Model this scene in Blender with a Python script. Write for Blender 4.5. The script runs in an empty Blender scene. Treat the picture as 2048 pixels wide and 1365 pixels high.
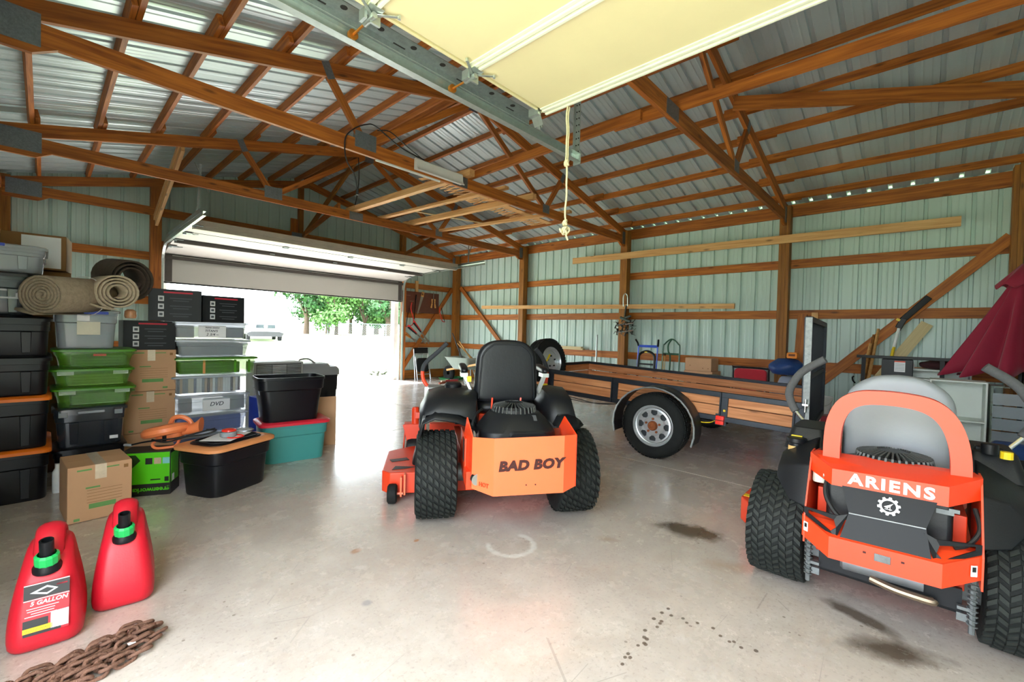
import bpy, bmesh, math, random
from mathutils import Vector, Matrix, Euler
random.seed(11)
S = bpy.context.scene
COL = S.collection
PI = math.pi
R_ = math.radians

# ---------------------------------------------------------------- camera, sky, sun, exposure
def make_camera():
    yaw, pit, rol = R_(46.895), R_(-0.9725), R_(1.4835)
    f = Vector((math.sin(yaw)*math.cos(pit), math.cos(yaw)*math.cos(pit), math.sin(pit)))
    r = Vector((math.cos(yaw), -math.sin(yaw), 0.0))
    u = r.cross(f)
    r2 = r*math.cos(rol) + u*math.sin(rol)
    u2 = -r*math.sin(rol) + u*math.cos(rol)
    cd = bpy.data.cameras.new('camera')
    cd.sensor_width = 36.0
    cd.lens = 878.33/2048*36.0
    cd.clip_start = 0.02
    cd.clip_end = 600
    co = bpy.data.objects.new('camera', cd)
    COL.objects.link(co)
    m = Matrix((r2, u2, -f)).transposed().to_4x4()
    m.translation = Vector((0, 0, 1.25))
    co.matrix_world = m
    S.camera = co
make_camera()

W = bpy.data.worlds.new('sky')
S.world = W
W.use_nodes = True
nt = W.node_tree
bg = nt.nodes['Background']
bg.inputs['Color'].default_value = (0.86, 0.94, 1.0, 1)
bg.inputs['Strength'].default_value = 6.5
sd = bpy.data.lights.new('sun', 'SUN')
sd.energy = 17.0
sd.angle = R_(2.0)
sd.color = (1.0, 0.97, 0.92)
sun = bpy.data.objects.new('sun', sd)
COL.objects.link(sun)
sun.rotation_euler = Vector((-0.12, 0.42, 0.90)).to_track_quat('Z', 'Y').to_euler()
sun.location = (0, 0, 30)
S.view_settings.view_transform = 'Standard'
S.view_settings.look = 'None'
S.view_settings.gamma = 1.0
S.view_settings.use_curve_mapping = False
S.view_settings.exposure = 0.95
S.cycles.use_denoising = True
S.cycles.max_bounces = 10
S.cycles.diffuse_bounces = 6
S.cycles.glossy_bounces = 4
S.cycles.transparent_max_bounces = 16
S.cycles.sample_clamp_indirect = 12.0

# ---------------------------------------------------------------- materials
def lin(h):
    h = h.lstrip('#')
    out = []
    for i in (0, 2, 4):
        c = int(h[i:i+2], 16)/255
        out.append(c/12.92 if c <= 0.04045 else ((c+0.055)/1.055)**2.4)
    return out
MATS = {}
def mat(name, col, rough=0.5, metal=0.0, vary=0.12, scale=6.0, bump=0.0, bscale=60.0, alpha=1.0, obj_vary=0.0, stretch=None, coat=0.0, emit=None, sheen=0.0, trans=0.0, spec=0.5):
    if name in MATS:
        return MATS[name]
    m = bpy.data.materials.new(name)
    m.use_nodes = True
    t = m.node_tree
    N, L = t.nodes, t.links
    b = N['Principled BSDF']
    c = lin(col) if isinstance(col, str) else list(col)
    b.inputs['Roughness'].default_value = rough
    b.inputs['Metallic'].default_value = metal
    b.inputs['Coat Weight'].default_value = coat
    b.inputs['Sheen Weight'].default_value = sheen
    b.inputs['Transmission Weight'].default_value = trans
    b.inputs['Alpha'].default_value = alpha
    b.inputs['Specular IOR Level'].default_value = spec
    tc = N.new('ShaderNodeTexCoord')
    src = tc.outputs['Object']
    if stretch:
        mp = N.new('ShaderNodeMapping')
        mp.inputs['Scale'].default_value = stretch
        L.new(src, mp.inputs['Vector'])
        src = mp.outputs['Vector']
    noi = N.new('ShaderNodeTexNoise')
    noi.inputs['Scale'].default_value = scale
    noi.inputs['Detail'].default_value = 6
    noi.inputs['Roughness'].default_value = 0.65
    L.new(src, noi.inputs['Vector'])
    rmp = N.new('ShaderNodeValToRGB')
    e = rmp.color_ramp.elements
    e[0].position, e[1].position = 0.25, 0.75
    e[0].color = [max(0, x*(1-vary)) for x in c]+[1]
    e[1].color = [min(1, x*(1+vary)) for x in c]+[1]
    L.new(noi.outputs['Fac'], rmp.inputs['Fac'])
    outc = rmp.outputs['Color']
    if obj_vary:
        oi = N.new('ShaderNodeObjectInfo')
        hs = N.new('ShaderNodeHueSaturation')
        mr = N.new('ShaderNodeMapRange')
        mr.inputs['To Min'].default_value = 1-obj_vary
        mr.inputs['To Max'].default_value = 1+obj_vary
        L.new(oi.outputs['Random'], mr.inputs['Value'])
        L.new(mr.outputs['Result'], hs.inputs['Value'])
        L.new(outc, hs.inputs['Color'])
        outc = hs.outputs['Color']
    L.new(outc, b.inputs['Base Color'])
    if emit:
        b.inputs['Emission Color'].default_value = lin(emit[0])+[1]
        b.inputs['Emission Strength'].default_value = emit[1]
    if bump:
        n2 = N.new('ShaderNodeTexNoise')
        n2.inputs['Scale'].default_value = bscale
        n2.inputs['Detail'].default_value = 4
        L.new(src, n2.inputs['Vector'])
        bp = N.new('ShaderNodeBump')
        bp.inputs['Strength'].default_value = bump
        bp.inputs['Distance'].default_value = 0.01
        L.new(n2.outputs['Fac'], bp.inputs['Height'])
        L.new(bp.outputs['Normal'], b.inputs['Normal'])
    MATS[name] = m
    return m

def wood(name, c1, c2, rough=0.6, vary=0.14, knots=True):
    """grain runs along the object's own X axis"""
    if name in MATS:
        return MATS[name]
    m = bpy.data.materials.new(name)
    m.use_nodes = True
    t = m.node_tree
    N, L = t.nodes, t.links
    b = N['Principled BSDF']
    b.inputs['Roughness'].default_value = rough
    tc = N.new('ShaderNodeTexCoord')
    oi = N.new('ShaderNodeObjectInfo')
    add = N.new('ShaderNodeVectorMath'); add.operation = 'ADD'
    sc = N.new('ShaderNodeVectorMath'); sc.operation = 'SCALE'
    cmb = N.new('ShaderNodeCombineXYZ')
    for i in range(3):
        L.new(oi.outputs['Random'], cmb.inputs[i])
    L.new(cmb.outputs[0], sc.inputs[0]); sc.inputs['Scale'].default_value = 37.0
    L.new(tc.outputs['Object'], add.inputs[0]); L.new(sc.outputs[0], add.inputs[1])
    mp = N.new('ShaderNodeMapping'); mp.inputs['Scale'].default_value = (0.9, 16, 16)
    L.new(add.outputs[0], mp.inputs['Vector'])
    noi = N.new('ShaderNodeTexNoise'); noi.inputs['Scale'].default_value = 2.2; noi.inputs['Detail'].default_value = 8
    noi.inputs['Distortion'].default_value = 0.6
    L.new(mp.outputs[0], noi.inputs['Vector'])
    rmp = N.new('ShaderNodeValToRGB')
    e = rmp.color_ramp.elements
    e[0].position, e[1].position = 0.3, 0.72
    e[0].color = lin(c1)+[1]; e[1].color = lin(c2)+[1]
    L.new(noi.outputs['Fac'], rmp.inputs['Fac'])
    outc = rmp.outputs['Color']
    if knots:
        mk = N.new('ShaderNodeMapping'); mk.inputs['Scale'].default_value = (2.6, 9, 9)
        L.new(add.outputs[0], mk.inputs['Vector'])
        vo = N.new('ShaderNodeTexVoronoi'); vo.inputs['Scale'].default_value = 0.9
        L.new(mk.outputs[0], vo.inputs['Vector'])
        kr = N.new('ShaderNodeValToRGB')
        kr.color_ramp.elements[0].position = 0.05; kr.color_ramp.elements[1].position = 0.16
        kr.color_ramp.elements[0].color = (0.25, 0.22, 0.2, 1); kr.color_ramp.elements[1].color = (1, 1, 1, 1)
        L.new(vo.outputs['Distance'], kr.inputs['Fac'])
        mx = N.new('ShaderNodeMix'); mx.data_type = 'RGBA'; mx.blend_type = 'MULTIPLY'
        mx.inputs['Factor'].default_value = 0.8
        L.new(outc, mx.inputs[6]); L.new(kr.outputs['Color'], mx.inputs[7])
        outc = mx.outputs[2]
    hs = N.new('ShaderNodeHueSaturation')
    mr = N.new('ShaderNodeMapRange')
    mr.inputs['To Min'].default_value = 1-vary; mr.inputs['To Max'].default_value = 1+vary
    L.new(oi.outputs['Random'], mr.inputs['Value']); L.new(mr.outputs['Result'], hs.inputs['Value'])
    L.new(outc, hs.inputs['Color'])
    L.new(hs.outputs['Color'], b.inputs['Base Color'])
    bp = N.new('ShaderNodeBump'); bp.inputs['Strength'].default_value = 0.25; bp.inputs['Distance'].default_value = 0.004
    L.new(noi.outputs['Fac'], bp.inputs['Height']); L.new(bp.outputs['Normal'], b.inputs['Normal'])
    MATS[name] = m
    return m

# ---------------------------------------------------------------- mesh builder
def rrect(w, d, r, n=4):
    r = min(r, w/2-1e-4, d/2-1e-4)
    pts = []
    for cx, cy, a0 in ((w/2-r, d/2-r, 0), (-w/2+r, d/2-r, 90), (-w/2+r, -d/2+r, 180), (w/2-r, -d/2+r, 270)):
        for i in range(n+1):
            a = R_(a0+90*i/n)
            pts.append((cx+r*math.cos(a), cy+r*math.sin(a)))
    return pts
def basis(d):
    d = Vector(d).normalized()
    up = Vector((0, 0, 1)) if abs(d.z) < 0.95 else Vector((0, 1, 0))
    s = d.cross(up).normalized()
    return d, s, s.cross(d).normalized()
class MB:
    def __init__(self):
        self.v = []; self.f = []
    def add(self, vs, fs):
        o = len(self.v)
        self.v += [tuple(p) for p in vs]
        self.f += [tuple(i+o for i in q) for q in fs]
        return self
    def box(self, c, s, rot=None):
        M = Euler(rot).to_matrix() if rot else None
        vs = []
        for x in (-.5, .5):
            for y in (-.5, .5):
                for z in (-.5, .5):
                    p = Vector((x*s[0], y*s[1], z*s[2]))
                    if M: p = M @ p
                    vs.append(p+Vector(c))
        return self.add(vs, [(0, 1, 3, 2), (4, 6, 7, 5), (0, 4, 5, 1), (2, 3, 7, 6), (0, 2, 6, 4), (1, 5, 7, 3)])
    def bar(self, p, q, w, h, up=None):
        p, q = Vector(p), Vector(q)
        d, s, u = basis(q-p)
        if up:
            u = Vector(up); s = d.cross(u).normalized(); u = s.cross(d).normalized()
        vs = []
        for P in (p, q):
            for a, b in ((-1, -1), (1, -1), (1, 1), (-1, 1)):
                vs.append(P+s*a*w/2+u*b*h/2)
        return self.add(vs, [(3, 2, 1, 0), (4, 5, 6, 7), (0, 1, 5, 4), (1, 2, 6, 5), (2, 3, 7, 6), (3, 0, 4, 7)])
    def loft(self, rings, cap0=True, cap1=True, closed=True):
        n = len(rings[0])
        vs = [p for r in rings for p in r]
        fs = []
        for k in range(len(rings)-1):
            for i in range(n if closed else n-1):
                j = (i+1) % n
                fs.append((k*n+i, k*n+j, (k+1)*n+j, (k+1)*n+i))
        if cap0: fs.append(tuple(range(n-1, -1, -1)))
        if cap1: fs.append(tuple((len(rings)-1)*n+i for i in range(n)))
        return self.add(vs, fs)
    def cyl(self, p, q, r, r2=None, n=14, cap=True):
        p, q = Vector(p), Vector(q)
        d, s, u = basis(q-p)
        r2 = r if r2 is None else r2
        ring = lambda P, rr: [P+s*rr*math.cos(2*PI*i/n)+u*rr*math.sin(2*PI*i/n) for i in range(n)]
        return self.loft([ring(p, r), ring(q, r2)], cap, cap)
    def tube(self, pts, r, n=8, cap=True, flat=1.0):
        pts = [Vector(p) for p in pts]
        rings = []
        d0, s, u = basis(pts[1]-pts[0])
        for i, P in enumerate(pts):
            if i == 0: d = (pts[1]-P).normalized()
            elif i == len(pts)-1: d = (P-pts[i-1]).normalized()
            else: d = ((pts[i+1]-P).normalized()+(P-pts[i-1]).normalized()).normalized()
            s = (s-d*s.dot(d)).normalized(); u = s.cross(d)
            rr = r[i] if isinstance(r, (list, tuple)) else r
            rings.append([P+s*rr*math.cos(2*PI*k/n)+u*rr*flat*math.sin(2*PI*k/n) for k in range(n)])
        return self.loft(rings, cap, cap)
    def lathe(self, prof, c=(0, 0, 0), axis='z', n=24, a0=0, a1=2*PI, capped=False):
        """prof: (radius, along axis)"""
        full = abs(a1-a0-2*PI) < 1e-6
        m = n if full else n+1
        rings = []
        for r, h in prof:
            ring = []
            for i in range(m):
                a = a0+(a1-a0)*i/n
                x, y = r*math.cos(a), r*math.sin(a)
                p = {'z': (x, y, h), 'x': (h, x, y), 'y': (y, h, x)}[axis]
                ring.append(Vector(p)+Vector(c))
            rings.append(ring)
        return self.loft(rings, capped, capped, full)
    def poly(self, pts, th):
        """planar polygon extruded by the vector th"""
        pts = [Vector(p) for p in pts]; th = Vector(th); n = len(pts)
        fs = [tuple(range(n)), tuple(range(2*n-1, n-1, -1))]
        fs += [(i, i+n, (i+1) % n+n, (i+1) % n) for i in range(n)]
        return self.add(pts+[p+th for p in pts], fs)
    def frame2(self, outer, inner, th):
        n = len(outer); th = Vector(th)
        o = [Vector(p) for p in outer]; i_ = [Vector(p) for p in inner]
        vs = o+i_+[p+th for p in o]+[p+th for p in i_]
        fs = []
        for k in range(n):
            j = (k+1) % n
            fs += [(k, j, n+j, n+k), (2*n+k, 3*n+k, 3*n+j, 2*n+j), (k, 2*n+k, 2*n+j, j), (n+k, n+j, 3*n+j, 3*n+k)]
        return self.add(vs, fs)
    def strip(self, pts, th):
        """open polyline of 3-D pairs (a,b) with thickness vector"""
        pass
    def sheet(self, rows):
        n = len(rows[0])
        vs = [p for r in rows for p in r]
        fs = [(k*n+i, k*n+i+1, (k+1)*n+i+1, (k+1)*n+i) for k in range(len(rows)-1) for i in range(n-1)]
        return self.add(vs, fs)
    def mesh(self, name):
        me = bpy.data.meshes.new(name)
        me.from_pydata(self.v, [], self.f)
        bm = bmesh.new(); bm.from_mesh(me)
        bmesh.ops.remove_doubles(bm, verts=bm.verts, dist=1e-6)
        bmesh.ops.recalc_face_normals(bm, faces=bm.faces)
        bm.to_mesh(me); bm.free()
        return me

def put(name, me, m, parent=None, loc=(0, 0, 0), rot=(0, 0, 0)):
    o = bpy.data.objects.new(name, me)
    COL.objects.link(o)
    if m and not me.materials: me.materials.append(m)
    if parent: o.parent = parent
    o.location = loc; o.rotation_euler = rot
    return o
def obj(name, mb, m, parent=None, smooth=False, bevel=0.0, seg=2, loc=(0, 0, 0), rot=(0, 0, 0), solid=0.0, sub=0, ang=35):
    me = mb.mesh(name)
    o = put(name, me, m, parent, loc, rot)
    if solid:
        md = o.modifiers.new('s', 'SOLIDIFY'); md.thickness = solid; md.offset = 0
    if bevel:
        md = o.modifiers.new('b', 'BEVEL'); md.width = bevel; md.segments = seg; md.limit_method = 'ANGLE'; md.angle_limit = R_(30)
    if sub:
        md = o.modifiers.new('u', 'SUBSURF'); md.levels = sub; md.render_levels = sub
    if smooth or bevel or sub:
        a = math.cos(R_(ang))
        bm = bmesh.new(); bm.from_mesh(me)
        for f in bm.faces: f.smooth = True
        for e in bm.edges:
            if len(e.link_faces) == 2 and not bevel and not sub:
                if e.link_faces[0].normal.dot(e.link_faces[1].normal) < a: e.smooth = False
        bm.to_mesh(me); bm.free()
    if bevel:
        o.modifiers.new('w', 'WEIGHTED_NORMAL').keep_sharp = True
    return o
def tag(o, label, cat, group=None, kind=None):
    if label: o['label'] = label
    if cat: o['category'] = cat
    if group: o['group'] = group
    if kind: o['kind'] = kind
    return o
def thing(name, label, cat, loc=(0, 0, 0), rot=0.0, group=None):
    o = bpy.data.objects.new(name, None)
    o.empty_display_size = 0.1
    COL.objects.link(o)
    o.location = loc
    o.rotation_euler = rot if isinstance(rot, (tuple, list)) else (0, 0, rot)
    return tag(o, label, cat, group)
def structure(name, label=None):
    o = bpy.data.objects.new(name, None)
    COL.objects.link(o)
    o['kind'] = 'structure'
    if label: o['label'] = label
    return o
def single(name, mb, m, label, cat, loc=(0, 0, 0), rot=(0, 0, 0), group=None, **k):
    return tag(obj(name, mb, m, None, loc=loc, rot=rot, **k), label, cat, group)
def copy_tree(o, parent=None):
    c = o.copy(); COL.objects.link(c); c.parent = parent
    for ch in list(o.children): copy_tree(ch, c)
    return c
BEAMS = {}
def beam(name, p, q, w, h, m, parent=None, up=(0, 0, 1), origin=(0, 0, 0)):
    """board from p to q (centre line), own X axis along the length; w across, h along up"""
    p, q = Vector(p)-Vector(origin), Vector(q)-Vector(origin)
    d = (q-p); L_ = d.length; d.normalize()
    u = Vector(up)
    s = u.cross(d)
    if s.length < 1e-4: s = Vector((0, 1, 0)).cross(d)
    s.normalize(); u = d.cross(s)
    key = (round(L_, 3), round(w, 4), round(h, 4), m.name)
    if key not in BEAMS:
        BEAMS[key] = MB().box((0, 0, 0), (L_, w, h)).mesh(name)
    o = put(name, BEAMS[key], m, parent)
    M = Matrix((d, s, u)).transposed().to_4x4(); M.translation = (p+q)/2
    o.matrix_basis = M
    return o
def text(name, s, size, m, parent, loc, rot, bold=0.0, shear=0.0, xs=1.0, ext=0.0008, align='CENTER', gap=1.0):
    cu = bpy.data.curves.new(name, 'FONT')
    cu.body = s; cu.size = size; cu.extrude = ext; cu.offset = bold; cu.shear = shear; cu.space_character = gap
    cu.align_x = align; cu.align_y = 'CENTER'; cu.resolution_u = 3
    tmp = bpy.data.objects.new('tmp', cu); COL.objects.link(tmp)
    bpy.context.view_layer.update()
    me = bpy.data.meshes.new_from_object(tmp.evaluated_get(bpy.context.evaluated_depsgraph_get()))
    bpy.data.objects.remove(tmp); bpy.data.curves.remove(cu)
    me.materials.clear()
    o = put(name, me, m, parent, loc, rot)
    o.scale = (xs, 1, 1)
    return o
UPR = (PI/2, 0, 0)     # text standing up, read from -Y

# palette
WOOD = wood('framing_lumber', '#84430f', '#c27428')
WOODL = wood('pale_lumber', '#c08a50', '#e0b27a', vary=0.1)
WOODY = wood('yellow_pine', '#c9b183', '#e0cfa0', vary=0.05)
POST = wood('treated_post', '#7a4712', '#a86c22', vary=0.1)
TRAILW = wood('trailer_board', '#b06a3a', '#dd9a68', vary=0.12)
STEEL = mat('galvanised_steel', '#b9c0c0', 0.38, 0.85, 0.15, 25)
GUSSET = mat('nail_plate', '#7c848a', 0.45, 0.7, 0.25, 60, bump=0.5, bscale=160)
CHROME = mat('chrome', '#d8dadb', 0.18, 1.0, 0.05)
BLACK = mat('black_plastic', '#121317', 0.42, spec=0.28, vary=0.15, scale=8, bump=0.05, bscale=200)
BLACK2 = mat('black_tote_plastic', '#0e0f16', 0.36, spec=0.35, vary=0.12, scale=4)
RUBBER = mat('tire_rubber', '#1a1c1c', 0.75, spec=0.2, vary=0.25, scale=20, bump=0.2, bscale=120)
TREAD = mat('tread_rubber', '#232725', 0.7, spec=0.3, vary=0.3, scale=30)
WHITE = mat('white_plastic', '#e6e8ea', 0.4)
PAPER = mat('white_paper', '#eeeef2', 0.8, vary=0.03)

# ================================================================ building
XR, YB, XL, YF = 8.06, 9.76, -0.45, -0.98
RX = 3.84
def zup(x): return 3.405+0.25*(x if x < RX else 2*RX-x)
def zroof(x): return zup(x)+0.092
TR = (1.62, 4.38, 7.1)

def siding_mat():
    m = mat('painted_steel_siding', '#bcd2cc', 0.38, 0.0, 0.025, 1.5, obj_vary=0.03, stretch=(1, 1, 0.25))
    return m
SIDE = siding_mat()
ROOFM = mat('galvalume_roof_sheet', '#bccacd', 0.36, 0.35, 0.08, 1.2, obj_vary=0.04)

def profile(width):
    P = []
    k = 0
    s = 0.0
    n = max(1, int(round(width/0.2286)))
    pitch = width/n
    for i in range(n):
        c = i*pitch+pitch/2
        P += [(c-0.024, 0), (c-0.016, 0.027), (c+0.016, 0.027), (c+0.024, 0)]
        for q in (0.082, 0.146):
            if i*pitch+pitch/2+q < width-0.02 or True:
                a = c+q
                if a+0.012 < width: P += [(a-0.012, 0), (a, -0.0035), (a+0.012, 0)]
    P = [(0, 0)]+[p for p in P if 0 < p[0] < width]+[(width, 0)]
    return P
def siding(parent, O, sd_, nd, length, zb, zt, name='wall_panel'):
    sd_, nd, O = Vector(sd_), Vector(nd), Vector(O)
    n = max(1, int(math.ceil(length/0.9144-0.02)))
    w = length/n
    for k in range(n):
        mb = MB()
        rows = [[], []]
        for s, d in profile(w):
            ss = k*w+s
            p = O+sd_*ss+nd*d
            rows[0].append((p.x, p.y, zb)); rows[1].append((p.x, p.y, zt(p) if callable(zt) else zt))
        mb.sheet(rows)
        obj(name, mb, SIDE, parent)

# ---- floor
def floor_mat():
    m = bpy.data.materials.new('concrete')
    m.use_nodes = True
    t = m.node_tree; N, L = t.nodes, t.links
    b = N['Principled BSDF']
    tc = N.new('ShaderNodeTexCoord')
    def noise(sc, det=8, dist=0.0, rough=0.6):
        n = N.new('ShaderNodeTexNoise'); n.inputs['Scale'].default_value = sc; n.inputs['Detail'].default_value = det
        n.inputs['Distortion'].default_value = dist; n.inputs['Roughness'].default_value = rough
        L.new(tc.outputs['Object'], n.inputs['Vector']); return n.outputs['Fac']
    def ramp(src, p0, p1, c0, c1):
        r = N.new('ShaderNodeValToRGB'); e = r.color_ramp.elements
        e[0].position, e[1].position = p0, p1
        e[0].color = list(c0)+[1]; e[1].color = list(c1)+[1]
        L.new(src, r.inputs['Fac']); return r.outputs['Color']
    def mix(a, bcol, fac, mode='MIX'):
        x = N.new('ShaderNodeMix'); x.data_type = 'RGBA'; x.blend_type = mode
        if isinstance(fac, float): x.inputs['Factor'].default_value = fac
        else: L.new(fac, x.inputs['Factor'])
        L.new(a, x.inputs[6])
        if isinstance(bcol, (list, tuple)): x.inputs[7].default_value = list(bcol)+[1]
        else: L.new(bcol, x.inputs[7])
        return x.outputs[2]
    def math_(op, a, bb):
        x = N.new('ShaderNodeMath'); x.operation = op
        for i, q in enumerate((a, bb)):
            if isinstance(q, (int, float)): x.inputs[i].default_value = q
            else: L.new(q, x.inputs[i])
        return x.outputs[0]
    col = ramp(noise(0.7, 12, 0.2, 0.72), 0.3, 0.7, (0.48, 0.425, 0.39), (0.69, 0.615, 0.56))
    col = mix(col, ramp(noise(7, 12, 0.2, 0.8), 0.25, 0.80, (0.66, 0.63, 0.61), (1, 1, 1)), 0.6, 'MULTIPLY')
    col = mix(col, ramp(noise(60, 6), 0.30, 0.45, (0.60, 0.57, 0.55), (1, 1, 1)), 0.55, 'MULTIPLY')
    # warm rust blotches and pale scuffs, all over
    col = mix(col, (0.42, 0.25, 0.13), ramp(noise(2.3, 9, 0.5, 0.75), 0.50, 0.90, (0, 0, 0), (0.40, 0.40, 0.40)))
    col = mix(col, (0.75, 0.74, 0.74), ramp(noise(9, 9, 0.6, 0.75), 0.52, 0.85, (0, 0, 0), (0.35, 0.35, 0.35)))
    col = mix(col, (0.16, 0.14, 0.13), ramp(noise(23, 5, 0.5), 0.75, 0.79, (0, 0, 0), (0.45, 0.45, 0.45)))
    vo = N.new('ShaderNodeTexVoronoi'); vo.inputs['Scale'].default_value = 11
    L.new(tc.outputs['Object'], vo.inputs['Vector'])
    sel = N.new('ShaderNodeSeparateColor'); L.new(vo.outputs['Color'], sel.inputs[0])
    spot = math_('MULTIPLY', math_('LESS_THAN', vo.outputs['Distance'], 0.075), math_('LESS_THAN', sel.outputs[0], 0.30))
    col = mix(col, (0.20, 0.16, 0.13), math_('MULTIPLY', spot, 0.7))
    vs_ = N.new('ShaderNodeTexVoronoi'); vs_.inputs['Scale'].default_value = 3.1; vs_.feature = 'DISTANCE_TO_EDGE'
    mpv = N.new('ShaderNodeMapping'); mpv.inputs['Rotation'].default_value = (0, 0, 0.5); mpv.inputs['Scale'].default_value = (0.35, 1.0, 1.0)
    L.new(tc.outputs['Object'], mpv.inputs['Vector']); L.new(mpv.outputs[0], vs_.inputs['Vector'])
    col = mix(col, (0.33, 0.29, 0.26), math_('MULTIPLY', math_('MULTIPLY', math_('LESS_THAN', vs_.outputs['Distance'], 0.004), math_('GREATER_THAN', noise(1.7, 3), 0.55)), 0.5))
    wob = noise(9, 5)
    def blot(cx, cy, rx, ry, ang, colr, strength, soft=0.5):
        nonlocal col
        mp = N.new('ShaderNodeMapping'); mp.vector_type = 'TEXTURE'
        mp.inputs['Location'].default_value = (cx, cy, 0); mp.inputs['Rotation'].default_value = (0, 0, ang)
        mp.inputs['Scale'].default_value = (rx, ry, 1000)
        L.new(tc.outputs['Object'], mp.inputs['Vector'])
        ln = N.new('ShaderNodeVectorMath'); ln.operation = 'LENGTH'; L.new(mp.outputs[0], ln.inputs[0])
        d = math_('ADD', ln.outputs['Value'], math_('MULTIPLY', math_('SUBTRACT', wob, 0.5), 1.1))
        f = ramp(d, 1-soft, 1.12, (strength,)*3, (0, 0, 0))
        col = mix(col, colr, f)
    blot(2.87, 1.07, 0.24, 0.13, R_(-78), (0.055, 0.034, 0.018), 0.92)
    blot(2.60, 0.72, 0.22, 0.09, R_(-60), (0.36, 0.22, 0.13), 0.5, 0.8)
    blot(2.36, 0.05, 0.22, 0.10, R_(-60), (0.07, 0.045, 0.028), 0.85, 0.7)
    blot(2.55, 0.17, 0.06, 0.20, R_(-20), (0.07, 0.045, 0.028), 0.8)
    blot(2.38, 1.38, 0.09, 0.05, R_(-60), (0.30, 0.20, 0.13), 0.5, 0.8)
    blot(2.05, -0.12, 0.05, 0.03, R_(-60), (0.10, 0.065, 0.04), 0.8)
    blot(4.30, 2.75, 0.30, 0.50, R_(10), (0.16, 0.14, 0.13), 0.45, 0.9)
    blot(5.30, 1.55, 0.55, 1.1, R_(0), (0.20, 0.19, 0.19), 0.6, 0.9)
    blot(1.21, 2.30, 0.040, 0.03, 0.3, (0.33, 0.15, 0.07), 0.8)
    blot(1.53, 2.17, 0.022, 0.016, 0.3, (0.40, 0.18, 0.08), 0.8)
    blot(1.02, 1.82, 0.03, 0.03, 0.3, (0.25, 0.25, 0.26), 0.7)
    # pale crescent left by a leaking can
    for i in range(11):
        a = R_(140+i*23)
        blot(1.90+0.135*math.cos(a), 1.745+0.135*math.sin(a), 0.042, 0.026, a+PI/2, (0.76, 0.74, 0.71), 0.6, 0.6)
    random.seed(5)
    for i in range(26):        # drips, little dark rings
        t_ = i/25.0
        u_ = i/13 if i < 14 else (i-14)/11
        x, y = (1.51+0.38*u_, 0.79+0.03*u_) if i < 14 else (1.945+0.03*u_, 0.84-0.38*u_)
        blot(x+random.uniform(-.03, .03), y+random.uniform(-.02, .02), 0.011, 0.009, 0, (0.10, 0.07, 0.05), 0.85, 0.3)
    random.seed(11)
    L.new(col, b.inputs['Base Color'])
    rg = ramp(noise(3, 10, 0.0, 0.75), 0.2, 0.8, (0.16, 0.16, 0.16), (0.36, 0.36, 0.36))
    L.new(rg, b.inputs['Roughness'])
    b.inputs['Coat Weight'].default_value = 0.6; b.inputs['Coat Roughness'].default_value = 0.16
    bp = N.new('ShaderNodeBump'); bp.inputs['Strength'].default_value = 0.12; bp.inputs['Distance'].default_value = 0.004
    L.new(noise(40, 6), bp.inputs['Height']); L.new(bp.outputs['Normal'], b.inputs['Normal'])
    return m
CONC = floor_mat()
fl = obj('floor', MB().box(((XL+XR)/2, (YF+YB)/2, -0.12), (XR-XL+0.2, YB-YF+0.3, 0.16)), mat('joint_shadow', '#3a3530', 0.9))
fl['kind'] = 'structure'
g = 0.005
for x0, x1 in ((XL-0.15, 4.1), (4.1, XR+0.02)):
    for y0, y1 in ((YF-0.1, 4.8), (4.8, YB+0.18)):
        obj('floor_slab', MB().box(((x0+x1)/2, (y0+y1)/2, -0.05), (x1-x0-2*g, y1-y0-2*g, 0.1)), CONC, fl)
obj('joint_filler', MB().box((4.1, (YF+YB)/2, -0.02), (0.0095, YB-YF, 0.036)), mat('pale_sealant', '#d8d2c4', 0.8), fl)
# ---- walls
wr = structure('wall_right')
siding(wr, (XR, YF, 0), (0, 1, 0), (1, 0, 0), YB-YF, 0.0, 3.411)
POSTS = (-0.80, 1.62, 4.38, 7.1, 9.60)
for i, y in enumerate(POSTS):
    h = 3.36 if i not in (0, 4) else 3.42
    if i == 4:
        beam('post', (7.92, y, 0), (7.92, y, 3.36), 0.16, 0.16, POST, wr)
    else:
        for k in (-1, 0, 1):      # three plies spiked together
            beam('post', (7.93, y+k*0.049, 0), (7.93, y+k*0.049, h-0.02*abs(k)), 0.047, 0.15, POST, wr, up=(1, 0, 0))
for i in range(4):
    y0, y1 = POSTS[i], POSTS[i+1]
    for z, hh in ((0.87, 0.135), (1.66, 0.135), (2.45, 0.135), (3.285, 0.19)):
        beam('girt', (8.035, y0, z), (8.035, y1, z), 0.038, hh, WOOD, wr)
    beam('girt', (8.03, y0, 0.12), (8.03, y1, 0.12), 0.04, 0.22, POST, wr)
beam('brace', (7.99, 9.50, 2.50), (7.99, 6.80, 0.02), 0.038, 0.10, WOOD, wr)
beam('brace', (7.99, 1.62, 0.10), (7.99, -0.74, 2.58), 0.038, 0.13, WOOD, wr)

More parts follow.
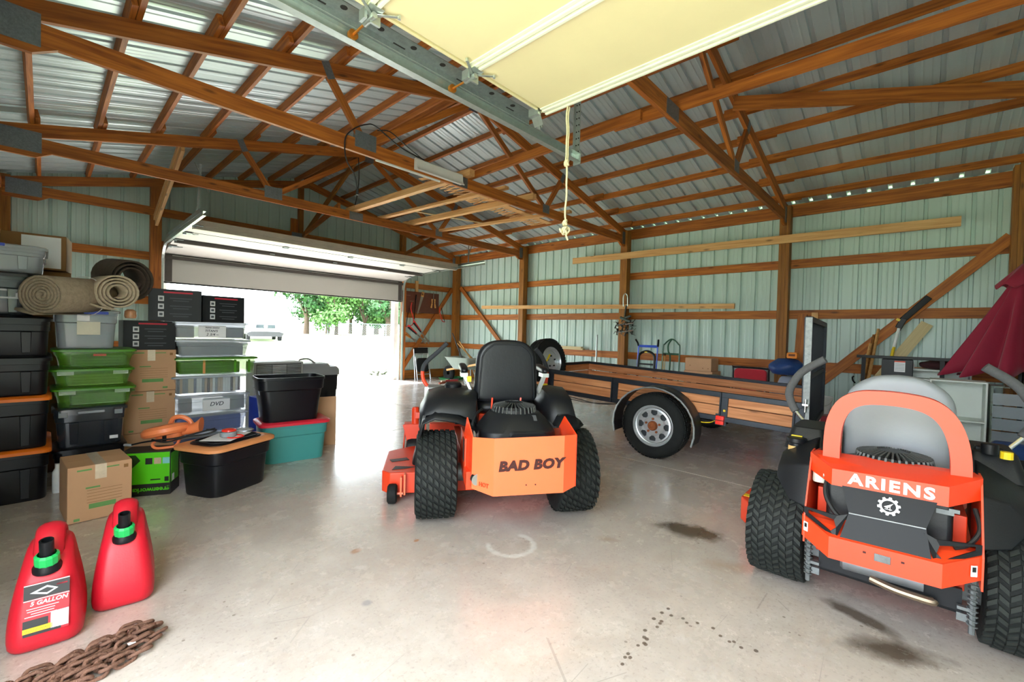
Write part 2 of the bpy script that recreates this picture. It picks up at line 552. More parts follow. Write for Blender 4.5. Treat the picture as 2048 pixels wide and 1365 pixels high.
wb = structure('wall_back')
gable = lambda p: zroof(p.x)
DX0, DX1, DZ = 1.40, 6.21, 2.52
siding(wb, (XL, YB, 0), (1, 0, 0), (0, 1, 0), DX0-XL, 0.0, gable)
siding(wb, (DX0, YB, 0), (1, 0, 0), (0, 1, 0), DX1-DX0, DZ, gable)
siding(wb, (DX1, YB, 0), (1, 0, 0), (0, 1, 0), XR-DX1, 0.0, gable)
beam('post', (-0.40, 9.66, 0), (-0.40, 9.66, 3.34), 0.14, 0.14, POST, wb)
beam('post', (1.31, 9.66, 0), (1.31, 9.66, 3.66), 0.15, 0.14, WOOD, wb)
beam('post', (6.27, 9.68, 0), (6.27, 9.68, 2.55), 0.05, 0.15, WOOD, wb)
beam('post', (6.20, 9.66, 2.55), (6.20, 9.66, 3.72), 0.12, 0.12, POST, wb)
beam('post', (3.70, 9.66, 2.60), (3.70, 9.66, 4.30), 0.09, 0.10, POST, wb)
beam('girt', (3.56, 9.62, 3.16), (3.56, 9.62, 3.52), 0.14, 0.04, WOOD, wb, up=(0, 1, 0))
for z in (0.89, 1.66, 2.42):
    beam('girt', (6.24, 9.73, z), (7.86, 9.73, z), 0.038, 0.135, WOOD, wb)
    beam('girt', (-0.36, 9.73, z), (1.25, 9.73, z), 0.038, 0.135, WOOD, wb)
beam('girt', (DX0-0.1, 9.73, 2.60), (DX1+0.1, 9.73, 2.60), 0.038, 0.20, WOOD, wb)
beam('girt', (6.30, 9.73, 0.12), (7.86, 9.73, 0.12), 0.04, 0.22, POST, wb)
beam('girt', (6.66, 9.69, 2.10), (6.66, 9.69, 2.56), 0.09, 0.03, WOODL, wb, up=(0, 1, 0))
beam('brace', (7.84, 9.68, 2.46), (6.28, 9.68, 0.30), 0.038, 0.10, WOOD, wb)
# white outer jamb and inner lumber jambs of the far opening
WT = mat('white_trim', '#f0f0ee', 0.5)
j1 = obj('trim_1', MB().box((6.13, 9.86, 1.26), (0.12, 0.16, 2.52)), WT, bevel=0.005); j1['kind'] = 'structure'
j2 = obj('trim_2', MB().box((1.45, 9.86, 1.26), (0.08, 0.16, 2.52)), WT, bevel=0.005); j2['kind'] = 'structure'

wl = structure('wall_left')
LY0, LY1, LZ = -0.68, 1.90, 2.62
siding(wl, (XL, YF, 0), (0, 1, 0), (-1, 0, 0), LY0-YF, 0.0, 3.40)
siding(wl, (XL, LY0, 0), (0, 1, 0), (-1, 0, 0), LY1-LY0, LZ, 3.40)
siding(wl, (XL, LY1, 0), (0, 1, 0), (-1, 0, 0), YB-LY1, 0.0, 3.40)
for z in (1.66, 2.45, 3.20):
    beam('girt', (XL+0.02, 2.0, z), (XL+0.02, YB-0.1, z), 0.038, 0.135, WOOD, wl)
wf = structure('wall_front')
siding(wf, (XL, YF, 0), (1, 0, 0), (0, -1, 0), XR-XL, 0.0, gable)
for z in (0.87, 1.66, 2.45):
    beam('girt', (XL+0.1, YF+0.025, z), (XR-0.2, YF+0.025, z), 0.038, 0.135, WOOD, wf)

# ---- roof
ce = structure('ceiling')
def roof_sheets(x0, x1):
    n = 12
    y0, y1 = YF-0.12, YB+0.2
    w = (y1-y0)/n
    for k in range(n):
        rows = [[], []]
        for s, d in profile(w):
            for r, x in enumerate((x0, x1)):
                rows[r].append((x, y0+k*w+s, zroof(x)+d))
        obj('roof_panel', MB().sheet(rows), ROOFM, ce)
roof_sheets(XL-0.15, RX)
roof_sheets(RX, XR+0.15)
bays = [(YF, 1.62), (1.62, 4.38), (4.38, 7.1), (7.1, YB)]
for i in range(9):
    for side in (0, 1):
        off = -0.08+0.528*i
        if i == 7: off = 3.60
        if i == 8: off = 3.79
        x = off if side == 0 else 2*RX-off
        sl = math.atan(0.25)*(1 if side == 0 else -1)
        up = Vector((-math.sin(sl), 0, math.cos(sl)))
        for k, (a, b) in enumerate(bays):
            lap = 0.22
            dx = 0.021*(1 if k % 2 else -1)
            xx = x+dx
            beam('purlin', (xx, max(YF, a-lap), zup(xx)+0.046), (xx, min(YB, b+lap), zup(xx)+0.046), 0.038, 0.088, WOOD, ce, up=up)
obj('ridge_cap', MB().sheet([[(RX-0.2, y, zroof(RX-0.2)+0.03), (RX, y, zroof(RX)+0.035), (RX+0.2, y, zroof(RX+0.2)+0.03)] for y in (YF-0.15, YB+0.22)]), ROOFM, ce)

# ---- trusses
def truss(y, label, webs=True, end=False):
    t = thing('roof_truss', label, 'roof truss', (RX, y, 3.10), group=None)
    o = (RX, y, 3.10)
    T = 0.038
    B = lambda n, p, q, h, up=(0, 0, 1): beam(n, (p[0], y, p[1]), (q[0], y, q[1]), T, h, WOOD, t, up, o)
    # bottom chord in two lengths, spliced
    B('bottom_chord', (-0.40, 3.17), (3.62, 3.17), 0.14)
    B('bottom_chord', (3.62, 3.17), (8.08, 3.17), 0.14)
    n = 0.136
    B('top_chord', (-0.42, zup(-0.42)-n/2-0.004), (RX, zup(RX)-n/2-0.004), n)
    B('top_chord', (RX, zup(RX)-n/2-0.004), (8.10, zup(8.10)-n/2-0.004), n)
    for s in (-1, 1):
        X = lambda d: RX+s*d
        mb = MB().poly([(X(3.90)-RX, -T/2, -0.07), (X(4.25)-RX, -T/2, -0.07), (X(4.25)-RX, -T/2, 0.0), (X(3.78)-RX, -T/2, 0.0)], (0, T, 0))
        obj('heel_wedge', mb, WOOD, t)
        # heel filler between the chords
        obj('heel_block', MB().poly([(s*3.86, -T/2, 0.14), (s*4.25, -T/2, 0.14), (s*4.25, -T/2, 0.17), (s*3.86, -T/2, 0.18)], (0, T, 0)), WOOD, t)
        if webs:
            B('web', (X(0.03), 4.24), (X(1.50), 3.22), 0.075)
            B('web', (X(1.53), 3.22), (X(1.92), 3.77), 0.075)
    P = lambda c, sx, sz, rot=0.0: [obj('gusset_plate', MB().box((c[0]-RX, d*(T/2+0.002), c[1]-3.10), (sx, 0.003, sz), (0, rot, 0)), GUSSET, t) for d in (-1, 1)]
    P((-0.20, 3.19), 0.36, 0.22); P((7.88, 3.19), 0.26, 0.24)
    if webs:
        P((RX, 4.25), 0.16, 0.20); P((RX-1.52, 3.24), 0.24, 0.17); P((RX+1.52, 3.21), 0.16, 0.13)
        P((RX-1.93, 3.80), 0.08, 0.16, R_(-25)); P((RX+1.93, 3.80), 0.08, 0.16, R_(25))
    P((3.62, 3.17), 0.24, 0.13)
    return t
truss(1.62, 'nearest roof truss, its peak hidden behind the raised cream overhead door')
truss(4.38, 'middle roof truss with the white light fixture on its bottom chord')
truss(7.1, 'roof truss in front of the far garage door with black cords hanging beside its peak')
truss(9.60, 'end roof truss flat against the far gable siding', webs=False)
def brace(label, p, q, w=0.038, h=0.089, m=WOOD, up=(0, 0, 1)):
    p, q = Vector(p), Vector(q)
    o = beam('brace_board', p, q, w, h, m, None, up)
    return tag(o, label, 'brace')
brace('long lumber brace lying across the truss bottom chords, far length', (3.80, 4.50, 3.285), (3.74, 1.95, 3.285))
brace('long lumber brace lying across the truss bottom chords, near length under the steel roof', (3.785, 2.25, 3.285), (3.88, YF+0.05, 3.285))
brace('heavy diagonal brace board running from the nearest truss towards the right front corner', (5.17, 1.60, 3.84), (6.20, YF+0.06, 3.55), 0.04, 0.14)
brace('bright doubled brace board sloping down to the top of the left door post, upper ply', (1.22, 7.12, 3.66), (1.285, 9.55, 3.055), 0.04, 0.09, WOODL)
brace('bright doubled brace board sloping down to the top of the left door post, lower ply', (1.235, 7.12, 3.56), (1.30, 9.50, 2.955), 0.04, 0.09, WOODL)
brace('dark brace from the peak of the far truss down to the gable post', (3.66, 7.14, 4.18), (3.72, 9.56, 3.17), 0.038, 0.09, POST)
brace('brace from the gable centre post to the far truss chord', (3.74, 9.56, 3.22), (3.35, 7.14, 3.30), 0.038, 0.09, WOOD)
brace('short brace from the gable post above the right door jamb to the far truss', (6.20, 9.56, 3.17), (5.60, 7.14, 3.30), 0.038, 0.09, WOOD)

# ================================================================ overhead doors
GALV = mat('galvanised_track', '#c3cdca', 0.32, 0.8, 0.12, 30)
GALVD = mat('dull_zinc', '#99a3a3', 0.45, 0.75, 0.2, 40)
CREAM = mat('cream_door_skin', '#e9dfae', 0.55, 0, 0.04, 2, bump=0.04, bscale=30)
RAILW = mat('white_door_rail', '#e8ecd6', 0.4, 0, 0.03)
DOORW = mat('white_door_skin', '#b9b7b3', 0.5, 0, 0.03, 2)
STILE = mat('grey_door_strut', '#524c4a', 0.5, 0.2, 0.1)
BRASS = mat('copper_bush', '#c07a30', 0.35, 0.7, 0.2)

def channel(pts, w=0.055, d=0.03, up=(0, 0, 1), side=(1, 0, 0)):
    """open C-section swept along pts: three thin plates"""
    mb = MB()
    sd_ = Vector(side)
    for a, b in zip(pts[:-1], pts[1:]):
        a, b = Vector(a), Vector(b)
        dd = (b-a).normalized(); u = sd_.cross(dd).normalized()
        mb.bar(a, b, 0.003, w, u)
        mb.bar(a+u*w/2+sd_*d/2, b+u*w/2+sd_*d/2, d, 0.003, u)
        mb.bar(a-u*w/2+sd_*d/2, b-u*w/2+sd_*d/2, d, 0.003, u)
    return mb

# near door, raised and lying flat under the trusses
ZD = 2.70
nd = thing('overhead_door', 'cream insulated overhead door raised flat overhead on galvanised track', 'garage door', (1.0, 0.6, ZD))
def nloc(x, y, z): return (x-1.0, y-0.6, z-ZD)
JX = [-0.22, 0.40, 1.01, 1.62, 2.235]
for i in range(4):
    a, b = JX[i], JX[i+1]
    obj('door_panel', MB().box(nloc((a+b)/2, 0.60, ZD+0.028), (b-a-0.012, 2.50, 0.045)), CREAM, nd, bevel=0.004)
for i, x in enumerate(JX[1:]):
    mb = MB()
    mb.box(nloc(x-0.022, 0.60, ZD), (0.022, 2.50, 0.016)).box(nloc(x+0.008, 0.60, ZD-0.002), (0.018, 2.50, 0.022)).box(nloc(x-0.045, 0.60, ZD+0.004), (0.02, 2.50, 0.008))
    obj('panel_rail', mb, RAILW, nd, bevel=0.003)
obj('end_stile', MB().box(nloc(1.0, 1.868, ZD+0.03), (2.46, 0.016, 0.055)), CREAM, nd)
for x in JX[1:4]:
    hg = obj('roller_hinge', MB().box(nloc(x, 1.85, ZD-0.012), (0.07, 0.07, 0.004)).box(nloc(x+0.02, 1.875, ZD-0.03), (0.05, 0.012, 0.05)).box(nloc(x-0.03, 1.89, ZD-0.026), (0.014, 0.05, 0.05))
        .cyl(nloc(x, 1.84, ZD-0.035), nloc(x, 1.93, ZD-0.035), 0.014).bar(nloc(x-0.10, 1.80, ZD-0.012), nloc(x, 1.87, ZD-0.022), 0.014, 0.004).bar(nloc(x+0.10, 1.80, ZD-0.012), nloc(x, 1.87, ZD-0.022), 0.014, 0.004)
        .cyl(nloc(x-0.10, 1.80, ZD-0.006), nloc(x-0.10, 1.80, ZD-0.022), 0.008, n=6).cyl(nloc(x+0.10, 1.80, ZD-0.006), nloc(x+0.10, 1.80, ZD-0.022), 0.008, n=6), GALV, nd)
    obj('roller', MB().cyl(nloc(x, 1.92, ZD-0.035), nloc(x, 2.05, ZD-0.035), 0.006, n=8).cyl(nloc(x, 2.035, ZD-0.035), nloc(x, 2.055, ZD-0.035), 0.024), BRASS, hg)
obj('top_bracket', MB().box(nloc(2.21, 1.90, ZD-0.03), (0.10, 0.075, 0.004), (0, R_(55), 0)).box(nloc(2.23, 1.90, ZD-0.045), (0.09, 0.012, 0.02), (0, R_(55), 0)).box(nloc(2.19, 1.90, ZD+0.0), (0.03, 0.08, 0.05))
    .box(nloc(2.225, 1.885, ZD-0.036), (0.10, 0.006, 0.012), (0, R_(55), 0)).box(nloc(2.225, 1.915, ZD-0.036), (0.10, 0.006, 0.012), (0, R_(55), 0)), GALV, nd)
tk = thing('door_track', 'galvanised overhead track beside the raised cream door with punched hanger strap', 'door track', (1.0, 2.06, ZD))
def tl(x, y, z): return (x-1.0, y-2.06, z-ZD)
obj('track_channel', channel([tl(-0.30, 2.085, ZD-0.03), tl(2.93, 2.085, ZD-0.03)], 0.062, 0.045, side=(0, -1, 0)), GALV, tk)
ah = MB().box(tl(1.0, 2.0, ZD+0.035), (2.6, 0.085, 0.004)).box(tl(1.0, 2.045, ZD+0.015), (2.6, 0.004, 0.045))
obj('angle_iron', ah, GALVD, tk)
HOLE = mat('hole_shadow', '#1b1a18', 0.9)
for i in range(13):
    x = -0.20+i*0.19
    obj('punched_hole', MB().cyl(tl(x, 1.995, ZD+0.0325), tl(x, 1.995, ZD+0.0335), 0.017, n=10), HOLE, tk)
for i in range(6):
    obj('punched_slot', MB().box(tl(0.0+i*0.42, 2.042, ZD+0.0325), (0.07, 0.018, 0.001)), HOLE, tk)
hs = obj('hanger_strap', MB().box(tl(2.92, 2.07, 3.38), (0.004, 0.045, 1.44)).box(tl(2.905, 2.092, 3.38), (0.034, 0.004, 1.44)), GALV, tk)
mb = MB()
for i in range(26):
    for q in (-0.010, 0.012):
        mb.cyl(tl(2.9165, 2.07+q, 2.72+i*0.053), tl(2.918, 2.07+q, 2.72+i*0.053), 0.006, n=6)
st = obj('strap_holes', mb, HOLE, hs)
obj('track_end_plate', MB().box(tl(2.925, 2.075, ZD-0.03), (0.004, 0.07, 0.10)), GALV, tk)

ROPE = mat('cotton_rope', '#d9cfa8', 0.9, 0, 0.15, 60)
rp = thing('pull_rope', 'knotted cream pull rope hanging down from the raised overhead door', 'rope', (2.255, 1.675, 1.86))
pts = lambda dx, z0, z1, n=8: [(dx+0.004*math.sin(i*1.7), 0.003*math.cos(i), z0+(z1-z0)*i/n-1.86) for i in range(n+1)]
obj('rope_strand', MB().tube(pts(0.0, 2.335, 1.96), 0.006, 6), ROPE, rp, smooth=True)
obj('rope_strand', MB().tube(pts(0.006, 2.34, 2.69), 0.005, 6), ROPE, rp, smooth=True)
obj('rope_strand', MB().tube(pts(-0.012, 2.34, 2.69), 0.005, 6), ROPE, rp, smooth=True)
def knot(c, r, n=3):
    mb = MB()
    P = []
    for i in range(33):
        a = 2*PI*i/32*n
        P.append((c[0]+r*math.sin(a)*(1+0.3*math.cos(a*0.67)), c[1]+r*0.7*math.cos(a*0.8), c[2]+r*math.cos(a)))
    return mb.tube(P, 0.0062, 6)
obj('knot', knot((0, 0, 0.475), 0.016), ROPE, rp, smooth=True)
obj('knot', knot((0, 0, 0.10), 0.015, 3), ROPE, rp, smooth=True)
obj('knot', knot((0.0, 0, 0.05), 0.022, 4), ROPE, rp, smooth=True)
obj('frayed_end', MB().tube([(0, 0, 0.06), (-0.02, 0, 0.04), (-0.045, 0.0, 0.035), (-0.05, 0.005, 0.055)], 0.006, 6).tube([(0, 0, 0.05), (0.012, 0, 0.02), (0.03, 0, -0.005)], 0.006, 6), ROPE, rp, smooth=True)

# far door, half open
fd = thing('overhead_door', 'white sectional overhead door half open in the far gable wall', 'garage door', (3.8, 9.66, 2.0))
def fl_(x, y, z): return (x-3.8, y-9.66, z-2.0)
X0, X1 = 1.43, 6.19
def fpanel(p, q, m=DOORW, inset=0.0):
    (y0, z0), (y1, z1) = p, q
    mb = MB().bar(fl_((X0+X1)/2, y0, z0), fl_((X0+X1)/2, y1, z1), X1-X0, 0.045, up=(0, -(z1-z0), (y1-y0)) if y1 != y0 else (0, -1, 0))
    return obj('door_panel', mb, m, fd, bevel=0.004)
SEC = [(9.665, 2.0), (9.66, 2.50), (9.22, 2.605), (8.78, 2.655), (8.12, 2.672), (7.50, 2.690)]
for a, b in zip(SEC[:-1], SEC[1:]): fpanel(a, b)
for (y, z), hh in ((SEC[1], 0), (SEC[3], 0), (SEC[4], 0)):
    obj('panel_joint', MB().box(fl_(3.81, y-0.02, z-0.02), (X1-X0, 0.012, 0.012)), mat('joint_shadow', '#3a3530'), fd)
obj('strut', MB().box(fl_(3.81, 9.615, 2.42), (X1-X0, 0.05, 0.006)).box(fl_(3.81, 9.595, 2.42), (X1-X0, 0.006, 0.06)), STILE, fd)
obj('strut', MB().box(fl_(3.81, 8.80, 2.605), (X1-X0, 0.05, 0.075)), STILE, fd)
obj('strut', MB().box(fl_(3.81, 7.54, 2.645), (X1-X0, 0.07, 0.08)).box(fl_(3.81, 7.48, 2.70), (X1-X0, 0.02, 0.07)), mat('pale_strut', '#b3aa9c', 0.5), fd)
obj('bottom_seal', MB().box(fl_(3.81, 9.665, 1.99), (X1-X0, 0.04, 0.03)), BLACK, fd)
for x in (X0+0.06, X1-0.06):
    obj('end_stile', MB().box(fl_(x, 9.635, 2.25), (0.10, 0.006, 0.49)), STILE, fd)
for x in (2.72, 3.9, 5.05):
    obj('hinge', MB().box(fl_(x, 9.63, 2.46), (0.06, 0.012, 0.11)).cyl(fl_(x-0.045, 9.62, 2.495), fl_(x+0.045, 9.62, 2.495), 0.012, n=8), GALVD, fd)
    obj('hinge', MB().box(fl_(x+0.15, 8.80, 2.592), (0.08, 0.10, 0.012)).cyl(fl_(x+0.1, 8.86, 2.59), fl_(x+0.2, 8.86, 2.59), 0.012, n=8), GALVD, fd)
    obj('hinge', MB().box(fl_(x+0.15, 8.12, 2.64), (0.08, 0.11, 0.012)).cyl(fl_(x+0.1, 8.12, 2.632), fl_(x+0.2, 8.12, 2.632), 0.012, n=8), GALVD, fd)
for x, sx in ((X0+0.05, 1), (X1-0.05, -1)):
    for (y, z) in SEC[2:]:
        obj('roller_hinge', MB().box(fl_(x, y, z-0.04), (0.12, 0.10, 0.01)).cyl(fl_(x-0.06*sx, y, z-0.05), fl_(x-sx*0.02, y, z-0.05), 0.018, n=8).bar(fl_(x+sx*.02, y+.06, z-0.045), fl_(x+sx*.14, y+.02, z-0.035), 0.016, 0.008), GALVD, fd)
def back_track(x, side, label, y_end):
    t = thing('door_track', label, 'door track', (x, 9.60, 0))
    arc = [(0, 0.03, 0.0), (0, 0.03, 2.26)]
    for i in range(1, 9):
        a = R_(90*i/8)
        arc.append((0, 0.03-0.38*(1-math.cos(a)), 2.26+0.38*math.sin(a)))
    arc.append((0, y_end-9.60, 2.685))
    obj('track_channel', channel(arc, 0.055, 0.035, side=(side, 0, 0)), GALV, t)
    obj('angle_iron', MB().bar((-side*0.012, -0.55, 2.70), (-side*0.012, y_end-9.60+0.05, 2.73), 0.004, 0.06), GALVD, t)
    obj('flag_bracket', MB().box((-side*0.02, 0.07, 2.25), (0.006, 0.10, 0.5)), GALVD, t)
    return t
tL = back_track(1.385, 1, 'galvanised curved track at the left side of the half open far door', 6.75)
tR = back_track(6.235, -1, 'galvanised curved track at the right side of the half open far door', 6.65)
obj('hanger_strap', MB().bar((0.05, -2.45, 3.42), (0.02, -2.45, 2.73), 0.028, 0.004).bar((-0.02, -2.46, 3.42), (0.15, -2.46, 3.05), 0.02, 0.004), GALVD, tL)
obj('hanger_strap', MB().bar((0.0, -2.42, 3.22), (0.0, -2.42, 2.73), 0.028, 0.004).bar((0.10, -2.42, 3.16), (0.0, -2.42, 2.90), 0.024, 0.004), GALVD, tR)

# ---- lamp on the middle truss, cords
FIX = mat('lamp_enamel', '#dcdcd8', 0.35, 0, 0.04)
fx = thing('strip_light', 'white strip light housing screwed along the middle truss bottom chord', 'light fixture', (3.24, 4.33, 3.16))
prof = [(0.0, 0.075), (-0.03, 0.075), (-0.045, 0.06), (-0.05, 0.0), (-0.058, -0.035), (-0.085, -0.065), (-0.08, -0.072), (-0.03, -0.05), (0.0, -0.05)]
obj('housing', MB().loft([[(x, a, b) for a, b in prof] for x in (-0.32, 0.34)]), FIX, fx, smooth=True)
obj('end_cap', MB().loft([[(x, a*1.03, b*1.03) for a, b in prof] for x in (-0.335, -0.32)]), FIX, fx)
obj('end_cap', MB().loft([[(x, a*1.03, b*1.03) for a, b in prof] for x in (0.34, 0.355)]), FIX, fx)
single('light_tube', MB().tube([(0, 0, 0), (0.86, 0.0, 0.0)], 0.014, 10), FIX, 'thin white tube light under the middle truss bottom chord left of the strip light', 'tube light', (2.45, 4.38, 3.092))
CORDM = mat('black_cord', '#15161a', 0.6)
def curve_pts(P, n=8):
    P = [Vector(p) for p in P]; out = []
    Q = [P[0]]+P+[P[-1]]
    for i in range(1, len(Q)-2):
        for k in range(n):
            t = k/n
            a, b, c, d = Q[i-1], Q[i], Q[i+1], Q[i+2]
            out.append(0.5*((2*b)+(c-a)*t+(2*a-5*b+4*c-d)*t*t+(3*b-a-3*c+d)*t**3))
    return out+[P[-1]]
single('power_cord', MB().tube(curve_pts([(3.05, 4.34, 3.26), (2.72, 4.33, 3.30), (2.42, 4.33, 3.42), (2.30, 4.33, 3.40), (2.16, 4.32, 3.30), (2.08, 4.33, 3.18), (2.10, 4.34, 2.98), (2.20, 4.36, 2.86), (2.24, 4.37, 2.72)]), 0.007, 6).cyl((2.24, 4.37, 2.72), (2.24, 4.37, 2.66), 0.014, n=8), CORDM, 'black power cord looping from the strip light with a plug hanging free', 'cord', smooth=True)
single('power_cord', MB().tube(curve_pts([(3.02, 4.35, 3.27), (2.80, 4.36, 3.36), (2.60, 4.36, 3.44), (2.45, 4.36, 3.40)]), 0.006, 6), CORDM, 'short black cord arching into the left end of the strip light', 'cord', smooth=True)
single('power_cord', MB().tube(curve_pts([(3.62, 7.04, 4.15), (3.63, 7.03, 3.8), (3.60, 7.03, 3.5), (3.56, 7.02, 3.32)]), 0.009, 6).cyl((3.56, 7.02, 3.32), (3.62, 7.0, 3.25), 0.018, n=8), CORDM, 'black cord hanging straight down beside the far truss peak', 'cord', smooth=True)

# ---- lumber and lattice stored on the chords
for i, (p, q, lab) in enumerate((((3.58, 7.30, 3.285), (3.72, 4.25, 3.285), 'pale plank on the truss chords, nearest the strip light'),
        ((4.12, 7.30, 3.285), (4.36, 4.25, 3.285), 'second pale plank across the chords, beyond the strip light'),
        ((4.72, 7.32, 3.285), (4.95, 4.25, 3.285), 'third pale plank across the chords under the lattice'),
        ((5.36, 7.30, 3.285), (5.86, 4.25, 3.285), 'outermost pale plank across the chords, closest to the right wall'))):
    o = beam('plank', p, q, 0.085, 0.085 if i in (0, 2) else 0.04, WOODL)
    if i in (1, 3): o.location.z = 3.262
    tag(o, lab, 'plank')
def lattice(label, x0, x1, yc, z, w, rot):
    t = thing('lattice_panel', label, 'lattice', ((x0+x1)/2, yc, z), rot)
    L_ = x1-x0
    obj('rail_board', MB().box((0, -w/2+0.06, 0), (L_, 0.12, 0.016)), WOODL, t)
    n = int(L_/0.11)
    for k in range(n+1):
        x = -L_/2+0.03+k*(L_-0.06)/n
        d = 0.10
        obj('lattice_slat', MB().bar((x, -w/2+0.10, 0.012), (min(x+d, L_/2), w/2, 0.012), 0.032, 0.006), WOODL, t)
        obj('lattice_slat', MB().bar((x, -w/2+0.10, 0.020), (max(x-d, -L_/2), w/2, 0.020), 0.032, 0.006), WOODL, t)
    return t
lattice('diagonal wooden lattice piece stored on the planks, nearest the strip light', 3.60, 4.70, 5.06, 3.345, 0.48, R_(12))
lattice('diagonal wooden lattice piece stored on the planks, closest to the right wall', 4.72, 6.50, 5.30, 3.345, 0.48, R_(6))
tag(beam('batten', (4.25, 6.60, 3.34), (5.70, 6.20, 3.34), 0.03, 0.015, WOODY), 'thin pale batten lying crosswise on the stored planks', 'batten')

# ================================================================ mowers (local axes: X right, Y forward, rear axle at y = 0)
ORANGE_LIT = mat('lit_orange_enamel', '#f06c40', 0.38, 0, 0.05, 3, coat=0.3)  # mower orange lightened: light falling on the rear guard put into the colour
ORANGE2 = mat('orange_red_enamel', '#dc3d17', 0.42, 0, 0.05, 3, coat=0.08)
DARKP = mat('charcoal_moulding', '#15171b', 0.45, spec=0.35, vary=0.15, scale=6, bump=0.06, bscale=150)
VINYL = mat('black_vinyl', '#12141a', 0.42, spec=0.4, vary=0.12, scale=5, bump=0.1, bscale=40)
GREYV = mat('grey_vinyl', '#8b8f95', 0.5, 0, 0.05, 4, bump=0.06, bscale=60)
FOAM = mat('grip_foam', '#303338', 0.85, 0, 0.2, 60)
GREYF = mat('grey_grip_foam', '#4e4e50', 0.9, 0, 0.15, 80)
YELLOW = mat('yellow_plastic', '#e8c820', 0.45)
DKRED = mat('cutout_shadow', '#3a0d08', 0.7)
ENG = mat('engine_casting', '#6a6e70', 0.5, 0.6, 0.3, 30)
HOSE = mat('hose_rubber', '#17181b', 0.5)
LABELK = mat('black_decal', '#1d1b1c', 0.5)

def tyre(parent, name, x, R, Wd, rim_r, rim_mat, zc, yc=0.0, rows=7, n=34, turf=True, face=1, wave=False):
    """big low-pressure tyre, axle along X"""
    c = (x, yc, zc)
    hw = Wd/2
    prof = [(rim_r, -hw*0.80), (rim_r+0.012, -hw*0.93), (R*0.72, -hw*1.02), (R*0.88, -hw*1.0), (R*0.955, -hw*0.90), (R*0.975, -hw*0.6), (R*0.98, 0),
            (R*0.975, hw*0.6), (R*0.955, hw*0.90), (R*0.88, hw*1.0), (R*0.72, hw*1.02), (rim_r+0.012, hw*0.93), (rim_r, hw*0.80)]
    o = obj(name, MB().lathe(prof, c, 'x', 44), RUBBER, parent, smooth=True, ang=60)
    mb = MB()
    step = 2*PI/n
    cw = Wd*0.97/rows
    for r in range(rows):
        for k in range(n):
            a0 = step*(k+(0.5 if r % 2 else 0))
            xc = x-Wd*0.485+cw*(r+0.5)
            e = abs(xc-x)/hw
            drop = R*0.035*max(0, (e-0.55)/0.45)**1.6
            rr0, rr1 = R*0.955-drop, R*1.006-drop
            sk = step*0.30*(1 if not wave else (1 if r % 2 else -1))
            ww = cw*0.80 if not wave else cw*1.0
            hh = step*(0.62 if not wave else 0.56)
            vs = []
            for rr, q in ((rr0, 1.0), (rr1, 0.86)):
                for sx, s2 in ((-1, -1), (1, -1), (1, 1), (-1, 1)):
                    aa = a0+s2*hh/2*q+sx*sk*q
                    vs.append((xc+sx*ww/2*q, yc+rr*math.cos(aa), zc+rr*math.sin(aa)))
            mb.add(vs, [(4, 5, 6, 7), (0, 1, 5, 4), (1, 2, 6, 5), (2, 3, 7, 6), (3, 0, 4, 7)])
    t = obj('tread', mb, TREAD, o); t['kind'] = 'stuff'
    rp_ = [(rim_r, -hw*0.82), (rim_r-0.012, -hw*0.78), (rim_r-0.02, -hw*0.5), (rim_r-0.02, hw*0.5), (rim_r-0.012, hw*0.78), (rim_r, hw*0.82)]
    obj('rim', MB().lathe(rp_, c, 'x', 32).cyl((x-0.01, yc, zc), (x+0.01, yc, zc), rim_r-0.015, n=32).cyl((x-hw*0.5, yc, zc), (x+hw*0.5, yc, zc), 0.05, n=16), rim_mat, o, smooth=True)
    return o
def caster(parent, x, y, r, post_z, m):
    if m is ORANGE2:
        obj('fork_plate', MB().poly([(x-0.11, y-0.085, 2*r+0.10), (x+0.09, y-0.085, 2*r+0.10), (x+0.02, y-0.085, r+0.02), (x-0.05, y-0.085, r+0.02)], (0, 0.010, 0)), m, parent, bevel=0.003)
    w = obj('caster_wheel', MB().lathe([(0.03, -0.05), (r*0.7, -0.075), (r*0.95, -0.065), (r, -0.03), (r, 0.03), (r*0.95, 0.065), (r*0.7, 0.075), (0.03, 0.05)], (x, y, r), 'x', 28), BLACK, parent, smooth=True)
    obj('caster_fork', MB().box((x-0.095, y, r+0.11), (0.012, 0.10, 0.26), (0.0, R_(4), 0)).box((x+0.095, y, r+0.11), (0.012, 0.10, 0.26)).box((x, y, 2*r+0.095), (0.20, 0.11, 0.012)), m, parent, bevel=0.003)
    obj('caster_post', MB().cyl((x, y-0.02, 2*r+0.09), (x, y-0.02, post_z), 0.034, n=18).cyl((x, y-0.02, post_z), (x, y-0.02, post_z+0.012), 0.028), m, parent, smooth=True)
    return w
def ring_at(y, pts): return [(px, y, pz) for px, pz in pts]
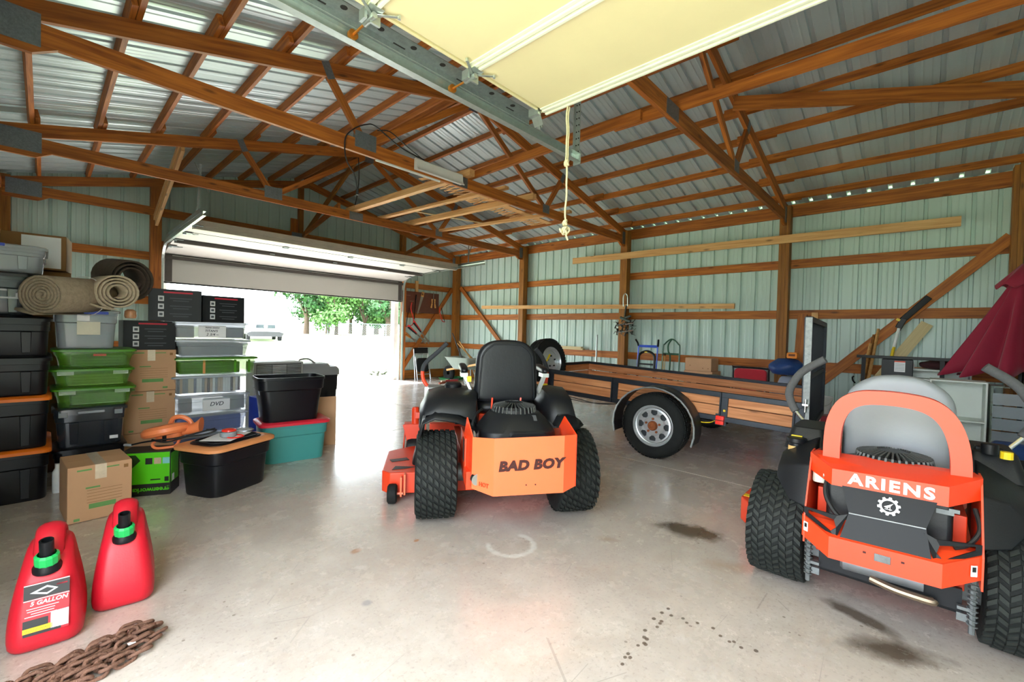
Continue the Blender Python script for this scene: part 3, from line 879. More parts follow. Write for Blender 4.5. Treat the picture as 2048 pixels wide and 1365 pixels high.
def grille(parent, c, r, ztop, n=30, m=DARKP, tilt=0.0):
    """domed flywheel screen of radial blades"""
    cx, cy, cz = c
    o = obj('flywheel_screen', MB().lathe([(r, 0.0), (r, ztop*0.45), (r*0.92, ztop*0.7)], c, 'z', 32).lathe([(r*0.45, ztop*0.98), (r*0.25, ztop), (0.001, ztop)], c, 'z', 24), m, parent, smooth=True)
    mb = MB()
    for i in range(n):
        a = 2*PI*i/n
        p = (cx+r*0.93*math.cos(a), cy+r*0.93*math.sin(a), cz+ztop*0.68)
        q = (cx+r*0.42*math.cos(a), cy+r*0.42*math.sin(a), cz+ztop*0.97)
        mb.bar(p, q, 0.007, 0.012)
        mb.bar((cx+r*1.02*math.cos(a), cy+r*1.02*math.sin(a), cz-0.002), (cx+r*0.95*math.cos(a), cy+r*0.95*math.sin(a), cz+ztop*0.72), 0.008, 0.016)
    b = obj('screen_blades', mb, mat('screen_grey', '#3b3d3c', 0.5), o); b['kind'] = 'stuff'
    obj('screen_well', MB().cyl((cx, cy, cz-0.01), (cx, cy, cz+ztop*0.45), r*0.9, n=24), mat('screen_dark', '#0e0f11', 0.8), o)
    return o

# ---------------------------------------------------------------- the orange mower in the middle
A = thing('riding_mower', 'orange zero turn mower with black seat and dark slanted letters on its rear guard', 'riding mower', (2.225, 2.11, 0), R_(-36), 'riding mowers')
for s, x in ((-1, -0.485), (1, 0.465)):
    tyre(A, 'rear_tire', x, 0.288, 0.265, 0.15, ORANGE_LIT, 0.288, face=s)
# rear guard, folded plate with chamfered ends
def folded(pts_xy, z0s, z1s, th=0.005):
    mb = MB()
    for i in range(len(pts_xy)-1):
        (xa, ya), (xb, yb_) = pts_xy[i], pts_xy[i+1]
        a0, a1, b0, b1 = z0s[i], z1s[i], z0s[i+1], z1s[i+1]
        n = Vector((yb_-ya, -(xb-xa), 0)).normalized()*-th
        mb.poly([(xa, ya, a0), (xb, yb_, b0), (xb, yb_, b1), (xa, ya, a1)], n)
    return mb
gd = obj('rear_guard', folded([(-0.285, -0.43), (-0.172, -0.55), (0.245, -0.55), (0.335, -0.495), (0.335, -0.40)], [0.325, 0.315, 0.32, 0.335, 0.34], [0.63, 0.648, 0.658, 0.650, 0.650]), ORANGE_LIT, A)
obj('guard_wing', MB().poly([(-0.285, -0.43, 0.33), (-0.285, -0.43, 0.63), (-0.315, -0.36, 0.735), (-0.315, -0.20, 0.60), (-0.315, -0.20, 0.33)], (0.006, 0, 0)), ORANGE2, A)
obj('guard_wing', MB().poly([(0.335, -0.495, 0.335), (0.335, -0.495, 0.648), (0.30, -0.36, 0.735), (0.30, -0.20, 0.60), (0.33, -0.20, 0.33)], (0.006, 0, 0)), ORANGE2, A)
text('lettering', 'BAD BOY', 0.076, DKRED, gd, (0.045, -0.553, 0.490), (PI/2, R_(-2), 0), bold=0.0045, shear=0.18, xs=1.12, gap=1.08)
text('lettering', 'HOT', 0.034, ORANGE2, gd, (-0.222, -0.5005, 0.365), (PI/2, 0, R_(-46.7)), bold=0.0012)
for x in (0.02, 0.075):
    obj('bolt_hole', MB().cyl((x, -0.552, 0.375), (x, -0.548, 0.375), 0.0045, n=8), DKRED, gd)
obj('exhaust_port', MB().cyl((-0.262, -0.43, 0.385), (-0.255, -0.462, 0.385), 0.034, n=18), CHROME, A, smooth=True)
# frame rails, side plates, tow box
obj('frame_rail', MB().box((-0.29, 0.25, 0.36), (0.05, 1.3, 0.11)).box((0.30, 0.25, 0.36), (0.05, 1.3, 0.11)).box((0, 0.95, 0.40), (1.05, 0.07, 0.07)).box((0.0, 0.10, 0.36), (0.56, 0.06, 0.10)), ORANGE2, A, bevel=0.004)
obj('side_plate', MB().box((-0.31, -0.12, 0.46), (0.012, 0.34, 0.26)).box((0.32, -0.12, 0.46), (0.012, 0.34, 0.26)), ORANGE2, A, bevel=0.003)
obj('decal', MB().box((-0.3175, -0.20, 0.50), (0.002, 0.09, 0.14)), LABELK, A)
obj('wheel_motor', MB().cyl((-0.36, 0, 0.29), (-0.22, 0, 0.29), 0.06).cyl((0.22, 0, 0.29), (0.36, 0, 0.29), 0.06).box((-0.24, -0.05, 0.33), (0.12, 0.22, 0.18)).box((0.24, -0.05, 0.33), (0.12, 0.22, 0.18)), ENG, A, bevel=0.01)
obj('hydraulic_hose', MB().tube(curve_pts([(-0.25, -0.02, 0.44), (-0.29, -0.10, 0.60), (-0.27, -0.05, 0.70), (-0.22, 0.02, 0.74)]), 0.011, 7).tube(curve_pts([(-0.23, -0.04, 0.42), (-0.26, -0.14, 0.56), (-0.24, -0.08, 0.68), (-0.18, 0.0, 0.72)]), 0.010, 7), HOSE, A, smooth=True)
# engine
eb = MB().loft([[(x+0.02, y-0.19, 0.50) for x, y in rrect(0.46, 0.36, 0.10)], [(x+0.02, y-0.19, 0.56) for x, y in rrect(0.50, 0.42, 0.12)],
     [(x+0.02, y-0.18, 0.635) for x, y in rrect(0.49, 0.41, 0.13)], [(x+0.02, y-0.16, 0.70) for x, y in rrect(0.40, 0.34, 0.14)], [(x+0.02, y-0.14, 0.735) for x, y in rrect(0.33, 0.29, 0.14)]])
en = obj('engine_shroud', eb, DARKP, A, smooth=True, bevel=0.006, ang=50)
obj('shroud_hump', MB().loft([[(x+0.065, -0.385, z+0.61) for x, z in rrect(0.26, 0.085, 0.04)], [(x+0.065, -0.40, z+0.61) for x, z in rrect(0.23, 0.06, 0.03)]]), DARKP, en, bevel=0.004)
obj('decal', MB().box((0.055, -0.30, 0.714), (0.16, 0.05, 0.003), (R_(34), 0, 0)), mat('grey_decal', '#4a4c50', 0.5), en)
grille(en, (0.02, -0.13, 0.725), 0.145, 0.065)
obj('engine_block', MB().box((0.02, -0.16, 0.46), (0.40, 0.30, 0.14)), ENG, A, bevel=0.01)
obj('air_cleaner', MB().cyl((0.275, -0.22, 0.60), (0.275, -0.02, 0.62), 0.035, n=14).box((0.275, -0.26, 0.60), (0.05, 0.05, 0.09)), CHROME, A, smooth=True)
obj('muffler', MB().cyl((-0.12, -0.42, 0.42), (0.16, -0.42, 0.42), 0.06, n=18), ENG, A, smooth=True)
# fenders
def fender(side, rows, name='fender'):
    mb = MB()
    R2 = []
    for y, pts in rows: R2.append([(side*px, y, pz) for px, pz in pts])
    mb.sheet(R2)
    return obj(name, mb, DARKP, A, smooth=True, solid=0.012, ang=50)
fender(1, [(-0.10, [(-0.575, 0.585), (-0.57, 0.64), (-0.56, 0.70), (-0.46, 0.715), (-0.34, 0.70), (-0.24, 0.66), (-0.22, 0.60)]),
    (0.02, [(-0.60, 0.60), (-0.595, 0.70), (-0.55, 0.775), (-0.44, 0.80), (-0.32, 0.80), (-0.22, 0.78), (-0.20, 0.62)]),
    (0.22, [(-0.60, 0.58), (-0.595, 0.72), (-0.54, 0.80), (-0.43, 0.825), (-0.31, 0.83), (-0.20, 0.82), (-0.18, 0.62)]),
    (0.50, [(-0.60, 0.46), (-0.59, 0.68), (-0.54, 0.79), (-0.42, 0.82), (-0.31, 0.825), (-0.20, 0.81), (-0.18, 0.62)]),
    (0.66, [(-0.58, 0.42), (-0.57, 0.60), (-0.52, 0.70), (-0.42, 0.74), (-0.31, 0.75), (-0.20, 0.74), (-0.18, 0.6)])])
obj('fender_lip', MB().sheet([[(-0.595, -0.16, 0.565), (-0.575, -0.16, 0.655), (-0.50, -0.18, 0.69), (-0.36, -0.17, 0.665), (-0.24, -0.14, 0.61), (-0.21, -0.13, 0.55)],
    [(-0.59, -0.05, 0.58), (-0.575, -0.05, 0.685), (-0.50, -0.06, 0.725), (-0.36, -0.06, 0.71), (-0.25, -0.05, 0.66), (-0.22, -0.05, 0.6)]]), DARKP, A, smooth=True, solid=0.012)
fender(1, [(-0.06, [(0.30, 0.50), (0.31, 0.62), (0.35, 0.69), (0.42, 0.69), (0.48, 0.66), (0.51, 0.60)]),
    (0.06, [(0.28, 0.52), (0.29, 0.71), (0.33, 0.79), (0.41, 0.80), (0.48, 0.78), (0.50, 0.66)]),
    (0.24, [(0.27, 0.54), (0.28, 0.75), (0.32, 0.82), (0.41, 0.83), (0.49, 0.82), (0.51, 0.70)]),
    (0.50, [(0.27, 0.56), (0.28, 0.76), (0.33, 0.82), (0.44, 0.825), (0.55, 0.81), (0.575, 0.66)]),
    (0.66, [(0.27, 0.56), (0.28, 0.70), (0.33, 0.74), (0.44, 0.75), (0.53, 0.72), (0.55, 0.6)])])
obj('fender_lip', MB().sheet([[(0.30, -0.12, 0.47), (0.35, -0.13, 0.53), (0.42, -0.13, 0.57), (0.48, -0.12, 0.60), (0.525, -0.10, 0.62)],
    [(0.29, -0.05, 0.54), (0.34, -0.06, 0.68), (0.42, -0.06, 0.69), (0.48, -0.06, 0.67), (0.52, -0.05, 0.64)]]), DARKP, A, smooth=True, solid=0.012)
cp = obj('fuel_cap', MB().lathe([(0.062, 0), (0.064, 0.03), (0.055, 0.042), (0.02, 0.046), (0.001, 0.046)], (-0.36, 0.34, 0.825), 'z', 20), BLACK, A, smooth=True)
obj('console', MB().loft([[(x-0.48, y+0.66, 0.66) for x, y in rrect(0.16, 0.26, 0.03)], [(x-0.49, y+0.68, 0.80) for x, y in rrect(0.12, 0.20, 0.03)]]), mat('silver_console', '#aab0b4', 0.35, 0.5), A, bevel=0.006)
obj('console_highlight', MB().loft([[(x-0.555, 0.56+0.0*x, z+0.735) for x, z in rrect(0.035, 0.14, 0.015)], [(x-0.56, 0.64, z+0.74) for x, z in rrect(0.03, 0.12, 0.015)]]), WHITE, A, bevel=0.004)  # white strip painted in for the highlight on the silver console
obj('console', MB().loft([[(x+0.37, y+0.62, 0.66) for x, y in rrect(0.17, 0.26, 0.03)], [(x+0.37, y+0.62, 0.815) for x, y in rrect(0.15, 0.20, 0.03)]]), BLACK, A, bevel=0.006)
obj('decal', MB().box((0.33, 0.50, 0.80), (0.12, 0.05, 0.004), (R_(25), 0, R_(20))), mat('crimson_decal', '#b0203a', 0.5), A)
obj('yellow_tag', MB().box((0.385, 0.50, 0.835), (0.08, 0.025, 0.012), (0, 0, R_(20))), YELLOW, A)
obj('throttle_knob', MB().cyl((0.31, 0.55, 0.80), (0.31, 0.55, 0.87), 0.012, n=8).cyl((0.31, 0.55, 0.87), (0.31, 0.55, 0.91), 0.024, n=12), BLACK, A, smooth=True)
# seat
st_ = obj('seat', MB().loft([[(x+0.02, y+0.40, 0.63) for x, y in rrect(0.46, 0.46, 0.10)], [(x+0.02, y+0.40, 0.70) for x, y in rrect(0.50, 0.50, 0.12)], [(x+0.02, y+0.42, 0.77) for x, y in rrect(0.46, 0.46, 0.14)]]), VINYL, A, smooth=True, sub=1)
def backrest(parent, cx, y0, z0, z1, wb_, wt, th, tilt, m, name='backrest', sub=2, rows=9, crown=0.35):
    """padded shell; the back face carries a shallow border"""
    rings = []
    for i in range(rows):
        t = i/(rows-1)
        z = z0+(z1-z0)*t
        w = wb_+(wt-wb_)*t
        k = 1.0
        if t > 0.72: k = math.sqrt(max(0.0, 1-((t-0.72)/0.285)**2*(1-crown)))
        if t < 0.05: k = 0.94
        y = y0+tilt*t
        wz = w*k
        thk = th*(1-0.35*t)
        ring = [(cx+px, y+py, z) for px, py in rrect(wz, thk, thk*0.45, 3)]
        rings.append(ring)
    return obj(name, MB().loft(rings), m, parent, smooth=True, sub=sub)
br = backrest(A, 0.025, 0.24, 0.725, 1.205, 0.495, 0.44, 0.13, -0.02, VINYL, crown=0.25)
def outline(cx, y, z0, z1, wb_, wt, inset=0.0, tilt=0.0, n=12):
    P = []
    for i in range(n+1):
        t = i/n; w = (wb_+(wt-wb_)*t)/2-inset
        k = 1.0 if t < 0.72 else math.sqrt(max(0.02, 1-((t-0.72)/0.285)**2*0.72))
        P.append((cx-w*k, y+tilt*t, z0+inset+(z1-z0-2*inset)*t))
    return P+[(2*cx-p[0], p[1], p[2]) for p in reversed(P)]
obj('piping', MB().tube(outline(0.025, 0.176, 0.735, 1.20, 0.485, 0.43, 0.033, -0.0), 0.006, 6), VINYL, br, smooth=True)
obj('seat_bracket', MB().bar((-0.085, 0.165, 0.775), (-0.095, 0.13, 0.64), 0.012, 0.012).bar((0.13, 0.165, 0.775), (0.115, 0.13, 0.66), 0.012, 0.012), ORANGE2, A)
obj('seat_pan', MB().box((0.05, 0.36, 0.63), (0.46, 0.40, 0.05)), ORANGE2, A, bevel=0.004)
# arm rests
for x in (-0.285, 0.335):
    ar = obj('armrest', MB().loft([[(x+px, 0.22, 0.965+pz) for px, pz in rrect(0.05, 0.03, 0.013)], [(x+px, 0.30, 0.975+pz) for px, pz in rrect(0.062, 0.05, 0.02)], [(x+px, 0.48, 0.985+pz) for px, pz in rrect(0.062, 0.05, 0.02)], [(x+px, 0.53, 0.985+pz) for px, pz in rrect(0.045, 0.035, 0.015)]]), VINYL, A, smooth=True, sub=1)
    obj('armrest_bracket', MB().box((x, 0.29, 0.935), (0.05, 0.12, 0.03)).bar((x, 0.26, 0.94), (x+(0.06 if x < 0 else -0.06), 0.24, 0.80), 0.03, 0.02), mat('bracket_grey', '#b6bab8', 0.4, 0.4), ar)
obj('yellow_tag', MB().box((-0.25, 0.25, 0.905), (0.03, 0.05, 0.04)), YELLOW, A)
# control levers
def lever(parent, pts, k, r, mrod, mgrip, rg=0.019):
    P = curve_pts(pts, 6)
    lv = obj('control_lever', MB().tube(P[:k+1], r, 10), mrod, parent, smooth=True)
    obj('foam_grip', MB().tube(P[k:], rg, 12), mgrip, lv, smooth=True)
    return lv
lever(A, [(-0.44, 0.66, 0.74), (-0.53, 0.74, 0.77), (-0.585, 0.76, 0.84), (-0.592, 0.76, 0.93), (-0.56, 0.75, 0.995), (-0.47, 0.74, 1.08), (-0.395, 0.73, 1.155)], 17, 0.016, ORANGE2, FOAM, 0.0185)
lever(A, [(0.42, 0.66, 0.74), (0.46, 0.74, 0.77), (0.485, 0.76, 0.83), (0.49, 0.76, 0.93), (0.47, 0.75, 0.99), (0.43, 0.74, 1.06), (0.375, 0.73, 1.12)], 17, 0.015, ORANGE2, FOAM, 0.0185)
# deck
dk = MB().poly([(-0.87, 0.36, 0.05), (-0.81, 0.29, 0.05), (0.60, 0.29, 0.05), (0.60, 1.0, 0.05), (0.40, 1.12, 0.05), (-0.60, 1.12, 0.05), (-0.87, 0.90, 0.05)], (0, 0, 0.155))
dko = obj('mower_deck', dk, ORANGE2, A, bevel=0.008)
obj('deck_gusset', MB().box((-0.70, 0.265, 0.13), (0.012, 0.05, 0.15)), ORANGE_LIT, dko)
obj('decal', MB().box((-0.76, 0.62, 0.2065), (0.14, 0.07, 0.003), (0, 0, R_(20))), LABELK, dko)
obj('decal', MB().poly([(-0.80, 0.36, 0.206), (-0.70, 0.38, 0.206), (-0.62, 0.42, 0.206), (-0.78, 0.45, 0.206)], (0, 0, 0.002)), LABELK, dko)
obj('anti_scalp_wheel', MB().lathe([(0.012, -0.032), (0.055, -0.034), (0.068, -0.024), (0.07, 0), (0.068, 0.024), (0.055, 0.034), (0.012, 0.032)], (-0.785, 0.235, 0.072), 'x', 20), RUBBER, A, smooth=True)
obj('wheel_bracket', MB().box((-0.725, 0.25, 0.12), (0.012, 0.05, 0.14)).cyl((-0.79, 0.235, 0.072), (-0.71, 0.235, 0.072), 0.01, n=8), ORANGE_LIT, A)
obj('belt_cover', MB().loft([[(x-0.50, y+0.60, 0.20) for x, y in rrect(0.32, 0.34, 0.08)], [(x-0.50, y+0.60, 0.33) for x, y in rrect(0.26, 0.28, 0.08)]]), BLACK, A, bevel=0.01)
caster(A, -0.655, 1.18, 0.145, 0.53, ORANGE2)
caster(A, 0.58, 1.18, 0.145, 0.56, ORANGE2)
obj('front_arm', MB().bar((-0.655, 1.16, 0.47), (-0.28, 1.12, 0.46), 0.07, 0.06).bar((0.58, 1.16, 0.49), (0.28, 1.12, 0.46), 0.07, 0.06), ORANGE2, A, bevel=0.004)
obj('foot_plate', MB().box((0.0, 0.98, 0.46), (0.62, 0.40, 0.012)), BLACK, A)

# ---------------------------------------------------------------- the orange-red mower at the right
Bm = thing('riding_mower', 'orange-red zero turn mower with grey seat, roll hoop and white letters on its rear bar', 'riding mower', (2.75, 0.10, 0), R_(-89), 'riding mowers')
for s, x in ((-1, -0.425), (1, 0.425)):
    tyre(Bm, 'rear_tire', x, 0.265, 0.25, 0.14, mat('black_rim', '#202125', 0.5), 0.265, rows=8, n=40, wave=True)
hoop_o = [(-0.225, 0.66), (-0.225, 0.80), (-0.215, 0.90), (-0.18, 0.985), (-0.12, 1.03), (-0.04, 1.043), (0.06, 1.04), (0.14, 1.022), (0.195, 0.975), (0.23, 0.90), (0.248, 0.80), (0.25, 0.66)]
hoop_i = [(-0.163, 0.66), (-0.163, 0.80), (-0.155, 0.885), (-0.13, 0.945), (-0.09, 0.975), (-0.03, 0.985), (0.05, 0.983), (0.11, 0.967), (0.15, 0.93), (0.175, 0.87), (0.188, 0.79), (0.19, 0.66)]
hp = obj('roll_hoop', MB().loft([[(ox, -0.30, oz), (ix, -0.30, iz), (ix, -0.235, iz), (ox, -0.235, oz)] for (ox, oz), (ix, iz) in zip([tuple(p)[:2] for p in curve_pts([(a, b, 0) for a, b in hoop_o], 5)], [tuple(p)[:2] for p in curve_pts([(a, b, 0) for a, b in hoop_i], 5)])]), ORANGE2, Bm, smooth=True, ang=40)
ub = obj('rear_bar', folded([(-0.272, -0.20), (-0.272, -0.30), (-0.178, -0.41), (0.182, -0.41), (0.278, -0.30), (0.278, -0.20)], [0.655, 0.655, 0.632, 0.636, 0.66, 0.66], [0.735, 0.735, 0.702, 0.712, 0.742, 0.742], 0.006), ORANGE2, Bm)
obj('bar_shelf', MB().poly([(-0.272, -0.29, 0.735), (-0.178, -0.405, 0.702), (0.182, -0.405, 0.712), (0.278, -0.29, 0.742), (0.26, -0.22, 0.745), (-0.25, -0.22, 0.735)], (0, 0, -0.006)), ORANGE2, Bm)
text('lettering', 'ARIENS', 0.062, WHITE, ub, (0.012, -0.4125, 0.672), (PI/2, 0, R_(0)), bold=0.0022, xs=1.12, gap=1.22)
obj('side_plate', MB().poly([(-0.272, -0.29, 0.735), (-0.272, -0.43, 0.48), (-0.272, -0.43, 0.36), (-0.272, -0.05, 0.36), (-0.272, 0.0, 0.70)], (0.006, 0, 0)), ORANGE2, Bm)
obj('side_plate', MB().poly([(0.278, -0.29, 0.742), (0.278, -0.43, 0.48), (0.278, -0.43, 0.36), (0.278, -0.05, 0.36), (0.278, 0.0, 0.70)], (-0.006, 0, 0)), ORANGE2, Bm)
bp_ = obj('rear_bumper', folded([(-0.278, -0.30), (-0.278, -0.42), (-0.172, -0.50), (0.168, -0.50), (0.278, -0.42), (0.278, -0.30)], [0.385, 0.385, 0.348, 0.356, 0.40, 0.40], [0.478, 0.478, 0.438, 0.446, 0.488, 0.488], 0.006), ORANGE2, Bm)
obj('bumper_shelf', MB().poly([(-0.278, -0.41, 0.478), (-0.172, -0.495, 0.438), (0.168, -0.495, 0.446), (0.278, -0.41, 0.488), (0.27, -0.36, 0.488), (-0.27, -0.36, 0.478)], (0, 0, -0.006)), ORANGE2, Bm)
obj('hitch_slot', MB().box((0.0, -0.5015, 0.405), (0.05, 0.003, 0.03)), ENG, bp_, bevel=0.004)
for x in (-0.055, 0.06):
    obj('bolt_hole', MB().box((x, -0.501, 0.412), (0.010, 0.003, 0.007)), DKRED, bp_)
for x, y, rz in ((-0.262, -0.433, R_(-37)), (0.252, -0.443, R_(36))):
    sk = obj('sticker', MB().box((x, y-0.003, 0.432), (0.020, 0.002, 0.040), (0, 0, rz)), PAPER, bp_)
    obj('sticker_mark', MB().box((x, y-0.0045, 0.438), (0.012, 0.002, 0.018), (0, 0, rz)), LABELK, sk)
SHR = mat('dark_shroud', '#15161a', 0.5, spec=0.25, vary=0.12, scale=10)
sh = obj('heat_shield', MB().poly([(-0.145, -0.405, 0.648), (0.155, -0.405, 0.655), (0.122, -0.455, 0.548), (-0.112, -0.455, 0.540)], (0, 0.006, 0)).poly([(-0.112, -0.455, 0.540), (0.122, -0.455, 0.548), (0.142, -0.495, 0.425), (-0.142, -0.495, 0.418)], (0, 0.006, 0)), SHR, Bm)
obj('shield_bead', MB().tube([(-0.112, -0.458, 0.541), (0.122, -0.458, 0.549)], 0.0022, 6), mat('pale_edge', '#9a9ea2', 0.4), sh)
# gear badge
gx, gz, gy = 0.012, 0.598, -0.4375
bn = Vector((0, -0.107, 0.05)).normalized()
brot = (PI/2-math.atan2(0.05, 0.107), 0, 0)
G = []
for i in range(80):
    ph = (i % 8)
    r = 0.036 if ph in (1, 2, 3, 4) else 0.029
    a = 2*PI*i/80
    G.append((r*math.cos(a), r*math.sin(a), 0))
Gi = [(0.022*math.cos(2*PI*i/80), 0.022*math.sin(2*PI*i/80), 0) for i in range(80)]
bd = obj('gear_badge', MB().frame2(G, Gi, (0, 0, 0.0015)), WHITE, sh, loc=(gx, gy, gz), rot=brot)
obj('badge_leaf', MB().poly([(-0.015, -0.004, 0), (-0.004, -0.009, 0), (0.006, 0.002, 0), (0.014, 0.014, 0), (0.002, 0.006, 0)], (0, 0, 0.0015)).bar((-0.012, -0.012, 0), (0.010, -0.012, 0), 0.002, 0.003).bar((0.004, -0.016, 0), (0.004, 0.008, 0), 0.002, 0.003), WHITE, bd, loc=(0, 0, 0))
for s in (-1, 1):
    q = 0.01 if s > 0 else 0
    o1 = [(s*0.272, -0.425, 0.515+q), (s*0.272, -0.425, 0.482+q), (s*0.15, -0.487, 0.430), (s*0.115, -0.46, 0.535), (s*0.15, -0.462, 0.520)]
    i1 = [(s*0.255, -0.43, 0.507+q), (s*0.255, -0.43, 0.492+q), (s*0.17, -0.475, 0.452), (s*0.152, -0.468, 0.470), (s*0.16, -0.464, 0.50)]
    obj('side_bracket', MB().frame2(o1, i1, (0, 0.006, 0)), BLACK, Bm)
    # spring-and-bolt hardware under the bumper
    mb = MB()
    pts = [(s*0.262+0.014*math.cos(i*0.9), -0.33+0.014*math.sin(i*0.9), 0.355-i*0.0028) for i in range(64)]
    mb.tube(pts, 0.0035, 5)
    mb.cyl((s*0.262, -0.33, 0.37), (s*0.262, -0.33, 0.15), 0.010, n=8).box((s*0.245, -0.33, 0.24), (0.05, 0.02, 0.012)).box((s*0.235, -0.31, 0.20), (0.03, 0.03, 0.03))
    obj('spring_rod', mb, ENG, Bm, smooth=True)
obj('muffler', MB().cyl((-0.135, -0.30, 0.285), (0.125, -0.30, 0.290), 0.045, n=20).cyl((-0.145, -0.30, 0.285), (-0.135, -0.30, 0.285), 0.036, 0.045, 20), mat('dull_muffler', '#7d8086', 0.5, 0.6, 0.2, 20), Bm, smooth=True)
obj('exhaust_pipe', MB().tube(curve_pts([(-0.04, -0.33, 0.245), (0.04, -0.345, 0.235), (0.14, -0.345, 0.232), (0.155, -0.34, 0.235)]), 0.016, 10), mat('heat_stained_pipe', '#8c7a68', 0.4, 0.8, 0.3, 12), Bm, smooth=True)
obj('skid_plate', MB().poly([(-0.225, -0.31, 0.21), (0.235, -0.31, 0.205), (0.235, -0.31, 0.30), (-0.225, -0.31, 0.30)], (0, 0.02, 0)).poly([(-0.225, -0.31, 0.21), (0.235, -0.31, 0.205), (0.235, 0.20, 0.12), (-0.225, 0.20, 0.12)], (0, 0, 0.01)), SHR, Bm)
obj('axle_housing', MB().box((-0.27, -0.02, 0.27), (0.14, 0.20, 0.18)).box((0.27, -0.02, 0.27), (0.14, 0.20, 0.18)).cyl((-0.40, 0, 0.265), (0.40, 0, 0.265), 0.04), ENG, Bm, bevel=0.01)
obj('inner_frame', MB().box((-0.22, 0.1, 0.42), (0.05, 0.7, 0.30)).box((0.22, 0.1, 0.42), (0.05, 0.7, 0.30)).box((0, -0.02, 0.42), (0.44, 0.05, 0.20)), ORANGE2, Bm, bevel=0.004)
obj('engine_block', MB().box((0, -0.2, 0.55), (0.40, 0.34, 0.22)), DARKP, Bm, bevel=0.02)
obj('reservoir', MB().loft([[(x-0.235, y-0.27, 0.60) for x, y in rrect(0.055, 0.07, 0.02)], [(x-0.235, y-0.27, 0.655) for x, y in rrect(0.055, 0.07, 0.02)]]), mat('milky_plastic', '#c9c9bb', 0.5), Bm, bevel=0.006)
obj('fuel_hose', MB().tube(curve_pts([(-0.20, -0.34, 0.64), (-0.20, -0.38, 0.58), (-0.17, -0.42, 0.53), (-0.13, -0.45, 0.50)]), 0.010, 7), HOSE, Bm, smooth=True)
obj('fuel_hose', MB().tube(curve_pts([(0.26, -0.30, 0.62), (0.27, -0.36, 0.56), (0.24, -0.40, 0.51), (0.20, -0.42, 0.49)]), 0.008, 7), HOSE, Bm, smooth=True)
obj('clamp_fitting', MB().cyl((-0.21, -0.36, 0.655), (-0.17, -0.37, 0.655), 0.014, n=10), CHROME, Bm)
obj('link_plate', MB().box((0.20, -0.37, 0.615), (0.03, 0.012, 0.014)).box((0.175, -0.372, 0.605), (0.05, 0.006, 0.018)), ENG, Bm)
e2 = obj('engine_shroud', MB().loft([[(x+0.01, y-0.16, 0.66) for x, y in rrect(0.40, 0.32, 0.12)], [(x+0.01, y-0.15, 0.71) for x, y in rrect(0.36, 0.29, 0.12)]]), DARKP, Bm, smooth=True, bevel=0.006)
grille(e2, (0.015, -0.12, 0.71), 0.135, 0.055, 36)
bs = backrest(Bm, 0.02, 0.13, 0.60, 1.10, 0.43, 0.40, 0.17, -0.04, GREYV, crown=0.12)
obj('seat', MB().loft([[(x+0.02, y+0.34, 0.56) for x, y in rrect(0.44, 0.48, 0.10)], [(x+0.02, y+0.34, 0.62) for x, y in rrect(0.48, 0.50, 0.12)], [(x+0.02, y+0.34, 0.67) for x, y in rrect(0.44, 0.46, 0.14)]]), GREYV, Bm, smooth=True, sub=1)
obj('seat_shell', MB().sheet([[(-0.19, 0.05, 0.62), (-0.20, 0.02, 0.75), (-0.205, 0.02, 0.82)], [(-0.21, 0.16, 0.62), (-0.22, 0.16, 0.75), (-0.222, 0.16, 0.82)]]).sheet([[(0.23, 0.05, 0.62), (0.24, 0.02, 0.75), (0.245, 0.02, 0.82)], [(0.25, 0.16, 0.62), (0.26, 0.16, 0.75), (0.262, 0.16, 0.82)]]), DARKP, Bm, solid=0.01)
# fenders and consoles
for s in (-1, 1):
    f = MB().loft([[(s*0.285, y, z) for y, z in ((-0.22, 0.44), (-0.14, 0.64), (0.02, 0.74), (0.30, 0.74), (0.34, 0.40), (0.0, 0.36))],
                   [(s*0.37, y, z) for y, z in ((-0.20, 0.46), (-0.12, 0.62), (0.02, 0.69), (0.30, 0.69), (0.34, 0.44), (0.0, 0.50))],
                   [(s*0.445, y, z) for y, z in ((-0.10, 0.54), (-0.06, 0.59), (0.04, 0.64), (0.30, 0.64), (0.32, 0.54), (0.0, 0.54))]])
    obj('fender', f, DARKP, Bm, bevel=0.008)
    obj('console', MB().loft([[(s*0.35+x, 0.26+y, 0.66) for x, y in rrect(0.20, 0.38, 0.03)], [(s*0.345+x, 0.28+y, 0.775) for x, y in rrect(0.15, 0.30, 0.03)]]), DARKP, Bm, bevel=0.006)
fc = obj('filler_cap', MB().cyl((-0.385, 0.06, 0.68), (-0.385, 0.06, 0.70), 0.036, n=20).cyl((-0.385, 0.06, 0.70), (-0.385, 0.06, 0.725), 0.048, n=20), BLACK, Bm, bevel=0.004)
obj('filler_neck', MB().cyl((-0.385, 0.06, 0.645), (-0.385, 0.06, 0.682), 0.038, n=18), mat('amber_plastic', '#c9a468', 0.5), Bm)
obj('yellow_tag', MB().box((-0.39, 0.10, 0.728), (0.05, 0.02, 0.004)), YELLOW, fc)
def lever2(pts, k):
    P = curve_pts(pts, 6)
    lv = obj('control_lever', MB().tube(P[:k+1], 0.010, 10), CHROME, Bm, smooth=True)
    obj('foam_grip', MB().tube(P[k:], 0.0225, 12), GREYF, lv, smooth=True)
    obj('lever_base', MB().box((pts[0][0], pts[0][1], pts[0][2]), (0.08, 0.10, 0.03)), CHROME, lv, bevel=0.008)
lever2([(-0.34, 0.40, 0.66), (-0.40, 0.43, 0.75), (-0.455, 0.45, 0.815), (-0.485, 0.46, 0.87), (-0.495, 0.46, 0.93), (-0.47, 0.46, 1.00), (-0.42, 0.45, 1.07), (-0.315, 0.44, 1.145)], 12)
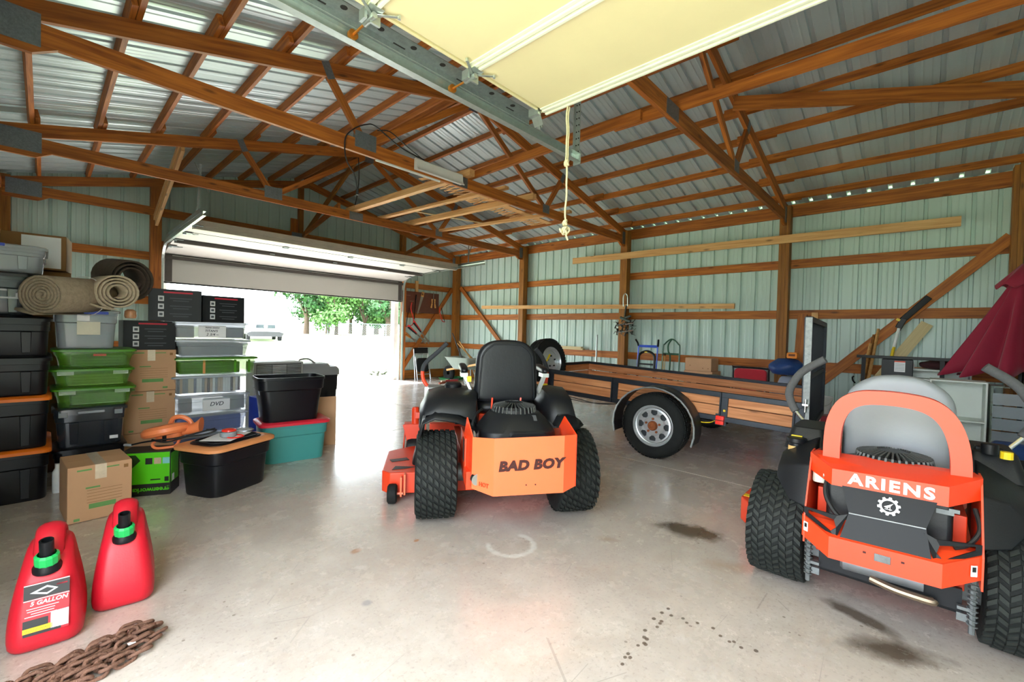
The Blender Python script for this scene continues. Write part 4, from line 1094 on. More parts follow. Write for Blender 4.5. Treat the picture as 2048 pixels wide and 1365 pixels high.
lever2([(0.36, 0.40, 0.66), (0.42, 0.43, 0.75), (0.47, 0.45, 0.815), (0.50, 0.46, 0.87), (0.51, 0.46, 0.93), (0.485, 0.46, 1.00), (0.435, 0.45, 1.07), (0.335, 0.44, 1.145)], 12)
d2 = obj('mower_deck', MB().poly([(-0.73, 0.38, 0.08), (-0.66, 0.28, 0.08), (0.62, 0.28, 0.08), (0.62, 0.95, 0.08), (-0.60, 0.95, 0.08), (-0.73, 0.85, 0.08)], (0, 0, 0.15)), ORANGE2, Bm, bevel=0.01)
obj('decal', MB().box((-0.69, 0.42, 0.232), (0.06, 0.05, 0.002)), YELLOW, d2)
caster(Bm, -0.45, 1.18, 0.14, 0.46, BLACK)
caster(Bm, 0.45, 1.18, 0.14, 0.46, BLACK)
obj('front_frame', MB().bar((-0.45, 1.16, 0.44), (-0.22, 0.45, 0.40), 0.06, 0.06).bar((0.45, 1.16, 0.44), (0.22, 0.45, 0.40), 0.06, 0.06).box((0, 0.85, 0.40), (0.5, 0.06, 0.05)), ORANGE2, Bm)
obj('key_switch_panel', MB().box((0.335, 0.20, 0.775), (0.09, 0.05, 0.03)), BLACK, Bm, bevel=0.006)
obj('knob', MB().cyl((0.33, 0.10, 0.77), (0.33, 0.10, 0.82), 0.028, n=14), BLACK, Bm, bevel=0.006)
obj('yellow_knob', MB().cyl((0.375, 0.05, 0.77), (0.375, 0.05, 0.80), 0.02, n=12), YELLOW, Bm)

# ================================================================ utility trailer
TBLK = mat('trailer_black_steel', '#2b3038', 0.45, 0.5, 0.25, 14, bump=0.1, bscale=90)
TGRY = mat('worn_grey_steel', '#8d9192', 0.5, 0.6, 0.3, 30, bump=0.3, bscale=120)
SILV = mat('silver_wheel', '#c4c8cc', 0.32, 0.6, 0.08, 20)
RUST = mat('rust', '#8a4a24', 0.8, 0.2, 0.35, 25, bump=0.4)
T = thing('utility_trailer', 'long black framed utility trailer with orange wood plank sides and ramp gate', 'trailer', (4.62, 0.79, 0), (R_(2.3), 0, R_(4)))
TW, TLn = 1.76, 3.15
for x, s in ((0, -1), (TW, 1)):
    obj('top_rail', MB().box((x, TLn/2, 0.675), (0.05, TLn, 0.05)), TBLK, T, bevel=0.004)
    obj('bottom_rail', MB().box((x, TLn/2, 0.44), (0.06, TLn, 0.05)), TBLK, T, bevel=0.004)
    for y in (0.025, 0.64, 1.80, 2.68, 3.12):
        obj('upright', MB().box((x+s*0.012, y, 0.56), (0.02, 0.07 if y > 0.1 else 0.09, 0.28)).box((x+s*0.03, y+0.03, 0.56), (0.045, 0.012, 0.28)), TBLK, T, bevel=0.003)
    for z, h in ((0.512, 0.098), (0.618, 0.092)):
        beam('side_board', (x-s*0.018, 0.04, z), (x-s*0.018, TLn-0.02, z), 0.032, h, TRAILW, T)
for z, h in ((0.512, 0.098), (0.618, 0.092)):
    beam('side_board', (0.05, TLn-0.03, z), (TW-0.05, TLn-0.03, z), 0.032, h, TRAILW, T)
obj('top_rail', MB().box((TW/2, TLn, 0.675), (TW, 0.05, 0.05)), TBLK, T, bevel=0.004)
obj('bottom_rail', MB().box((TW/2, TLn, 0.44), (TW, 0.06, 0.05)).box((TW/2, 0.02, 0.44), (TW, 0.05, 0.05)).box((TW/2, 1.2, 0.42), (TW, 0.05, 0.05)), TBLK, T)
for i in range(9):
    beam('deck_board', (0.11+i*0.193, 0.05, 0.455), (0.11+i*0.193, TLn-0.06, 0.455), 0.187, 0.03, TRAILW, T)
obj('tongue', MB().bar((0.25, TLn, 0.43), (TW/2, TLn+0.95, 0.43), 0.06, 0.06).bar((TW-0.25, TLn, 0.43), (TW/2, TLn+0.95, 0.43), 0.06, 0.06).box((TW/2, TLn+1.0, 0.46), (0.07, 0.22, 0.07)), TBLK, T)
obj('tongue_jack', MB().cyl((TW/2, TLn+0.7, -0.14), (TW/2, TLn+0.7, 0.75), 0.03).cyl((TW/2, TLn+0.7, -0.14), (TW/2, TLn+0.7, -0.12), 0.08), TBLK, T, smooth=True)
obj('axle', MB().cyl((-0.10, 1.25, 0.285), (TW+0.10, 1.25, 0.285), 0.03).box((0.1, 1.25, 0.36), (0.05, 0.62, 0.03)).box((TW-0.1, 1.25, 0.36), (0.05, 0.62, 0.03)), TBLK, T, smooth=True)
def road_wheel(parent, c, R, Wd, name, hub=RUST, axis_rot=(0, 0, 0), full=True):
    """tyre with 8-window steel rim; the outer face looks along -X before rotation"""
    w = obj(name, MB().lathe([(R*0.63, -Wd*0.42), (R*0.66, -Wd*0.50), (R*0.80, -Wd*0.53), (R*0.93, -Wd*0.47), (R*0.985, -Wd*0.36), (R, -Wd*0.2), (R, Wd*0.2), (R*0.985, Wd*0.36), (R*0.93, Wd*0.47), (R*0.80, Wd*0.53), (R*0.66, Wd*0.50), (R*0.63, Wd*0.42)], (0, 0, 0), 'x', 56), RUBBER, parent, smooth=True, ang=50, loc=c, rot=axis_rot)
    mb = MB()
    for k in range(48):
        for q in (-0.34, -0.12, 0.12, 0.34):
            a = 2*PI*(k+(0.5 if abs(q) < 0.2 else 0))/48
            rr = R*1.004 if abs(q) < 0.2 else R*0.992
            mb.box((q*Wd, rr*math.cos(a), rr*math.sin(a)), (Wd*0.17, R*0.10, R*0.022), (a-PI/2, 0, 0))
    td = obj('tread', mb, RUBBER, w); td['kind'] = 'stuff'
    rr = R*0.64
    dx = -Wd*0.30
    rim = obj('rim', MB().lathe([(rr, -Wd*0.44), (rr*0.97, -Wd*0.46), (rr*0.93, -Wd*0.42), (rr*0.90, -Wd*0.30), (rr*0.86, -Wd*0.28), (rr*0.83, -Wd*0.2), (rr*0.83, Wd*0.4), (rr, Wd*0.42)], (0, 0, 0), 'x', 48), SILV, w, smooth=True)
    # disc with eight windows: spokes between two rings
    outer = MB().lathe([(rr*0.84, dx+0.0), (rr*0.76, dx-0.004), (rr*0.74, dx+0.006)], (0, 0, 0), 'x', 48)
    obj('rim_ring', outer, SILV, rim, smooth=True)
    obj('rim_disc', MB().lathe([(rr*0.50, dx+0.0), (rr*0.44, dx-0.012), (rr*0.20, dx-0.014), (0.001, dx-0.014)], (0, 0, 0), 'x', 48), SILV, rim, smooth=True)
    if full:
        for k in range(8):
            a = 2*PI*(k+0.5)/8
            r0, r1 = rr*0.49, rr*0.77
            def P(r, da, x): return (x, r*math.cos(a+da), r*math.sin(a+da))
            obj('rim_spoke', MB().loft([[P(r0, -0.30, dx), P(r0, 0.30, dx), P(r0, 0.30, dx+0.006), P(r0, -0.30, dx+0.006)], [P(rr*0.62, -0.13, dx-0.004), P(rr*0.62, 0.13, dx-0.004), P(rr*0.62, 0.13, dx+0.004), P(rr*0.62, -0.13, dx+0.004)], [P(r1, -0.20, dx-0.002), P(r1, 0.20, dx-0.002), P(r1, 0.20, dx+0.006), P(r1, -0.20, dx+0.006)]]), SILV, rim)
        obj('rim_back', MB().cyl((dx+0.05, 0, 0), (dx+0.055, 0, 0), rr*0.82, n=32), mat('rim_shade', '#3c4044', 0.6, 0.3), rim)
    else:
        obj('rim_back', MB().lathe([(rr*0.84, dx+0.012), (rr*0.55, dx+0.0), (rr*0.48, dx-0.006)], (0, 0, 0), 'x', 40), SILV, rim, smooth=True)
    if hub:
        obj('hub', MB().lathe([(0.050, dx-0.014), (0.048, dx-0.035), (0.040, dx-0.05), (0.018, dx-0.052), (0.016, dx-0.045), (0.001, dx-0.045)], (0, 0, 0), 'x', 24), hub, rim, smooth=True)
    for k in range(5):
        a = 2*PI*k/5+0.3
        obj('lug_nut', MB().cyl((dx-0.016, 0.072*math.cos(a), 0.072*math.sin(a)), (dx-0.032, 0.072*math.cos(a), 0.072*math.sin(a)), 0.012, n=6), RUST if hub else TBLK, rim)
    return w
road_wheel(T, (-0.155, 1.25, 0.287), 0.333, 0.20, 'road_wheel')
w2 = road_wheel(T, (TW+0.155, 1.25, 0.287), 0.333, 0.20, 'road_wheel', axis_rot=(0, 0, PI))
for x, s in ((-0.155, 1), (TW+0.155, -1)):
    mb = MB(); out = []; inn = []
    R0 = 0.40
    for i in range(17):
        a = R_(198-i*(216/16))
        y, z = 1.25+R0*1.06*math.cos(a), 0.29+R0*math.sin(a)*1.0
        out.append((y, z))
    rows = [[(x-0.115, y, z-0.012) for y, z in out], [(x-0.105, y, z) for y, z in out], [(x+0.115, y, z) for y, z in out]]
    fdx = obj('fender', mb.sheet(rows), TBLK, T, smooth=True, solid=0.006, ang=60)
    obj('fender_edge', MB().tube([(x-0.118, y, z-0.005) for y, z in out], 0.009, 6), TGRY, fdx, smooth=True)
tlt = obj('tail_light', MB().box((-0.045, 0.66, 0.43), (0.05, 0.075, 0.085)), mat('red_lens', '#ff3a30', 0.2, 0, 0.05, emit=None), T, bevel=0.006)
obj('lens_divider', MB().box((-0.071, 0.66, 0.43), (0.003, 0.078, 0.006)), DKRED, tlt)
obj('light_bracket', MB().box((-0.02, 0.66, 0.43), (0.012, 0.10, 0.11)), TBLK, tlt)
obj('marker_clip', MB().box((-0.03, 0.63, 0.525), (0.015, 0.02, 0.02)), YELLOW, T)
obj('light_wire', MB().tube(curve_pts([(-0.02, 0.70, 0.42), (-0.02, 0.76, 0.385), (-0.02, 0.85, 0.375), (-0.01, 0.92, 0.40)]), 0.005, 6), YELLOW, T, smooth=True)
obj('light_wire', MB().tube(curve_pts([(-0.015, 0.72, 0.40), (-0.01, 0.80, 0.39), (0.0, 0.92, 0.405)]), 0.010, 6), HOSE, T, smooth=True)
obj('loose_wire', MB().tube(curve_pts([(0.0, 1.7, 0.42), (0.0, 2.0, 0.37), (0.0, 2.3, 0.385), (0.0, 2.75, 0.42)]), 0.005, 6).tube(curve_pts([(0.0, 1.8, 0.40), (0.0, 2.2, 0.36), (0.0, 2.6, 0.38), (0.0, 2.9, 0.36)]), 0.004, 6), HOSE, T, smooth=True)
# ramp gate, standing
gt = obj('ramp_gate', MB().box((0.02, -0.045, 0.93), (0.05, 0.06, 1.06)).box((TW-0.06, -0.045, 0.93), (0.05, 0.06, 1.06)).box((TW/2-0.02, -0.045, 1.445), (TW-0.08, 0.06, 0.05)).box((TW/2-0.02, -0.045, 0.42), (TW-0.08, 0.06, 0.05)).box((TW/2-0.02, -0.045, 0.92), (TW-0.08, 0.04, 0.04)), TBLK, T, bevel=0.003, rot=(R_(-2.3), 0, R_(0)))
obj('gate_edge', MB().box((-0.004, -0.05, 0.93), (0.006, 0.05, 1.06)), TGRY, gt)
mb = MB()
for i in range(34):
    mb.bar((0.04+i*0.05, -0.045, 0.44), (0.04+i*0.05, -0.045, 1.43), 0.008, 0.012)
for i in range(20):
    mb.bar((0.04, -0.04, 0.46+i*0.05), (TW-0.07, -0.04, 0.46+i*0.05), 0.008, 0.008)
ms = obj('gate_mesh', mb, TBLK, gt); ms['kind'] = 'stuff'
obj('gate_latch', MB().box((-0.03, -0.02, 0.69), (0.06, 0.05, 0.02)).cyl((-0.03, -0.02, 0.62), (-0.03, -0.02, 0.74), 0.012, n=8), CHROME, T, bevel=0.004)
sp = thing('spare_wheel', 'spare tire with plain grey rim standing up behind the trailer front board', 'tire', (4.60, 3.66, 0.885), (0, R_(8), R_(88)))
road_wheel(sp, (0, 0, 0), 0.305, 0.20, 'tire', hub=None, full=False)
obj('strap', MB().tube([(-0.08, 0.02, 0.09), (-0.10, 0.10, 0.02), (-0.12, 0.16, 0.0)], 0.012, 6), YELLOW, sp)

# ================================================================ along the right wall
CARD = mat('cardboard', '#c69a76', 0.8, 0, 0.06, 3, bump=0.05, bscale=80)
CARDD = mat('dark_cardboard', '#8a6238', 0.8, 0, 0.08, 3)
tag(beam('board', (7.83, 5.58, 2.85), (7.83, -0.30, 2.80), 0.038, 0.125, WOODL), 'long high light board nailed across the posts near the right eave', 'board')
tag(beam('board', (7.83, 8.43, 1.915), (7.83, 2.30, 1.80), 0.038, 0.085, WOODL), 'long thin board hung level on the posts at mid height of the right wall', 'board')
for i, (y, z) in enumerate(((5.95, 0.95), (5.97, 0.985))):
    tag(beam('board', (7.99-0.03*i, y+0.60, z), (7.99-0.03*i, y-0.60, z), 0.085, 0.035, WOODY), ('short yellow pine board lying on the lowest girt, lower of the two', 'short yellow pine board on the lowest girt, lying on another board')[i], 'board')
single('metal_pipe', MB().cyl((0, 0, 0), (0.12, 0.06, 1.27), 0.018, n=10), STEEL, 'thin grey metal pipe leaning upright on the right wall behind the trailer', 'pipe', (7.85, 4.95, 0), smooth=True)
BLUEM = mat('blue_enamel', '#2b52c8', 0.35, 0.1, 0.06)
GREENM = mat('dark_green_enamel', '#2c5a44', 0.4, 0.1, 0.08)
h = thing('hand_truck', 'blue hand truck with black curved loop leaning on the right wall', 'hand truck', (7.72, 3.79, 0), (0, R_(5), 0))
for y in (-0.19, 0.19):
    obj('upright_tube', MB().tube([(0, y, 0.08), (0, y, 1.10)], 0.014, 8), BLUEM, h, smooth=True)
    obj('handle_grip', MB().tube([(0, y*1.02, 1.08), (-0.02, y*1.08, 1.14), (-0.07, y*1.2, 1.20)], 0.017, 8), BLACK, h, smooth=True)
    obj('wheel', MB().lathe([(0.03, -0.03), (0.10, -0.035), (0.125, -0.02), (0.125, 0.02), (0.10, 0.035), (0.03, 0.03)], (0.08, y*1.2, 0.125), 'y', 20), RUBBER, h, smooth=True)
obj('cross_bar', MB().box((0, 0, 1.08), (0.02, 0.38, 0.045)).box((0, 0, 0.30), (0.02, 0.38, 0.03)), BLUEM, h)
obj('folding_loop', MB().tube(curve_pts([(-0.03, -0.16, 0.30), (-0.03, -0.16, 0.80), (-0.03, -0.13, 0.93), (-0.03, 0, 0.985), (-0.03, 0.13, 0.93), (-0.03, 0.16, 0.80), (-0.03, 0.16, 0.30)], 5), 0.022, 8), BLACK, h, smooth=True)
obj('rung', MB().box((-0.03, 0, 0.74), (0.02, 0.30, 0.03)), BLACK, h)
obj('yellow_sticker', MB().box((-0.055, 0.01, 0.965), (0.004, 0.05, 0.02)), YELLOW, h)
obj('toe_plate', MB().box((-0.10, 0, 0.012), (0.22, 0.36, 0.012)), BLUEM, h)
h = thing('hand_truck', 'dark green hand truck with arched tube top leaning on the right wall', 'hand truck', (7.74, 3.34, 0), (0, R_(4), 0))
obj('arched_tube', MB().tube(curve_pts([(0, -0.155, 0.05), (0, -0.155, 1.0), (0, -0.12, 1.14), (0, 0, 1.225), (0, 0.12, 1.14), (0, 0.155, 1.0), (0, 0.155, 0.05)], 5), 0.013, 8), GREENM, h, smooth=True)
obj('spine_tube', MB().tube(curve_pts([(0, 0.0, 1.225), (-0.02, 0.05, 1.12), (-0.03, 0.04, 1.0), (0, 0.01, 0.85), (0, 0.02, 0.10)], 5), 0.014, 8), GREENM, h, smooth=True)
obj('cross_bar', MB().box((0, 0, 0.955), (0.02, 0.31, 0.035)).box((0, 0, 0.35), (0.02, 0.31, 0.03)), GREENM, h)
obj('toe_plate', MB().box((-0.10, 0, 0.012), (0.20, 0.30, 0.012)), GREENM, h)
for y in (-0.19, 0.19):
    obj('wheel', MB().lathe([(0.03, -0.03), (0.10, -0.035), (0.125, -0.02), (0.125, 0.02), (0.10, 0.035), (0.03, 0.03)], (0.06, y, 0.125), 'y', 20), RUBBER, h, smooth=True)
for dy, lab in ((0.09, 'yellow bungee cord hooked on the green hand truck crossbar, left of the pair'), (0.055, 'yellow bungee cord hooked on the green hand truck crossbar, right of the pair')):
    b = thing('bungee_cord', lab, 'cord', (7.68, 3.34+dy, 0.50))
    obj('cord', MB().tube([(0, 0, 0.42), (0.0, 0.003, 0.2), (0, 0, 0.0)], 0.006, 6), mat('tan_bungee', '#c9a35a', 0.8), b, smooth=True)
    obj('hook', MB().tube(curve_pts([(0.0, 0, 0.42), (-0.01, 0.005, 0.445), (0.02, 0.012, 0.455), (0.03, 0.0, 0.44)], 4), 0.008, 6), BLACK, b, smooth=True)
# cultivator attachment on the middle post
c_ = thing('tiller_tines', 'cluster of dark steel cultivator tines hanging from a hook on the middle post', 'tiller tines', (7.74, 4.24, 1.30))
TINE = mat('tine_steel', '#4a524f', 0.42, 0.7, 0.4, 30)
random.seed(3)
obj('hanging_bar', MB().bar((0, 0.02, 0.30), (0.02, 0.0, 0.56), 0.03, 0.02), TINE, c_)
for zz in (0.05, 0.19):
    obj('tine_shaft', MB().cyl((-0.02, -0.19, zz+0.02), (0.0, 0.19, zz-0.02), 0.016, n=10), CHROME, c_, smooth=True)
    for k in range(4):
        yy = -0.16+k*0.107
        for j in range(4):
            a = 2*PI*j/4+k*0.5+zz*4
            d1 = (-0.01+0.055*math.cos(a), yy+0.015, zz+0.055*math.sin(a))
            d2 = (-0.01+0.095*math.cos(a+0.5), yy+0.035*(1 if k % 2 else -1), zz+0.095*math.sin(a+0.5))
            obj('tine', MB().bar((-0.01, yy, zz), d1, 0.028, 0.006).bar(d1, d2, 0.024, 0.006), TINE, c_)
obj('gear_case', MB().box((0.0, 0.0, 0.28), (0.05, 0.24, 0.05), (0.35, 0, 0)).box((-0.01, -0.06, 0.33), (0.05, 0.12, 0.04), (-0.3, 0, 0)), TINE, c_, bevel=0.01)
single('wall_hook', MB().tube(curve_pts([(0, -0.045, 0.0), (-0.01, -0.045, 0.18), (-0.01, -0.02, 0.24), (-0.01, 0.02, 0.24), (-0.01, 0.045, 0.18), (0, 0.045, 0.0)], 5), 0.010, 8), STEEL, 'bent grey steel hook looped over the middle post above the tines', 'hook', (7.80, 4.28, 1.84), smooth=True)
single('wall_hook', MB().tube(curve_pts([(0, 0, 0.04), (-0.03, 0.01, 0.02), (-0.05, 0, -0.02), (-0.02, -0.02, -0.05)], 5), 0.010, 8), BLACK, 'small black hose hook on the steel siding above the red handcart', 'hook', (8.02, 0.72, 0.72), smooth=True)
def carton(name, label, cat, w, d, h_, loc, rot=0.0, m=CARD, flaps=True, group=None):
    t = thing(name, label, cat, loc, rot, group)
    obj('carton_body', MB().box((0, 0, h_/2), (w, d, h_-0.004)), m, t, bevel=0.004)
    if flaps:
        for s in (-1, 1):
            obj('flap', MB().box((0, s*d/4, h_-0.001), (w-0.004, d/2-0.003, 0.004)), m, t)
    return t
cb = carton('cardboard_box', 'large plain cardboard box under another, behind the far trailer side', 'box', 0.40, 0.47, 0.70, (7.70, 2.74, 0))
cb2 = carton('cardboard_box', 'small cardboard box with three dark spots on top of the large box', 'box', 0.34, 0.43, 0.215, (7.68, 2.745, 0.702))
for y, z in ((0.13, 0.09), (-0.08, 0.05), (-0.165, 0.05)):
    obj('dark_spot', MB().box((-0.171, y, z), (0.003, 0.014, 0.014)), CARDD, cb2)
RED = mat('red_fabric', '#b01226', 0.8, 0, 0.1, 10, sheen=0.3)
fc_ = thing('folding_chair', 'red padded folding chair with black frame standing behind the trailer', 'chair', (7.50, 1.94, 0), (0, 0, 0))
obj('back_pad', MB().loft([[(x, y, z+0.63) for y, z in rrect(0.46, 0.34, 0.06)] for x in (-0.03, 0.03)]), RED, fc_, bevel=0.012)
obj('frame', MB().tube(curve_pts([(0, -0.25, 0.0), (0, -0.25, 0.75), (0, -0.22, 0.81), (0, 0.22, 0.81), (0, 0.25, 0.75), (0, 0.25, 0.0)], 4), 0.014, 8).tube([(-0.32, -0.24, 0.0), (-0.02, -0.24, 0.55)], 0.012, 8).tube([(-0.32, 0.24, 0.0), (-0.02, 0.24, 0.55)], 0.012, 8), BLACK, fc_, smooth=True)
obj('seat_pad', MB().box((-0.20, 0, 0.44), (0.38, 0.44, 0.05)), RED, fc_, bevel=0.02)
# bags
def lump(name, label, cat, m, loc, sx, sy, sz, seed, rot=0.0, sub=2, amp=0.14):
    rnd = random.Random(seed)
    rings = []
    n = 16
    for i in range(8):
        t = i/7
        k = (0.80+0.35*math.sin(PI*min(1, t*1.1)))*(1 if t < 0.85 else 0.75) if i else 0.85
        rings.append([(sx/2*k*math.cos(2*PI*j/n)*(1+amp*rnd.uniform(-1, 1)), sy/2*k*math.sin(2*PI*j/n)*(1+amp*rnd.uniform(-1, 1)), sz*t+sz*0.03*rnd.uniform(-1, 1)*(1 if i else 0)) for j in range(n)])
    return single(name, MB().loft(rings), m, label, cat, loc, (0, 0, rot), smooth=True, sub=1)
GREYB = mat('grey_bag_cloth', '#8d93a3', 0.85, 0, 0.12, 8, bump=0.3, bscale=25)
NAVY = mat('navy_tarp', '#1c3f7a', 0.5, 0, 0.2, 6, bump=0.4, bscale=18)
lump('cloth_bag', 'grey cloth bag under the blue tarp bundle behind the trailer gate', 'bag', GREYB, (7.42, 1.42, 0.0), 0.32, 0.36, 0.74, 4)
lump('tarp_bundle', 'crumpled blue tarp bundle stuffed on the grey bag by the wall', 'tarp', NAVY, (7.42, 1.44, 0.745), 0.32, 0.42, 0.25, 8, amp=0.2)
dr = thing('cordless_tool', 'orange tool with black face lying on top of the blue tarp bundle', 'tool', (7.34, 1.36, 1.0))
obj('housing', MB().loft([[(x, y, z+0.04) for y, z in rrect(0.13, 0.085, 0.02)] for x in (-0.05, 0.10)]), mat('safety_orange', '#f08a1c', 0.5), dr, bevel=0.008)
obj('face_plate', MB().box((-0.052, 0, 0.045), (0.004, 0.08, 0.03)), mat('brown_plastic', '#7a3c10', 0.6), dr)  # flat brown face on the orange housing
tag(beam('plank', (7.79, 1.40, 0.0), (7.94, 1.36, 1.66), 0.12, 0.035, WOOD, up=(1, 0, 0)), 'wide board standing upright beside the third post, left of two', 'plank')
tag(beam('plank', (7.76, 1.18, 0.0), (7.93, 1.20, 1.68), 0.08, 0.035, WOODL, up=(1, 0, 0)), 'narrow board standing upright beside the third post, right of two', 'plank')
# ---- red handcart and bucket
rc = thing('handcart', 'small red metal handcart on black wheels beyond the orange-red mower', 'cart', (6.75, 0.92, 0))
obj('tray', MB().loft([[(x, y, 0.18) for x, y in rrect(0.40, 0.30, 0.03)], [(x, y, 0.34) for x, y in rrect(0.46, 0.34, 0.03)]]), mat('dark_red_enamel', '#8e1a30', 0.4), rc, bevel=0.006)
obj('badge', MB().box((-0.222, 0.03, 0.285), (0.004, 0.12, 0.04)), mat('pink_badge', '#d9a0a0', 0.5), rc)
for y in (-0.17, 0.17):
    for x in (-0.15, 0.15):
        wl_ = obj('wheel', MB().lathe([(0.02, -0.02), (0.07, -0.028), (0.10, -0.02), (0.10, 0.02), (0.07, 0.028), (0.02, 0.02)], (x, y, 0.10), 'y', 20), RUBBER, rc, smooth=True)
        obj('wheel_disc', MB().cyl((x, y-0.022, 0.10), (x, y+0.022, 0.10), 0.06, n=18), mat('grey_disc', '#b9b9b4', 0.5), wl_)
obj('axle', MB().cyl((-0.15, -0.17, 0.10), (-0.15, 0.17, 0.10), 0.01).cyl((0.15, -0.17, 0.10), (0.15, 0.17, 0.10), 0.01).box((0, 0, 0.14), (0.3, 0.05, 0.08)), BLACK, rc)
bk = thing('bucket', 'white plastic bucket sitting in the small red handcart', 'bucket', (6.77, 0.94, 0.342))
obj('bucket_body', MB().lathe([(0.001, 0.0), (0.10, 0.0), (0.135, 0.20), (0.142, 0.20), (0.142, 0.212), (0.13, 0.212), (0.097, 0.01), (0.001, 0.01)], (0, 0, 0), 'z', 28), WHITE, bk, smooth=True)
obj('bail', MB().tube(curve_pts([(0, 0.14, 0.19), (-0.10, 0.1, 0.12), (-0.14, 0, 0.10), (-0.10, -0.1, 0.12), (0, -0.14, 0.19)], 4), 0.003, 6), STEEL, bk)
# ---- tools leaning
HAND = wood('tool_handle', '#b07a3a', '#d8a868', vary=0.12, knots=False)
for i, (p, q, lab) in enumerate((((7.25, 0.68, 0), (7.62, 0.517, 1.24), 'thick wooden tool handle leaning on the wall, nearest the trailer gate'),
        ((7.25, 0.60, 0), (7.70, 0.445, 1.44), 'tall thin wooden tool handle leaning on the wall, third from the trailer gate'),
        ((7.30, 0.65, 0), (7.72, 0.49, 1.36), 'dark wooden tool handle leaning between two lighter ones'))):
    single('garden_tool', MB().cyl(p, q, 0.024, 0.017, 10), HAND if i != 2 else POST, lab, 'tool', smooth=True)
ps = thing('pole_saw', 'pole pruner with white and yellow pole and long black blade guard leaning on the wall', 'pole saw', (7.30, 0.46, 0))
obj('pole', MB().cyl((0, 0, 0), (0.37, -0.18, 1.20), 0.018, n=10), YELLOW, ps, smooth=True)
obj('pole_upper', MB().cyl((0.365, -0.175, 1.18), (0.45, -0.22, 1.45), 0.018, n=10), WHITE, ps, smooth=True)
obj('head', MB().box((0.46, -0.24, 1.52), (0.05, 0.07, 0.14), (0.4, 0, 0)).cyl((0.45, -0.22, 1.42), (0.46, -0.23, 1.48), 0.02, n=8), BLACK, ps, bevel=0.008)
obj('blade_guard', MB().bar((0.47, -0.25, 1.56), (0.50, -0.50, 1.86), 0.02, 0.075), BLACK, ps, bevel=0.008)
obj('head_clamp', MB().box((0.44, -0.21, 1.565), (0.05, 0.04, 0.03), (0.5, 0, 0)), YELLOW, ps)
tag(beam('board', (7.45, 0.86, 0.02), (7.90, -0.03, 1.52), 0.13, 0.03, WOODY, up=(1, 0, 0)), 'pale yellow board leaning slantwise on the right wall below the brace', 'board')
# ---- black bench, shelves, drawers, umbrella
wbk = thing('work_stand', 'black steel bench rail with a labelled dark box in the right corner', 'bench', (7.2, 0.19, 0))
obj('top_rail', MB().box((0, 0, 1.075), (0.10, 0.86, 0.035)), BLACK, wbk, bevel=0.003)
obj('motor_box', MB().box((0.0, 0.035, 0.95), (0.16, 0.29, 0.21)), DARKP, wbk, bevel=0.006)
lb = obj('warning_label', MB().box((-0.082, 0.01, 0.97), (0.003, 0.10, 0.13)), PAPER, wbk)
obj('label_header', MB().box((-0.084, 0.01, 1.03), (0.003, 0.10, 0.016)), ORANGE2, lb)
for k in range(5): obj('label_line', MB().box((-0.084, 0.01, 1.0-0.018*k), (0.002, 0.085, 0.005)), mat('label_grey', '#9a9aa0', 0.8), lb)
for y in (-0.36, 0.36):
    obj('leg', MB().bar((0.02, y, 1.06), (0.06, y*1.05, 0), 0.05, 0.04), BLACK, wbk)
def open_box(name, label, cat, w, d, h_, loc, m, shelves=(), rot=0.0, th=0.016):
    """shelf unit open towards -X: w along Y"""
    t = thing(name, label, cat, loc, rot)
    obj('side_panel', MB().box((0, w/2-th/2, h_/2), (d, th, h_)), m, t, bevel=0.002)
    obj('side_panel', MB().box((0, -w/2+th/2, h_/2), (d, th, h_)), m, t, bevel=0.002)
    obj('top_panel', MB().box((0, 0, h_-th/2), (d, w-2*th, th)), m, t)
    obj('back_panel', MB().box((d/2-0.004, 0, h_/2), (0.006, w-2*th, h_-th)), m, t)
    for z in (0.02,)+tuple(shelves):
        obj('shelf', MB().box((0, 0, z), (d, w-2*th, th)), m, t)
    return t
MEL = mat('white_melamine', '#dfe5df', 0.45, 0, 0.03)
open_box('shelf_unit', 'low wide white shelf unit below the black bench rail', 'shelf', 0.68, 0.30, 0.945, (7.44, -0.08, 0), MEL, (0.45, 0.82))
open_box('shelf_unit', 'white two-cubby shelf unit standing in front of the clear drawers', 'shelf', 0.43, 0.34, 0.875, (6.72, -0.28, 0), MEL, (0.46,))
sb = thing('spray_bottle', 'small white bottle standing on the wide white shelf unit', 'bottle', (7.34, 0.10, 0.946))
obj('bottle_body', MB().lathe([(0.001, 0), (0.028, 0), (0.03, 0.05), (0.02, 0.065), (0.012, 0.07)], (0, 0, 0), 'z', 16), WHITE, sb, smooth=True)
obj('cap', MB().cyl((0, 0, 0.07), (0, 0, 0.10), 0.016, n=12), WHITE, sb, smooth=True)
def clearp(name, col, a):
    m = mat(name, col, 0.18, 0, 0.05, 4, alpha=a)
    return m
CLR = clearp('clear_plastic', '#aab2ba', 0.52)
dw = thing('drawer_cabinet', 'tall clear plastic drawer cabinet beside the red patio umbrella', 'drawers', (6.62, -0.64, 0.0))
obj('case', MB().box((0, 0.125, 0.43), (0.32, 0.012, 0.84)).box((0, -0.125, 0.43), (0.32, 0.012, 0.84)).box((0, 0, 0.845), (0.32, 0.26, 0.014)).box((0, 0, 0.015), (0.32, 0.26, 0.03)), clearp('smoky_clear', '#7f8c80', 0.6), dw)
random.seed(21)
DRC = [mat('drawer_content_%s' % n, c, 0.7) for n, c in (('amber', '#c98a3c'), ('olive', '#6a7058'), ('grey', '#8a938c'), ('brown', '#5f4a32'))]
